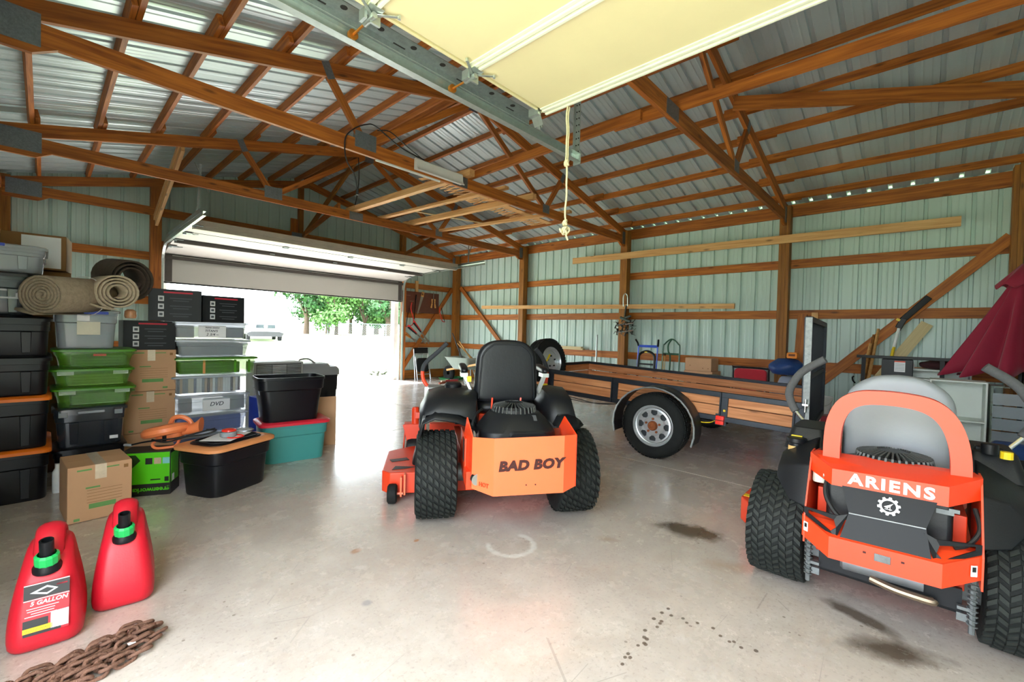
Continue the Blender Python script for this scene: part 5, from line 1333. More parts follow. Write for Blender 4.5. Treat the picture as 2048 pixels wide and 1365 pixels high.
for k in range(6):
    z = 0.10+k*0.125
    d_ = obj('drawer', MB().box((-0.155, 0, z), (0.006, 0.235, 0.115)).box((0, 0, z-0.055), (0.30, 0.235, 0.006)), CLR, dw)
    obj('drawer_pull', MB().box((-0.165, 0, z+0.045), (0.02, 0.10, 0.012)), CLR, d_)
    obj('drawer_contents', MB().box((-0.02, 0.03, z-0.02), (0.22, 0.12, 0.06)).box((0.0, -0.07, z-0.015), (0.2, 0.07, 0.07)), DRC[(k*3+1) % 4], d_, bevel=0.01)
UMB = mat('crimson_umbrella_cloth', '#900a30', 0.75, 0, 0.08, 6, sheen=0.2)
um = thing('patio_umbrella', 'closed crimson patio umbrella spreading in pleats in the right corner', 'umbrella', (7.20, -0.78, 0))
mb = MB(); rings = []
n = 120
for t in [i/10 for i in range(11)]:
    z = 2.06-1.12*t
    r = 0.05+0.62*t**1.05
    ring = []
    for j in range(n):
        a = 2*PI*j/n
        pl = 1-0.42*(0.5+0.5*math.cos(a*12))*min(1, t*2)
        x, y = r*pl*math.cos(a)*0.55, r*pl*math.sin(a)
        if y < -0.13: y = -0.13+0.02*math.sin(a*9)
        ring.append((x, y, z+0.05*math.cos(a*12)*t))
    rings.append(ring)
obj('canopy', mb.loft(rings, False, False), UMB, um, smooth=True, solid=0.004, ang=80)
rings = []
for t in (0, 0.5, 1):
    r = 0.03+0.19*t
    rings.append([(r*math.cos(2*PI*j/n)*0.7, max(-0.14, r*math.sin(2*PI*j/n)), 2.14-0.24*t+0.02*math.cos(8*2*PI*j/n)*t) for j in range(n)])
obj('vent_flap', MB().loft(rings, True, False), UMB, um, smooth=True, solid=0.004, ang=80)
obj('pole', MB().cyl((0, 0, 0), (0, 0, 2.2), 0.02), BLACK, um, smooth=True)
obj('base', MB().cyl((0, 0, 0), (0, 0, 0.06), 0.16, n=24), BLACK, um, smooth=True)
lump('seat_cushion', 'dark maroon cushion lying behind the black bench rail', 'cushion', mat('dark_maroon', '#3c1a20', 0.85, 0, 0.2), (7.46, -0.20, 0.946), 0.20, 0.42, 0.12, 12, amp=0.08)
# tub of tools between the mower and the drawers
tb = thing('tool_tub', 'low black tub of tools beyond the right end of the orange-red mower', 'tub', (5.25, -0.52, 0), R_(4))
obj('tub_body', MB().loft([[(x*0.9, y*0.9, 0.0) for x, y in rrect(0.5, 0.6, 0.06)], [(x, y, 0.40) for x, y in rrect(0.5, 0.6, 0.06)], [(x*0.95, y*0.95, 0.40) for x, y in rrect(0.5, 0.6, 0.06)], [(x*0.86, y*0.86, 0.03) for x, y in rrect(0.5, 0.6, 0.06)]]), BLACK, tb, smooth=True)
lump('tarp_bundle', 'blue tarp heaped in the black tool tub', 'tarp', NAVY, (5.35, -0.55, 0.06), 0.34, 0.40, 0.42, 15, amp=0.16)
single('tool_case', MB().box((0, 0, 0.04), (0.10, 0.20, 0.08)), ORANGE2, 'flat orange-red tool case lying on the tub edge by the mower', 'case', (5.05, -0.34, 0.402), bevel=0.01)

# ================================================================ storage boxes on the left
ORLID = mat('orange_lid', '#f07818', 0.45, 0, 0.05)
PEACH = mat('peach_orange_lid', '#e0935c', 0.45, 0, 0.05)
TEAL = mat('teal_plastic', '#3f8f8c', 0.4, 0, 0.06, 3)
REDLID = mat('red_lid', '#d8283c', 0.35, 0, 0.05)
GRYP = mat('grey_plastic', '#8f9092', 0.45, 0, 0.06)
BLUEP = mat('blue_plastic', '#1f3fb0', 0.4)
GRNC = clearp('green_clear_plastic', '#5f9a2a', 0.40)
GRNL = mat('green_lid_plastic', '#4c8a1e', 0.35, 0, 0.05)
SMOKE = clearp('smoke_plastic', '#30343c', 0.9)
BLUC = clearp('bluish_clear_plastic', '#8c9acc', 0.5)
FROST = clearp('frosted_lid', '#9aa2ac', 0.8)
def tote(name, label, w, d, h, loc, rot=0.0, body=BLACK2, lid=None, lid_h=0.035, taper=0.06, group=None, ribs=True, open_top=False, clear=False, latch=None, wall=0.006, rr=0.05, stepz=0.68, lid_over=0.014):
    """storage tote: base at loc; w along x, d along y, front at -y"""
    t = thing(name, label, 'storage tote', loc, rot, group)
    hb = h-(lid_h if lid else 0)
    def ring(k, z, ins=0.0): return [(x, y, z) for x, y in rrect(w*k-2*ins, d*k-2*ins, rr)]
    k0 = 1-taper
    prof = [(k0*0.985, 0.0), (k0, 0.012), (k0+(1-taper*0.35-k0)*stepz, hb*stepz), (1-taper*0.22, hb*(stepz+0.03)), (1-taper*0.1, hb-0.028), (1.0, hb-0.026), (1.0, hb)]
    rings = [ring(k, z) for k, z in prof]
    if open_top or clear:
        rings += [ring(1.0, hb, wall+0.004), ring(1-taper*0.1, hb-0.028, wall), ring(k0, 0.02, wall)]
    bo = obj('tote_body', MB().loft(rings, True, True), body, t, smooth=True, ang=28)
    if ribs:
        for s in (-1, 1):
            obj('grip', MB().box((s*(w/2-0.012), 0, hb-0.055), (0.03, d*0.35, 0.03)), body, bo, bevel=0.006)
        for fx in (-0.24, 0.24):
            obj('front_rib', MB().poly([(w*fx-0.022, -d/2*k0-0.002, 0.02), (w*fx+0.022, -d/2*k0-0.002, 0.02), (w*fx+0.026, -d/2*(1-taper*0.3)-0.003, hb*stepz), (w*fx-0.026, -d/2*(1-taper*0.3)-0.003, hb*stepz)], (0, 0.012, 0)), body, bo, bevel=0.004)
    if lid:
        L2 = [(1.0, hb-0.004, -lid_over*0.6), (1.0, hb-0.004, -lid_over), (1.0, hb+lid_h*0.55, -lid_over), (1.0, hb+lid_h*0.8, -lid_over*0.4), (1.0, hb+lid_h, 0.012), (1.0, hb+lid_h, 0.04), (1.0, hb+lid_h*0.6, 0.055)]
        lo = obj('lid', MB().loft([ring(a, z, i) for a, z, i in L2], True, True), lid, t, smooth=True, ang=40)
        if latch:
            for s in (-1, 1):
                obj('latch', MB().box((s*w*0.34, -d/2-lid_over-0.004, hb-0.012), (0.07, 0.012, 0.05)), latch, lo, bevel=0.004)
    return t
def strip_label(t, x, y, z, w, h, m=PAPER, name='paper_label', rot=(0, 0, 0)):
    return obj(name, MB().box((0, 0, 0), (w, 0.002, h)), m, t, loc=(x, y, z), rot=rot)
def scribble(lb, s, size, dx=0, dz=0, m=None):
    return text('lettering', s, size, m or mat('pen_ink', '#3a4050', 0.7), lb, (dx, -0.0018, dz), (PI/2, 0, 0), bold=0.0004, shear=0.25)

# --- column at the far left: black totes (fronts face the camera side, -y)
G1 = None
AX, AY = -0.185, 4.46
def colA(z, h, **k):
    return (AX, AY+0.36, z)
tote('storage_tote', 'black tote with orange lid, bottom of the far left column', 0.44, 0.70, 0.365, colA(0, 0), 0, lid=ORLID, lid_h=0.03)
tote('storage_tote', 'black tote with orange lid, second from bottom in the far left column', 0.435, 0.69, 0.365, colA(0.367, 0), 0, lid=ORLID, lid_h=0.03)
tote('storage_tote', 'all black tote resting on the upper orange-lidded tote', 0.44, 0.66, 0.272, colA(0.735, 0), 0, lid=BLACK2, lid_h=0.03)
tote('storage_tote', 'all black tote just under the dark tote with the pale band', 0.44, 0.66, 0.272, colA(1.010, 0), 0, lid=BLACK2, lid_h=0.03)
t = tote('storage_tote', 'dark tote with pale front band behind the left rug roll', 0.40, 0.62, 0.30, (-0.24, 4.86, 1.285), 0, body=SMOKE, lid=BLACK2, lid_h=0.03, rr=0.06)
bnd = obj('front_band', MB().frame2([(-0.17, 0, -0.035), (0.16, 0, -0.035), (0.16, 0, 0.03), (-0.17, 0, 0.03)], [(0.03, 0, -0.022), (0.11, 0, -0.022), (0.11, 0, 0.018), (0.03, 0, 0.018)], (0, 0.004, 0)), mat('pale_band', '#c3c4c8', 0.5), t, loc=(0.0, -0.305, 0.15))
tcl = tote('storage_tote', 'clear tote of folded cloths with blue lid edge, top of the far left column', 0.42, 0.56, 0.19, (-0.20, 4.86, 1.588), 0, body=CLR, lid=CLR, lid_h=0.025, clear=True)
obj('lid_clip', MB().box((-0.06, -0.292, 0.178), (0.16, 0.012, 0.02)), BLUEP, tcl, bevel=0.003)
def cloth(label, m, loc, s, rot=0.0, group=None):
    mb = MB()
    n = 4
    for i in range(n):
        mb.loft([[(x, y, s[2]*i/n) for x, y in rrect(s[0], s[1], 0.03)], [(x*1.01, y*1.01, s[2]*(i+0.5)/n) for x, y in rrect(s[0], s[1], 0.035)], [(x, y, s[2]*(i+0.94)/n) for x, y in rrect(s[0], s[1], 0.03)]])
    return single('folded_cloth', mb, m, label, 'cloth', loc, (0, 0, rot), group=group, smooth=True)
CL = {k: mat('cloth_'+k, c, 0.9, 0, 0.15, 14, bump=0.3, bscale=60) for k, c in dict(cream='#d8cdb0', teal='#7fc4c4', white='#dfe3e6', grey='#8b9098', navy='#2c4a78', maroon='#6a3038', black='#25272c', lime='#c6d89a', tan='#c0a890', pink='#d9a8a0', slate='#5d6b86').items()}
cloth('cream folded cloths inside the clear tote at the top left', CL['cream'], (-0.20, 4.84, 1.61), (0.33, 0.46, 0.10))
# boxes behind the top
ct = carton('cardboard_box', 'cardboard box with a large white sheet taped on it, top left against the siding', 'box', 0.36, 0.30, 0.28, (-0.03, 5.32, 1.665), R_(-8), CARDD)
obj('paper_sheet', MB().box((0.04, -0.152, 0.14), (0.22, 0.003, 0.25)), PAPER, ct)
carton('cardboard_box', 'dark cardboard box at the top left picture edge behind the clear tote', 'box', 0.22, 0.30, 0.26, (-0.33, 5.36, 1.665), R_(4), CARDD)
carton('cardboard_box', 'tall cardboard carton hidden at the back supporting the top left boxes', 'box', 0.56, 0.30, 1.66, (-0.12, 5.40, 0.0), 0, CARDD)

# --- second column
BX, BY = 0.275, 4.66
tote('storage_tote', 'black tote on the floor behind the front cardboard box', 0.40, 0.38, 0.295, (BX-0.015, BY+0.21, 0.0), 0, lid=BLACK2, lid_h=0.025)
t = tote('storage_tote', 'smoky dark tote with a bar handle above the front cardboard box', 0.40, 0.40, 0.305, (BX-0.015, BY+0.21, 0.298), 0, body=SMOKE, lid=SMOKE, lid_h=0.03, taper=0.10)
obj('bar_handle', MB().box((0.0, -0.212, 0.265), (0.15, 0.016, 0.018)), mat('grey_bar', '#9a9da4', 0.4), t, bevel=0.004)
obj('latch', MB().box((-0.155, -0.205, 0.26), (0.05, 0.014, 0.05)), CLR, t, bevel=0.004)
obj('latch', MB().box((0.155, -0.205, 0.26), (0.05, 0.014, 0.05)), CLR, t, bevel=0.004)
obj('maker_sticker', MB().box((0.13, -0.188, 0.05), (0.05, 0.002, 0.025)), PAPER, t)
zz = 0.606
for i, (lab, dx) in enumerate((('green see-through tote of papers, lowest of three in the second column', 0.012), ('green see-through tote of pale cloth, middle of three in the second column', -0.005), ('green see-through tote with a red badge, top of three in the second column', 0.015))):
    t = tote('storage_tote', lab, 0.46, 0.41, 0.146, (BX+dx*0.6, BY+0.215, zz), 0, body=GRNC, lid=GRNL, lid_h=0.018, taper=0.12, clear=True, ribs=False)
    if i == 2:
        obj('red_badge', MB().box((0.02, -0.201, 0.10), (0.075, 0.003, 0.018)), REDLID, t, bevel=0.006)
    else:
        for s in (-1, 1): obj('handle_notch', MB().box((s*0.155, -0.200, 0.110), (0.09, 0.003, 0.03)), CL['white'], t, bevel=0.006)
    cloth(('pale folded cloth inside the lowest green tote of the second column', 'lime and white cloth inside the middle green tote', 'white folded cloth inside the red-badged green tote')[i], CL[('white', 'lime', 'grey')[i]], (BX+dx+0.02, BY+0.22, zz+0.012), (0.32, 0.32, 0.085))
    zz += 0.148
t = tote('storage_tote', 'tall clear tote of teal and white cloth under the rug rolls', 0.36, 0.40, 0.30, (BX-0.045, BY+0.21, zz+0.002), 0, body=CLR, lid=CLR, lid_h=0.02, taper=0.12, clear=True, ribs=False)
obj('lid_clip', MB().box((0.05, -0.212, 0.275), (0.14, 0.012, 0.022)), BLUEP, t, bevel=0.003)
strip_label(t, 0.01, -0.194, 0.17, 0.13, 0.13, mat('cream_label', '#d9d3c0', 0.8))
strip_label(t, -0.02, -0.199, 0.24, 0.07, 0.06)
cloth('teal folded cloth in the tall clear tote under the rugs', CL['teal'], (BX-0.01, BY+0.22, zz+0.085), (0.24, 0.26, 0.04))
cloth('white folded cloth at the bottom of the tall clear tote under the rugs', CL['white'], (BX-0.045, BY+0.22, zz+0.018), (0.28, 0.30, 0.06))
cloth('grey folded cloth at the left inside the tall clear tote under the rugs', CL['grey'], (BX-0.085, BY+0.23, zz+0.130), (0.14, 0.26, 0.08))

# --- rolled rugs
RUG1 = mat('oatmeal_rug', '#9c8c78', 0.95, 0, 0.25, 40, bump=0.6, bscale=160)
RUG2 = mat('beige_rug', '#b3a38c', 0.95, 0, 0.2, 40, bump=0.5, bscale=160)
RUG3 = mat('striped_dark_rug', '#4b4038', 0.95, 0, 0.25, 30, bump=0.5, bscale=120)
def rug(label, c, r, L_, rot, m, turns=4.5, inner=0.2, flap=0.16, th=0.010, tilt=0.0, flap_dir=-1, squash=1.0):
    """roll with its end spiral facing local -Y"""
    t = thing('rolled_rug', label, 'rug', c, (tilt, 0, rot))
    P = []
    n = int(turns*22)
    for i in range(n+1):
        u = i/n
        a = -PI/2+flap_dir*(1-u)*turns*2*PI
        rr = r*(inner+(1-inner)*u)
        P.append((rr*math.cos(a), rr*math.sin(a)*squash))
    P += [(flap_dir*-1*q*flap/3*1.0*-1 if False else -flap_dir*-q*flap/3, -r*squash+0.012*q*q/3) for q in (1, 2, 3)]
    rows = [[(x, y, z) for x, z in P] for y in (0, L_*0.5, L_)]
    obj('rug_sheet', MB().sheet(rows), m, t, smooth=True, solid=th, ang=80)
    return t
r1 = rug('thick oatmeal rug roll with its spiral end facing out, left of the pile top', (-0.01, 4.36, 1.43), 0.135, 0.52, R_(-38), RUG1, 6.0, 0.12, 0.16, 0.016, tilt=R_(3), flap_dir=-1)
obj('tie_band', MB().lathe([(0.146, 0), (0.149, 0.006), (0.146, 0.012)], (0, 0.36, 0), 'y', 28), WHITE, r1, smooth=True)
r2 = rug('beige rug roll with an open round centre and loose flap, right of the oatmeal roll', (0.395, 4.50, 1.488), 0.135, 0.40, R_(8), RUG2, 4.0, 0.32, 0.16, 0.013, tilt=R_(2), flap_dir=-1)
r3 = rug('dark striped rug roll lying upper right behind the beige roll', (0.52, 5.02, 1.63), 0.16, 0.50, R_(10), RUG3, 3.2, 0.45, 0.10, 0.014, tilt=R_(6), flap_dir=1, squash=1.1)
for i, (c, a) in enumerate((('#c9bda8', 60), ('#7a2430', 80), ('#c9bda8', 100))):
    obj('woven_stripe', MB().sheet([[(0.152*math.cos(R_(q)), y, 0.165*math.sin(R_(q))) for q in (a-3, a+3)] for y in (0.0, 0.55)]), mat('stripe_'+c[1:], c, 0.95), r3)
single('glass_jar', MB().lathe([(0.001, 0), (0.035, 0), (0.042, 0.02), (0.038, 0.06), (0.02, 0.075), (0.001, 0.076)], (0, 0, 0), 'z', 18), mat('amber_wrap', '#c9936a', 0.3, 0, 0.3, 40), 'small shiny wrapped bundle tucked beneath the beige rug roll end', 'bundle', (0.505, 4.90, 1.296), smooth=True)

# --- third column: cardboard cartons and black printed boxes
CX, CY = 0.67, 5.1
GRNI = mat('green_print', '#6a9a5a', 0.8)
TAPE = mat('clear_tape', '#dcc8ae', 0.12, 0, 0.1, 30, coat=0.6)
def moving_box(label, w, d, h, loc, rot=0.0, tape=True):
    t = carton('moving_box', label, 'box', w, d, h, loc, rot)
    f = -d/2-0.001
    for z, x0, ww, hh in ((h*0.93, -w*0.25, w*0.22, 0.010), (h*0.93, w*0.15, w*0.28, 0.008), (h*0.60, -w*0.12, w*0.22, 0.010), (h*0.26, w*0.03, w*0.42, 0.030), (h*0.06, -w*0.36, w*0.09, 0.016), (h*0.08, w*0.28, w*0.10, 0.016)):
        obj('green_print', MB().box((x0, f, z), (ww, 0.001, hh)), GRNI, t)
    for k in range(5):
        obj('rule_line', MB().box((0.02, f, h*(0.55-0.055*k)), (w*0.55, 0.001, 0.002)), CARDD, t)
    obj('box_mark', MB().box((w*0.40, f, h*0.90), (0.022, 0.001, 0.022)), CARDD, t)
    if tape:
        obj('tape', MB().box((0, f-0.0005, h*0.87), (0.055, 0.001, h*0.26)).box((0, 0, h+0.0015), (0.055, d, 0.001)), TAPE, t)
    return t
carton('cardboard_box', 'low cardboard carton at the bottom of the cardboard stack, behind the orange blower', 'box', 0.36, 0.36, 0.265, (CX, CY+0.19, 0.0))
moving_box('taped moving box with green print, lower one behind the orange blower', 0.365, 0.36, 0.37, (CX, CY+0.19, 0.268))
moving_box('moving box with green print under the lowest black printed box', 0.36, 0.36, 0.375, (CX+0.005, CY+0.19, 0.641))
KBOX = mat('black_print_box', '#14171d', 0.5, spec=0.3, vary=0.08)
REDP = mat('red_print', '#c82038', 0.6)
WHP = mat('white_print', '#d5d6da', 0.7)
GRP = mat('grey_print', '#4c5158', 0.7)
def kbox(label, w, d, h, loc, rot=0.0):
    t = thing('printed_box', label, 'box', loc, rot)
    obj('carton_body', MB().box((0, 0, h/2), (w, d, h)), KBOX, t, bevel=0.003)
    f = -d/2-0.001
    obj('red_heading', MB().box((0.05*w, f, h*0.90), (w*0.55, 0.001, 0.014)), REDP, t)
    for k in range(3):
        p = obj('white_icon', MB().box((-w*0.27, f, h*(0.70-0.245*k)), (0.042, 0.001, 0.048)), WHP, t)
        obj('icon_mark', MB().box((-w*0.27, f-0.001, h*(0.70-0.245*k)), (0.024, 0.001, 0.022)), GRP, p)
        for j in range(2):
            obj('grey_text', MB().box((w*0.10, f, h*(0.72-0.245*k)-0.022*j), (w*(0.42 if j == 0 else 0.30), 0.001, 0.007)), GRP, t)
    return t
kbox('black printed box with red heading standing on the moving boxes', 0.37, 0.36, 0.262, (CX-0.005, CY+0.19, 1.018))
kbox('black printed box with red heading, left of the top pair', 0.39, 0.34, 0.29, (0.86, 5.20, 1.284), R_(-9))
kbox('black printed box with red heading, right of the top pair', 0.37, 0.34, 0.265, (1.24, 5.33, 1.284), R_(3))

ORD = 'first second third fourth fifth sixth seventh eighth ninth tenth eleventh twelfth thirteenth fourteenth fifteenth sixteenth seventeenth eighteenth nineteenth twentieth twenty-first twenty-second twenty-third last'.split()
# --- fourth column: long low totes
DXc, DY = 1.15, 5.1
zz = 0.0
specs = [('bluish clear tote on the floor at the bottom of the right-hand tote column', BLUC, FROST, 0.19, 'slate'),
         ('bluish clear tote above the bottom one in the right-hand tote column', BLUC, FROST, 0.195, 'slate'),
         ('clear tote with a DVD paper sign on its front', CLR, FROST, 0.185, None),
         ('clear tote packed with upright cases, under the wide green tote', CLR, FROST, 0.185, None),
         ('wide green see-through tote jutting right in the right-hand column', GRNC, GRNL, 0.175, None),
         ('clear tote of dark cloth resting on the wide green tote', CLR, FROST, 0.17, 'black'),
         ('clear tote with handwritten white sheet, top of the right-hand column', CLR, FROST, 0.172, None)]
for i, (lab, b, l, h, cl) in enumerate(specs):
    w = 0.68 if i == 4 else 0.61
    x = DXc+(0.045 if i == 4 else 0.012*((i % 3)-1))
    t = tote('storage_tote', lab, w, 0.42, h, (x, DY+0.21, zz), 0, body=clearp('clear_case_plastic', '#c4ccd2', 0.22) if i == 3 else b, lid=l, lid_h=0.02, taper=0.07, clear=True, ribs=False, rr=0.03)
    if cl:
        cloth(('dark folded cloth' if cl == 'black' else 'slate blue folded cloth')+(' in the bottom right-hand tote', ' in the second right-hand tote', '', '', '', ' in the clear tote above the wide green one')[i], CL[cl], (x, DY+0.21, zz+0.012), (0.52, 0.34, h*0.72))
    if i == 2:
        lb = strip_label(t, 0.02, -0.207, 0.085, 0.23, 0.125)
        scribble(lb, 'DVD', 0.055, 0, 0.0)
        for j, (dx, cc) in enumerate(((-0.20, 'pink'), (0.19, 'lime'), (0.25, 'maroon'))):
            single('disc_case', MB().box((0, 0, 0.065), (0.06, 0.30, 0.13)), CL[cc], ('pink disc case left of the DVD sign', 'green disc case right of the DVD sign', 'maroon disc case at the right end behind the DVD sign')[j], 'case', (x+dx, DY+0.21, zz+0.012), bevel=0.003)
    if i == 3:
        rnd = random.Random(9)
        cols = ['white', 'cream', 'grey', 'black', 'tan', 'white', 'slate']
        nn = 24
        first = None
        for k in range(nn):
            cn = cols[rnd.randrange(7)]
            o = single('disc_case', MB().box((0, 0, 0.0725), (0.0205, 0.30, 0.145)), CL[cn], '%s upright disc case, %s from the left in the row packed in the clear tote' % (cn, ORD[k]), 'case', (x-0.255+k*0.0221, DY+0.21, zz+0.012), group='upright disc cases in the clear tote')
    if i == 4:
        cloth('brown and grey cloths inside the wide green tote', CL['grey'], (x-0.05, DY+0.21, zz+0.012), (0.50, 0.34, 0.11))
        for dx, m in ((-0.12, PEACH), (0.145, GRNL), (0.27, GRNL)):
            obj('front_rib', MB().box((dx, -0.205, 0.08), (0.02, 0.006, 0.13)), m, t)
    if i == 6:
        lb = strip_label(t, 0.0, -0.209, 0.075, 0.23, 0.115)
        scribble(lb, '2 3/4 ~', 0.035, 0, -0.03); scribble(lb, 'TITAN\'S', 0.03, -0.01, 0.005); scribble(lb, 'home sewing', 0.022, 0, 0.038)
        cloth('tan and maroon cloth at the left in the top clear tote', CL['tan'], (x-0.21, DY+0.21, zz+0.012), (0.15, 0.33, 0.12))
        cloth('navy cloth at the right in the top clear tote', CL['navy'], (x+0.19, DY+0.21, zz+0.012), (0.20, 0.33, 0.11))
    zz += h+0.003

# --- front row on the floor
fb = moving_box('taped cardboard moving box on the floor behind the red fuel cans', 0.305, 0.37, 0.35, (0.245, 3.99, 0.0), R_(4))
GWG = mat('bright_green_print', '#57c814', 0.4, 0, 0.04)
gb = thing('tool_box_carton', 'bright green and black carton lying upside down with green lettering', 'box', (0.545, 4.22, 0.0), R_(-49))
# front face runs from (0.44,4.20) to (0.64,3.95)
gb.location = (0.555, 4.17, 0.0); gb.rotation_euler = (0, 0, R_(-27))
gw, gd_, gh = 0.30, 0.18, 0.325
obj('carton_body', MB().box((0, 0, gh/2), (gw, gd_, gh)), LABELK, gb, bevel=0.003)
obj('green_panel', MB().box((0, -gd_/2-0.001, gh*0.62), (gw*0.97, 0.001, gh*0.70)), GWG, gb)
obj('green_panel', MB().box((gw/2+0.001, -0.01, gh*0.60), (0.001, gd_*0.8, gh*0.66)), GWG, gb)
text('lettering', 'greenworks', 0.046, GWG, gb, (0.034, -gd_/2-0.002, gh*0.135), (PI/2, PI, 0), bold=0.001)
for k, c in enumerate(('black', 'tan', 'teal')):
    obj('photo_patch', MB().box((0.02+0.052*k, -gd_/2-0.002, gh*0.78), (0.042, 0.001, 0.045)), CL[c] if k else LABELK, gb)
obj('printed_tool', MB().poly([(-0.15, -gd_/2-0.003, gh*0.40), (-0.12, -gd_/2-0.003, gh*0.38), (-0.085, -gd_/2-0.003, gh*0.62), (-0.03, -gd_/2-0.003, gh*0.80), (-0.06, -gd_/2-0.003, gh*0.93), (-0.12, -gd_/2-0.003, gh*0.92), (-0.155, -gd_/2-0.003, gh*0.75)], (0, 0.001, 0)), mat('dark_green_print', '#1d3a12', 0.5), gb)
obj('small_print', MB().box((0.06, -gd_/2-0.002, gh*0.36), (0.06, 0.001, 0.008)).box((0.128, -gd_/2-0.002, gh*0.36), (0.026, 0.001, 0.034)), LABELK, gb)
obj('barcode', MB().box((gw/2+0.0025, -0.045, gh*0.36), (0.001, 0.04, 0.05)), PAPER, gb)

BLW = mat('blower_orange', '#ef8552', 0.42, 0, 0.06, 5)
bl = thing('leaf_blower', 'orange leaf blower with black cord lying on the green carton', 'leaf blower', (0.66, 4.14, 0.326), R_(-30))
obj('volute_housing', MB().lathe([(0.001, -0.035), (0.06, -0.042), (0.135, -0.036), (0.150, -0.018), (0.150, 0.008), (0.128, 0.030), (0.07, 0.040), (0.065, 0.026), (0.001, 0.024)], (0, 0, 0), 'z', 36), BLW, bl, smooth=True, loc=(-0.02, -0.01, 0.13), rot=(R_(-8), R_(-11), 0))
obj('intake_slot', MB().box((0, 0, 0), (0.10, 0.02, 0.008)), DARKP, bl, loc=(-0.05, -0.05, 0.165), rot=(R_(-8), R_(-11), 0.3), bevel=0.003)
obj('motor_body', MB().loft([[(x, y, 0.05) for x, y in rrect(0.16, 0.14, 0.05)], [(x+0.01, y, 0.12) for x, y in rrect(0.17, 0.15, 0.05)]]), BLW, bl, bevel=0.01)
obj('outlet_nozzle', MB().loft([[(0.09, y, z+0.12) for y, z in rrect(0.07, 0.07, 0.03)], [(0.17, y-0.01, z+0.14) for y, z in rrect(0.085, 0.085, 0.035)], [(0.21, y-0.015, z+0.165) for y, z in rrect(0.11, 0.11, 0.05)]]), BLW, bl, smooth=True)
obj('carry_handle', MB().tube(curve_pts([(-0.02, 0.06, 0.16), (0.0, 0.06, 0.205), (0.05, 0.06, 0.215), (0.10, 0.06, 0.19), (0.13, 0.05, 0.15)], 5), 0.017, 8), BLW, bl, smooth=True)
obj('foot_loop', MB().tube(curve_pts([(-0.06, -0.05, 0.07), (-0.085, -0.06, 0.035), (-0.06, -0.07, 0.010), (0.0, -0.07, 0.010), (0.06, -0.06, 0.02), (0.08, -0.05, 0.06)], 5), 0.010, 8), BLW, bl, smooth=True)
obj('switch_plate', MB().box((-0.005, -0.075, 0.085), (0.025, 0.012, 0.05)), BLACK, bl, bevel=0.004)
obj('power_cord', MB().tube(curve_pts([(-0.25, 0.02, 0.02), (-0.14, -0.06, 0.055), (-0.03, -0.10, 0.075), (0.08, -0.10, 0.085), (0.20, -0.06, 0.11), (0.30, -0.01, 0.13)], 6), 0.007, 6).tube(curve_pts([(-0.08, -0.08, 0.075), (0.02, -0.105, 0.06), (0.14, -0.09, 0.09), (0.26, -0.06, 0.10), (0.31, -0.02, 0.12), (0.24, 0.0, 0.12)], 6), 0.007, 6), CORDM, bl, smooth=True)
obj('cord_plug', MB().box((-0.27, 0.025, 0.02), (0.06, 0.02, 0.018), (0, 0, -0.3)), mat('grey_plug', '#9a9ca0', 0.5), bl, bevel=0.004)

t = tote('storage_tote', 'large black tote with peach-orange lid rim holding a paper and a red-capped jar', 0.545, 0.40, 0.375, (0.985, 3.935, 0.0), R_(27), body=BLACK2, lid=PEACH, lid_h=0.03, taper=0.14, rr=0.09, lid_over=0.02, ribs=False)
obj('lid_tray', MB().loft([[(x, y, 0.372) for x, y in rrect(0.45, 0.31, 0.09)], [(x, y, 0.380) for x, y in rrect(0.44, 0.30, 0.09)]]), BLACK2, t, bevel=0.003)
obj('lid_groove', MB().tube([(x, y, 0.384) for x, y in rrect(0.40, 0.26, 0.08)]+[(rrect(0.40, 0.26, 0.08)[0][0], rrect(0.40, 0.26, 0.08)[0][1], 0.384)], 0.006, 6), BLACK, t, smooth=True)
single('paper_sheet', MB().box((0, 0, 0), (0.31, 0.22, 0.002)), PAPER, 'white paper sheet lying on the peach-rimmed black tote under the jar', 'paper', (0.98, 3.93, 0.394), (0.0, R_(0), R_(48)))
jr = thing('tape_roll', 'clear jar with bright red lid and ring lying on the white paper', 'jar', (0.985, 3.90, 0.396))
obj('jar_body', MB().lathe([(0.045, 0.0), (0.055, 0.008), (0.055, 0.035), (0.048, 0.042)], (0, 0, 0), 'z', 28), CLR, jr, smooth=True, solid=0.004)
obj('red_lid', MB().lathe([(0.001, 0.058), (0.03, 0.060), (0.048, 0.054), (0.05, 0.044), (0.046, 0.040)], (0.006, 0.006, 0), 'z', 28), mat('bright_red_plastic', '#ff3526', 0.3), jr, smooth=True)
obj('red_ring', MB().lathe([(0.052, 0.0), (0.060, 0.004), (0.052, 0.010)], (0.035, -0.045, 0.0), 'z', 24), mat('bright_red_plastic', '#ff3526', 0.3), jr, smooth=True)
lump('plastic_wrap', 'crumpled shiny clear plastic wrap on the back corner of the peach-rimmed tote', 'wrap', mat('shiny_wrap', '#b9bcc4', 0.1, 0.4, 0.3, 30, bump=0.8, bscale=60), (1.13, 4.05, 0.385), 0.13, 0.10, 0.035, 31, amp=0.3)

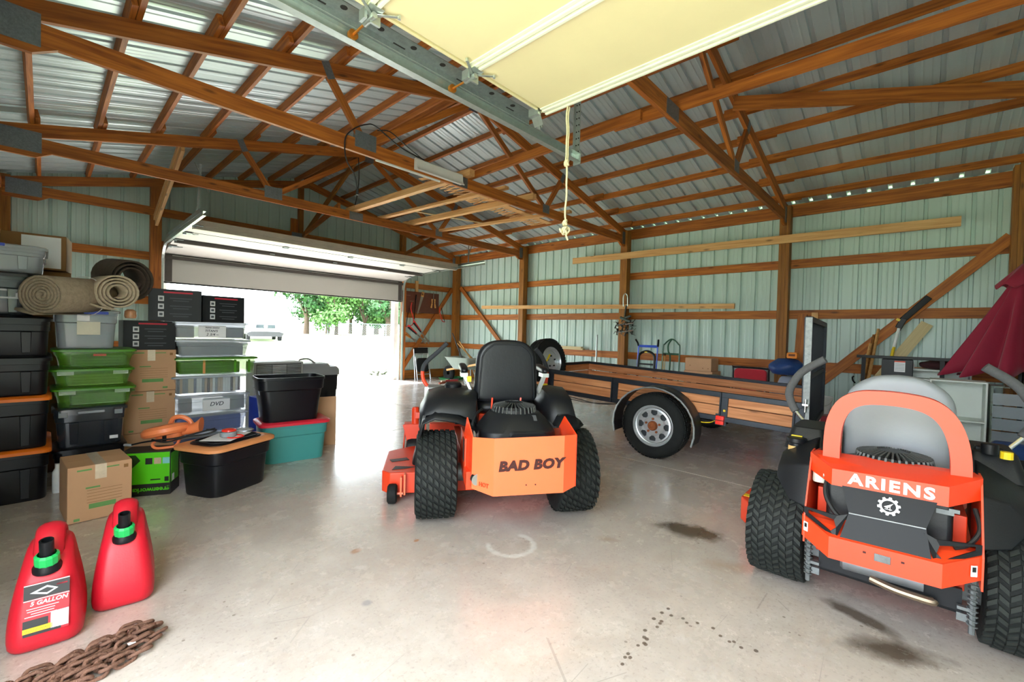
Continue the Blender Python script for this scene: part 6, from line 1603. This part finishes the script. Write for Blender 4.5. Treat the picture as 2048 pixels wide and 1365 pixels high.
t = tote('storage_tote', 'teal tote with red lid on the floor by the open door', 0.58, 0.40, 0.38, (1.655, 4.44, 0.0), R_(-8), body=TEAL, lid=REDLID, lid_h=0.032, taper=0.12, rr=0.07, lid_over=0.018, ribs=False)
t = tote('storage_tote', 'open black tote standing on the red lid of the teal tote', 0.585, 0.38, 0.425, (1.62, 4.44, 0.364), R_(-7), body=BLACK2, taper=0.20, rr=0.07, open_top=True, ribs=False, stepz=0.70)
sl = obj('care_sticker', MB().box((0, 0, 0), (0.002, 0.055, 0.07)), mat('pale_sticker', '#cdd8e8', 0.6), t, loc=(-0.268, -0.07, 0.30), rot=(0, R_(-10), 0))
pn = single('cardboard_sheet', MB().box((0, 0, 0.26), (0.30, 0.03, 0.52)), CARD, 'upright cardboard sheet standing behind the teal tote', 'cardboard', (2.03, 4.66, 0.0), (0, 0, R_(-9)))
# behind: louvred grey unit and grey tote on supports
av = thing('louvred_unit', 'grey slatted unit box standing behind the open black tote', 'appliance', (1.93, 5.74, 0.0))
GPL = mat('louvre_grey', '#a6a7a6', 0.5)
obj('unit_case', MB().box((0, 0, 0.42), (0.55, 0.30, 0.84)), GPL, av, bevel=0.008)
for k in range(9):
    for x, w in ((-0.165, 0.16), (0.0, 0.155), (0.165, 0.16)):
        obj('louvre_slat', MB().box((x, -0.154, 0.655+k*0.018), (w, 0.012, 0.007), (R_(30), 0, 0)), mat('louvre_pale', '#c8c9c8', 0.45) if abs(x) < 0.01 else GPL, av)
obj('louvre_recess', MB().box((0, -0.1505, 0.73), (0.50, 0.002, 0.175)), mat('louvre_dark', '#3c3d3e', 0.7), av)
t = tote('storage_tote', 'grey tote with looped grey lid handle behind the open black tote', 0.48, 0.40, 0.76, (2.44, 5.80, 0.0), R_(-8), body=DARKP, lid=GRYP, lid_h=0.10, taper=0.10, rr=0.05)
obj('upper_lid', MB().loft([[(x-0.05, y, 0.755) for x, y in rrect(0.40, 0.34, 0.04)], [(x-0.05, y, 0.80) for x, y in rrect(0.36, 0.30, 0.04)]]), GRYP, t, bevel=0.006)
obj('lid_handle', MB().tube(curve_pts([(-0.20, -0.05, 0.80), (-0.20, -0.05, 0.845), (-0.10, -0.05, 0.855), (-0.02, -0.05, 0.80)], 5), 0.012, 8), GRYP, t, smooth=True)
bb = thing('detergent_box', 'blue and white carton wedged between the tote column and the black tote', 'box', (1.60, 5.05, 0.0), R_(6))
obj('carton_body', MB().box((0, 0, 0.26), (0.20, 0.26, 0.52)), BLUEP, bb, bevel=0.004)
obj('white_band', MB().box((0, -0.1315, 0.13), (0.20, 0.002, 0.20)), WHP, bb)
single('white_bottle', MB().lathe([(0.001, 0), (0.028, 0), (0.028, 0.15), (0.014, 0.18), (0.014, 0.21), (0.001, 0.21)], (0, 0, 0), 'z', 18), WHITE, 'white bottle in the dark gap beside the far left totes', 'bottle', (0.078, 4.60, 0.0), smooth=True)

# ================================================================ outside
def terr(x, y):
    t = min(1, max(0, (y-13)/30))
    s = t*t*(3-2*t)
    return -0.04+0.72*s
GRASS = mat('lawn', '#8a9672', 0.9, 0, 0.25, 0.8, bump=0.3, bscale=30)
ys = [-60, -30, -10, 0, 11.4, 13, 15, 17, 20, 23, 26, 29, 32, 40, 60, 90, 140, 260]
xs = [-200, -80, -40, -20, -8, XL-3.2, 0, 4, 8, 14, 22, 35, 60, 100, 200]
ho = obj('ground', MB().sheet([[(x, y, terr(x, y) if not (XL-0.1 < x < XR+0.1 and YF-.1 < y < YB+.1) else -0.04) for x in xs] for y in ys]), GRASS, smooth=True)
ho['kind'] = 'structure'
APR = mat('pale_concrete_apron', '#d3d1cc', 0.8, 0, 0.06, 2)
ap = obj('apron_back', MB().box((3.8, 10.62, -0.055), (7.4, 1.32, 0.09)), APR); ap['kind'] = 'structure'
ap = obj('apron_left', MB().box((XL-1.75, 0.8, -0.055), (3.1, 6.0, 0.09)), mat('warm_gravel', '#b5afa4', 0.9, 0, 0.1, 6)); ap['kind'] = 'structure'
gd2 = obj('driveway', MB().box((14.0, 29.5, 0.34), (40, 5, 0.06)), APR); gd2['kind'] = 'structure'
# trees
def leafmat(n, c):
    m = mat(n, c, 0.6, 0, 0.3, 1.2, obj_vary=0.05)
    b = m.node_tree.nodes['Principled BSDF']
    b.inputs['Subsurface Weight'].default_value = 0.0
    return m
LV = [leafmat('leaf_deep', '#22501c'), leafmat('leaf_mid', '#325e22'), leafmat('leaf_pale', '#4c7434')]
BARK = mat('bark', '#5a4a3e', 0.9, 0, 0.3, 8, bump=0.5)
def tree(label, x, y, h, rad, trunk, m, seed, zc=None, n=2600):
    rnd = random.Random(seed)
    z0 = terr(x, y)-0.05
    t = thing('broadleaf_tree', label, 'tree', (x, y, z0))
    top = h*0.16
    mb = MB().cyl((0, 0, 0), (0.05, 0, top), trunk, trunk*0.75, 10)
    for k in range(5):
        a = 2*PI*k/5+rnd.random()
        mb.cyl((0.05, 0, top*0.9), (rad*0.5*math.cos(a), rad*0.5*math.sin(a), h*0.55), trunk*0.5, trunk*0.15, 6)
    obj('trunk', mb, BARK, t, smooth=True)
    # several lobes
    lobes = [(0, 0, h*0.50, rad*0.78)]
    for k in range(11):
        a = rnd.random()*2*PI; r = rad*rnd.uniform(0.35, 0.75)
        lobes.append((r*math.cos(a), r*math.sin(a), h*rnd.uniform(0.17, 0.78), rad*rnd.uniform(0.32, 0.5)))
    vs, fs = [], []
    for i in range(n):
        cx, cy, cz, cr = lobes[rnd.randrange(len(lobes))]
        d = Vector((rnd.gauss(0, 1), rnd.gauss(0, 1), rnd.gauss(0, 1))).normalized()
        rr = cr*(0.5+0.55*rnd.random())
        p = Vector((cx, cy, cz))+Vector((d.x*rr, d.y*rr, d.z*rr*0.8))
        nrm = (d+Vector((rnd.uniform(-.6, .6), rnd.uniform(-.6, .6), rnd.uniform(-.2, .8)))).normalized()
        u = nrm.orthogonal().normalized(); w = nrm.cross(u)
        s = rad*rnd.uniform(0.035, 0.075)
        o = len(vs)
        k = rnd.random()*6.28
        u, w = u*math.cos(k)+w*math.sin(k), w*math.cos(k)-u*math.sin(k)
        vs += [p+u*s, p+w*s*0.6, p-u*s, p-w*s*0.6]
        fs.append((o, o+1, o+2, o+3))
    me = bpy.data.meshes.new('leaves'); me.from_pydata([tuple(v) for v in vs], [], fs)
    lo = put('leaves', me, m, t); lo['kind'] = 'stuff'
    return t
def at_px(u, dist):
    a = R_(46.895)+math.atan((u-1024)/878.33)
    return dist*math.sin(a), dist*math.cos(a)
TL = [(612, 50, 11.5, 4.0, 0.30, 0, 'dense deep green tree, leftmost beyond the lawn'), (655, 58, 11, 4.2, 0.28, 1, 'mid green tree second from the left beyond the fence'), (672, 48, 8.6, 3.0, 0.2, 2, 'pale small tree in front of the second tree, trunk at the fence'),
      (700, 62, 12, 4.2, 0.26, 1, 'mid green tree in the middle of the row beyond the fence'), (728, 50, 9.0, 3.1, 0.24, 2, 'pale feathery tree right of the middle beyond the fence'), (752, 60, 12, 4.4, 0.34, 0, 'deep green tree second from the far door jamb'), (776, 48, 9.5, 3.3, 0.45, 0, 'thick trunked dark tree next to the right door jamb'), (815, 60, 12, 4.5, 0.3, 1, 'mid green tree hidden partly by the right door jamb')]
for i, (u, d, h, r, tr_, mi, lab) in enumerate(TL):
    x, y = at_px(u, d)
    tree(lab, x, y, h, r, tr_, LV[mi], 40+i, n=3400)
# chain-link fence
FX0, FX1 = at_px(655, 47), at_px(830, 44)
fe = thing('chain_link_fence', 'low grey chain link fence in front of the trees', 'fence', (FX0[0], FX0[1], terr(*FX0)-0.02))
dv = Vector((FX1[0]-FX0[0], FX1[1]-FX0[1], 0)); fl_n = dv.length; dv.normalize()
FM = mat('fence_wire', '#7f8a90', 0.5, 0.6)
for k in range(7):
    p = dv*fl_n*k/6
    obj('fence_post', MB().cyl(p, p+Vector((0, 0, 1.2)), 0.04, n=8), FM, fe)
obj('top_rail', MB().bar(Vector((0, 0, 1.18)), dv*fl_n+Vector((0, 0, 1.18)), 0.04, 0.04), FM, fe)
mb = MB()
nw = int(fl_n/0.22)
for k in range(nw):
    a = dv*fl_n*k/nw; b = dv*min(fl_n, fl_n*k/nw+1.1); c = dv*max(0, fl_n*k/nw-1.1)
    mb.bar(a+Vector((0, 0, 0.05)), b+Vector((0, 0, 1.15)), 0.012, 0.012); mb.bar(a+Vector((0, 0, 0.05)), c+Vector((0, 0, 1.15)), 0.012, 0.012)
wm = obj('fence_mesh', mb, FM, fe); wm['kind'] = 'stuff'
# parked white car
cx, cy = at_px(523, 32)
CARW = mat('white_car_paint', '#f2f3f4', 0.25, 0, 0.02, coat=0.5)
DGL = mat('dark_glass', '#2a3036', 0.1)
car = thing('parked_car', 'white parked car on the drive with dark grille facing the garage', 'car', (cx, cy, terr(cx, cy)+0.02), R_(-12))
prof = lambda hw, sc=1.0: None
rows = []
for x, k in ((-0.92, 0.92), (-0.90, 1.0), (0.90, 1.0), (0.92, 0.92)):
    rows.append([(x, y, 0.35+(z-0.35)*k) for y, z in ((-2.25, 0.38), (-2.30, 0.62), (-2.18, 0.92), (-1.1, 1.02), (-0.45, 1.55), (1.2, 1.60), (2.0, 1.10), (2.3, 1.0), (2.3, 0.40))])
obj('car_body', MB().loft(rows), CARW, car, bevel=0.05, seg=3)
obj('grille', MB().box((0, -2.255, 0.86), (1.0, 0.10, 0.22)), DGL, car, bevel=0.02)
obj('grille_badge', MB().cyl((0, -2.30, 0.86), (0, -2.32, 0.86), 0.10, n=18), CARW, car)
obj('lower_bumper', MB().poly([(-0.98, -2.32, 0.46), (-0.70, -2.36, 0.56), (0.70, -2.36, 0.56), (0.98, -2.32, 0.46), (0.85, -2.32, 0.26), (-0.85, -2.32, 0.26)], (0, 0.12, 0)), mat('bumper_grey', '#1e2024', 0.5), car, bevel=0.02)
obj('windscreen', MB().poly([(-0.74, -1.04, 1.06), (0.74, -1.04, 1.06), (0.66, -0.49, 1.52), (-0.66, -0.49, 1.52)], (0, -0.02, 0.01)), mat('bright_glass', '#cfd8de', 0.1), car)
for s in (-1, 1):
    for y in (-1.45, 1.4):
        obj('car_wheel', MB().cyl((s*0.74, y, 0.33), (s*0.94, y, 0.33), 0.33, n=22), RUBBER, car, bevel=0.03)
    obj('headlamp', MB().box((s*0.72, -2.24, 0.86), (0.34, 0.10, 0.14)), mat('lamp_glass', '#dfe6ea', 0.1), car, bevel=0.02)
# leafy plant just outside the far jamb
pl = thing('leafy_plant', 'low yellow-green leafy plant outside by the right door jamb', 'plant', (6.02, 10.42, -0.01))
rnd = random.Random(77)
PLM = leafmat('leaf_yellowgreen', '#26330a')
LM = None
for k in range(60):
    a = rnd.random()*2*PI; r = 0.24*math.sqrt(rnd.random()); z = 0.04+0.20*rnd.random()*(1-r/0.5)
    d = Vector((math.cos(a), math.sin(a), rnd.uniform(0.1, 0.6))).normalized()
    L_ = rnd.uniform(0.09, 0.15)
    if LM is None:
        LM = MB().add([(0, 0, 0), (0.5, 0.28, 0.05), (1, 0, -0.05), (0.5, -0.28, 0.05), (0.5, 0, 0)], [(0, 4, 1), (1, 4, 2), (0, 3, 4), (3, 2, 4)]).mesh('leaf')
    lf = put('leaf', LM, PLM, pl)
    lf.rotation_euler = d.to_track_quat('X', 'Z').to_euler(); lf.scale = (L_*1.3,)*3
    lf.location = (r*math.cos(a)*1.2, r*math.sin(a)*0.8, z)
obj('stem', MB().cyl((0, 0, 0), (0.02, 0.01, 0.18), 0.012, n=6), BARK, pl)

# ================================================================ fuel cans, chain
CANR = mat('red_can_plastic', '#c4162a', 0.42, 0, 0.07, 4, bump=0.05, bscale=150)
SPG = mat('spout_green', '#1fae58', 0.4)
def fuel_can(label, loc, rot, lab=False):
    t = thing('fuel_can', label, 'fuel can', loc, rot, 'red plastic fuel cans')
    # side profile: (y front/back, z); front slopes back, width tapers upward
    def ring(z, w, y0, y1, r): return [(x*0.90, y+(y0+y1)/2, z) for x, y in rrect(w, y1-y0, r, 5)]
    rings = [ring(0.0, 0.215, -0.105, 0.14, 0.05), ring(0.012, 0.235, -0.118, 0.150, 0.06), ring(0.07, 0.242, -0.122, 0.155, 0.06), ring(0.16, 0.222, -0.110, 0.152, 0.055), ring(0.255, 0.185, -0.088, 0.150, 0.05),
             ring(0.285, 0.170, -0.070, 0.148, 0.05), ring(0.330, 0.155, -0.018, 0.142, 0.045)]
    rings += [ring(0.358, 0.138, 0.030, 0.138, 0.04), ring(0.372, 0.10, 0.05, 0.125, 0.03)]
    bo = obj('can_body', MB().loft(rings), CANR, t, smooth=True, sub=1)
    obj('carry_handle', MB().tube(curve_pts([(0, -0.012, 0.315), (0, 0.01, 0.365), (0, 0.06, 0.400), (0, 0.11, 0.385), (0, 0.145, 0.33), (0, 0.15, 0.26)], 6), 0.026, 12), CANR, bo, smooth=True).scale = (1.7, 1, 1)
    col = obj('spout_collar', MB().lathe([(0.042, 0.0), (0.042, 0.014), (0.034, 0.03), (0.030, 0.045)], (0, 0, 0), 'z', 24), BLACK, t, smooth=True, loc=(0.0, -0.052, 0.285), rot=(R_(14), 0, 0))
    obj('spout_ring', MB().lathe([(0.034, 0.028), (0.036, 0.032), (0.036, 0.062), (0.028, 0.070)], (0, 0, 0), 'z', 12), SPG, col)
    obj('spout_tube', MB().lathe([(0.021, 0.060), (0.021, 0.128), (0.016, 0.128), (0.016, 0.08), (0.001, 0.08)], (0, 0, 0), 'z', 20), BLACK, col, smooth=True)
    if lab:
        # label plate follows the sloping front
        n0 = Vector((0, -0.1215, 0.068)); n1 = Vector((0, -0.0915, 0.25))
        d = (n1-n0).normalized()
        ang = math.atan2(d.y, d.z)
        lp = bpy.data.objects.new('front_label', MB().box((0, 0, 0), (0.122, 0.001, 0.185)).mesh('front_label')); COL.objects.link(lp)
        lp.data.materials.append(mat('label_red', '#c01828', 0.4)); lp.parent = t
        lp.location = (0.005, -0.1125, 0.165); lp.rotation_euler = (-ang, 0, 0)
        def pt(name, x, z, w, h, m): return obj(name, MB().box((x, -0.0012, z), (w, 0.0008, h)), m, lp)
        pt('label_band', 0, 0.062, 0.122, 0.050, LABELK)
        obj('label_diamond', MB().poly([(-0.045, -0.002, 0.06), (0, -0.002, 0.044), (0.03, -0.002, 0.06), (0, -0.002, 0.077)], (0, 0.0006, 0)), WHP, lp)
        obj('label_diamond', MB().poly([(-0.028, -0.0026, 0.06), (0, -0.0026, 0.051), (0.02, -0.0026, 0.06), (0, -0.0026, 0.070)], (0, 0.0006, 0)), LABELK, lp)
        pt('label_line', 0, 0.034, 0.122, 0.003, WHP); pt('label_line', 0, 0.089, 0.122, 0.003, WHP)
        pt('label_line', 0.040, 0.072, 0.03, 0.005, REDP)
        text('lettering', '5 GALLON', 0.021, WHP, lp, (0.006, -0.0016, 0.020), (PI/2, 0, 0), bold=0.0005, shear=0.2)
        for k in range(4): pt('label_line', -0.01-0.004*(k % 2), 0.003-0.009*k, 0.085-0.012*(k % 3), 0.0025, WHP)
        pt('label_band', -0.028, -0.050, 0.066, 0.028, LABELK)
        pt('label_band', -0.022, -0.072, 0.078, 0.018, mat('label_yellow', '#e8d020', 0.5))
        pt('label_band', 0.036, -0.054, 0.048, 0.060, PAPER)
        pt('label_band', -0.010, -0.087, 0.10, 0.010, LABELK)
        for k in range(7): pt('label_line', 0.036, -0.030-0.0075*k, 0.040, 0.0015, GRP)
        for k in range(3): pt('label_line', -0.024, -0.066-0.006*k, 0.066, 0.0015, LABELK)
    return t
fuel_can('red fuel can with black, red and yellow 5 GALLON front label, nearest the camera', (0.022, 2.52, 0), R_(-6), True)
fuel_can('plain red fuel can without a label, closer to the cardboard box', (0.262, 2.64, 0), R_(-8), False)
CHN = mat('rusty_chain', '#7d5a4a', 0.75, 0.3, 0.35, 50, bump=0.6, bscale=200)
ch = thing('steel_chain', 'heap of heavy rusty brown chain links on the floor before the fuel cans', 'chain', (0.15, 2.2, 0))
LNK = MB()
P = []
for i in range(20):
    a = 2*PI*i/20
    P.append((0.021*math.cos(a)+(0.013 if math.cos(a) > 0 else -0.013), 0.019*math.sin(a), 0))
LNK.tube(P+[P[0], P[1]], 0.0068, 7, cap=False)
LME = LNK.mesh('link')
for p in LME.polygons: p.use_smooth = True
rnd = random.Random(14)
strands = [[(0.34, 2.26), (0.24, 2.255), (0.14, 2.235), (0.05, 2.205), (-0.04, 2.185), (-0.14, 2.15)], [(0.36, 2.24), (0.28, 2.235), (0.18, 2.215), (0.08, 2.185), (-0.02, 2.165), (-0.12, 2.13)],
           [(0.36, 2.215), (0.30, 2.20), (0.20, 2.185), (0.10, 2.16), (0.0, 2.14), (-0.10, 2.11)], [(0.34, 2.19), (0.27, 2.175), (0.18, 2.155), (0.08, 2.13), (-0.02, 2.115)], [(0.30, 2.165), (0.22, 2.145), (0.14, 2.12), (0.05, 2.10)],
           [(0.33, 2.235), (0.22, 2.22), (0.12, 2.195), (0.02, 2.17), (-0.08, 2.15)], [(0.31, 2.20), (0.20, 2.17), (0.10, 2.145), (0.0, 2.125)]]
for si, stn in enumerate(strands):
    C_ = curve_pts([(x, (2.135+0.21*(x+0.1))+1.65*(y-(2.135+0.21*(x+0.1))), 0) for x, y in stn], 10)
    acc = 0.0; k = 0
    for a, b in zip(C_[:-1], C_[1:]):
        acc += (b-a).length
        if acc >= 0.044:
            acc -= 0.044; k += 1
            d = (b-a).normalized()
            o = put('link', LME, CHN, ch)
            zl = 0.012+(0.016 if si >= 5 else 0)+0.006*math.sin(k*0.9+si)+0.006
            o.location = (b.x-0.15+rnd.uniform(-.003, .003), b.y-2.2+rnd.uniform(-.003, .003), zl)
            o.rotation_euler = Euler((R_(38 if k % 2 else -52)+rnd.uniform(-.3, .3), rnd.uniform(-.15, .15), math.atan2(d.y, d.x)+rnd.uniform(-.2, .2)))
obj('pale_tag', MB().box((0.085, -0.055, 0.045), (0.022, 0.012, 0.002), (0.2, 0.1, 0.3)), PAPER, ch)

# ================================================================ far right corner: pegboard, chair, wheelbarrow, scraps
pg = thing('tool_board', 'dark brown board screwed across the girts in the far corner', 'board', (6.78, 9.645, 2.0))
obj('board_panel', MB().box((0, 0, 0), (1.13, 0.02, 0.54)), mat('brown_board', '#5a2a1a', 0.5, 0, 0.2, 6), pg, bevel=0.003)
for k, z in enumerate((0.16, 0.02)): obj('scuff', MB().box((-0.40+0.1*k, -0.0105, z), (0.12, 0.001, 0.008)), mat('pale_scuff', '#9a7a68', 0.8), pg)
BLADE = mat('saw_blade', '#9a948a', 0.4, 0.8, 0.2)
def wall_tool(label, cat, loc, name): return thing(name, label, cat, loc)
s = wall_tool('handsaw with pale wooden handle hanging on the brown board', 'saw', (6.74, 9.625, 1.75), 'handsaw')
obj('saw_handle', MB().frame2([(0.02, 0, 0.42), (0.10, 0, 0.40), (0.12, 0, 0.52), (0.06, 0, 0.54)], [(0.045, 0, 0.45), (0.085, 0, 0.44), (0.095, 0, 0.50), (0.06, 0, 0.51)], (0, 0.02, 0)), HAND, s)
obj('blade', MB().poly([(0.02, 0.008, 0.42), (0.10, 0.008, 0.40), (-0.06, 0.008, -0.06), (-0.09, 0.008, -0.05)], (0, 0.002, 0)), BLADE, s)
s = wall_tool('long dark bladed saw hanging left of the wooden handled saw', 'saw', (6.56, 9.625, 1.55), 'pruning_saw')
obj('blade', MB().bar((0, 0, 0), (0.03, 0, 0.50), 0.004, 0.03), BLACK, s)
obj('saw_handle', MB().bar((0.03, 0, 0.50), (0.05, 0, 0.64), 0.02, 0.035), BLACK, s)
s = wall_tool('hedge shears with two yellow wooden handles hanging on the board', 'shears', (7.16, 9.625, 1.90), 'hedge_shears')
for d in (-0.045, 0.045):
    obj('shear_handle', MB().cyl((d, 0, 0.22), (d*0.95, 0, 0.11), 0.020, 0.016, 10).cyl((d, 0, 0.10), (d*1.5, 0, -0.02), 0.018, 0.026, 10), HAND, s, smooth=True)
obj('shear_blade', MB().bar((-0.01, 0, 0.20), (0.0, 0, 0.40), 0.006, 0.03), BLADE, s)
REDT = mat('red_tool_enamel', '#d02a24', 0.4)
def bow(label, loc, pts, blade):
    b = thing('bow_saw', label, 'saw', loc)
    obj('saw_frame', MB().tube(curve_pts(pts, 5), 0.011, 8), REDT, b, smooth=True)
    obj('blade', MB().bar(blade[0], blade[1], 0.003, 0.022), BLACK, b)
bow('red bow saw hanging from the lower left of the brown board', (6.35, 9.61, 1.36), [(0.12, 0, 0.62), (0.10, 0, 0.45), (0.18, 0, 0.20), (0.15, 0, 0.05), (-0.02, 0, 0.0), (-0.05, 0, 0.0)], ((-0.05, 0, 0.0), (0.04, 0, 0.48)))
bow('red bow saw hanging from the right edge of the brown board', (7.36, 9.61, 1.52), [(0.0, 0, 0.38), (0.0, 0, 0.28), (0.06, 0, 0.12), (0.10, 0, 0.02), (0.18, 0, 0.0)], ((0.18, 0, 0.0), (0.06, 0, 0.38)))
for i, (p, q, c, lab) in enumerate((((6.30, 9.60, 1.15), (6.62, 9.60, 0.98), 'POST', 'loppers with brown handles lying on the lowest girt'), ((6.36, 9.58, 1.34), (6.92, 9.60, 0.96), 'RED', 'loppers with red and black grips leaning above the brown pair'), ((6.50, 9.56, 1.46), (7.02, 9.59, 0.95), 'RED', 'long red gripped loppers at the top of the cluster'))):
    l = thing('loppers', lab, 'loppers', p)
    dd = Vector(q)-Vector(p)
    for o_, sgn in ((0.0, 1), (0.05, -1)):
        obj('lopper_handle', MB().cyl((0, 0, o_), tuple(dd*0.45+Vector((0, 0, o_*0.6))), 0.025, 0.018, 8), REDT if (c == 'RED' and sgn < 0) else BLACK if c == 'RED' else POST, l, smooth=True)
        obj('lopper_blade', MB().bar(tuple(dd*0.45+Vector((0, 0, o_*0.6))), tuple(dd+Vector((0, 0, sgn*0.03))), 0.008, 0.03), BLADE, l)
fc2 = thing('folding_chair', 'black and grey folding chair leaning closed under the far girt', 'chair', (6.70, 9.38, 0), (R_(-9), 0, R_(0)))
LG = mat('chair_tube', '#b9bdc4', 0.35, 0.7)
for x in (-0.24, 0.24):
    obj('leg', MB().tube([(x, 0.0, 0.0), (x*0.88, 0.0, 0.80)], 0.013, 8), LG, fc2, smooth=True)
    obj('leg', MB().tube([(x*0.86, -0.06, 0.0), (x*0.80, -0.02, 0.60)], 0.012, 8), LG, fc2, smooth=True)
obj('back_pad', MB().box((0, 0, 0.76), (0.44, 0.025, 0.15)), BLACK, fc2, bevel=0.015)
obj('seat_pad', MB().loft([[(x, y-0.03, z+0.38) for x, z in rrect(0.34, 0.36, 0.06)] for y in (-0.02, 0.02)]), BLACK, fc2, bevel=0.008)
obj('cross_bar', MB().tube([(-0.21, -0.06, 0.14), (0.21, -0.06, 0.14)], 0.010, 8).tube([(-0.22, 0, 0.66), (0.22, 0, 0.66)], 0.010, 8), LG, fc2, smooth=True)
# wheelbarrow
GRT = mat('greygreen_poly', '#9aa8a0', 0.5, 0, 0.1, 5)
wbw = thing('wheelbarrow', 'grey-green wheelbarrow with wooden handles parked in the far right corner', 'wheelbarrow', (7.22, 8.30, 0), R_(4))
obj('tray', MB().loft([[(x, y, 0.34) for x, y in rrect(0.46, 0.50, 0.06)], [(x, y, 0.62) for x, y in rrect(0.74, 0.86, 0.08)], [(x, y, 0.635) for x, y in rrect(0.79, 0.91, 0.08)], [(x, y, 0.635) for x, y in rrect(0.72, 0.84, 0.08)], [(x, y, 0.37) for x, y in rrect(0.44, 0.48, 0.06)]]), GRT, wbw, smooth=True, ang=40)
for s, p, q in ((-1, (-0.30, -0.95, 0.56), (-0.14, 0.55, 0.28)), (1, (0.20, -0.95, 0.56), (0.14, 0.55, 0.28))):
    obj('wooden_handle', MB().bar(p, q, 0.035, 0.05), HAND, wbw, bevel=0.006)
    obj('leg', MB().tube(curve_pts([(s*0.20, -0.35, 0.36), (s*0.22, -0.36, 0.02), (s*0.22, -0.20, 0.01), (s*0.18, -0.05, 0.34)], 4), 0.014, 8), STEEL, wbw, smooth=True)
obj('wheel', MB().lathe([(0.05, -0.03), (0.15, -0.05), (0.19, -0.03), (0.19, 0.03), (0.15, 0.05), (0.05, 0.03)], (0, 0.62, 0.19), 'x', 24), RUBBER, wbw, smooth=True)
for p, q, m, lab in (((6.98, 8.05, 0.40), (7.02, 8.62, 1.22), BLACK, 'black metal rod leaning in the wheelbarrow'), ((7.38, 8.00, 0.44), (6.96, 8.35, 0.98), HAND, 'wooden handled tool in the wheelbarrow, lower of the crossed pair'), ((7.40, 8.16, 0.42), (7.10, 8.45, 1.03), HAND, 'wooden handled tool in the wheelbarrow, upper of the crossed pair')):
    single('garden_tool', MB().cyl(p, q, 0.018, 0.014, 8), m, lab, 'tool', smooth=True)
single('boot_tray', MB().loft([[(x, y, 0) for x, y in rrect(0.6, 0.4, 0.05)], [(x, y, 0.05) for x, y in rrect(0.68, 0.46, 0.06)], [(x, y, 0.05) for x, y in rrect(0.62, 0.40, 0.06)], [(x, y, 0.012) for x, y in rrect(0.58, 0.38, 0.05)]]), mat('green_tray', '#2f8a50', 0.5), 'flat green plastic tray on the floor in front of the corner post', 'tray', (7.42, 9.05, 0.0), smooth=True)
rnd = random.Random(6)
SCR = [('#9a4a30', 'rust-red'), ('#c9b8a8', 'pale'), ('#5a3a34', 'dark brown'), ('#b03a3a', 'red'), ('#8a6248', 'tan'), ('#6a5a60', 'grey')]
for i, (c, nm) in enumerate(SCR):
    a = rnd.uniform(-0.6, 0.6)
    single('wood_scrap', MB().bar((-0.16, 0, 0), (0.16, 0, 0), 0.04, 0.035), mat('scrap_'+nm.replace(' ', '_').replace('-', '_'), c, 0.7), nm+' wood scrap in the small heap on the floor near the wheelbarrow', 'scrap', (6.72+0.09*i-0.1, 8.45+0.05*(i % 3), 0.018+0.036*(i % 2)), (0, 0, a), group='scraps heaped on the far floor', bevel=0.004)
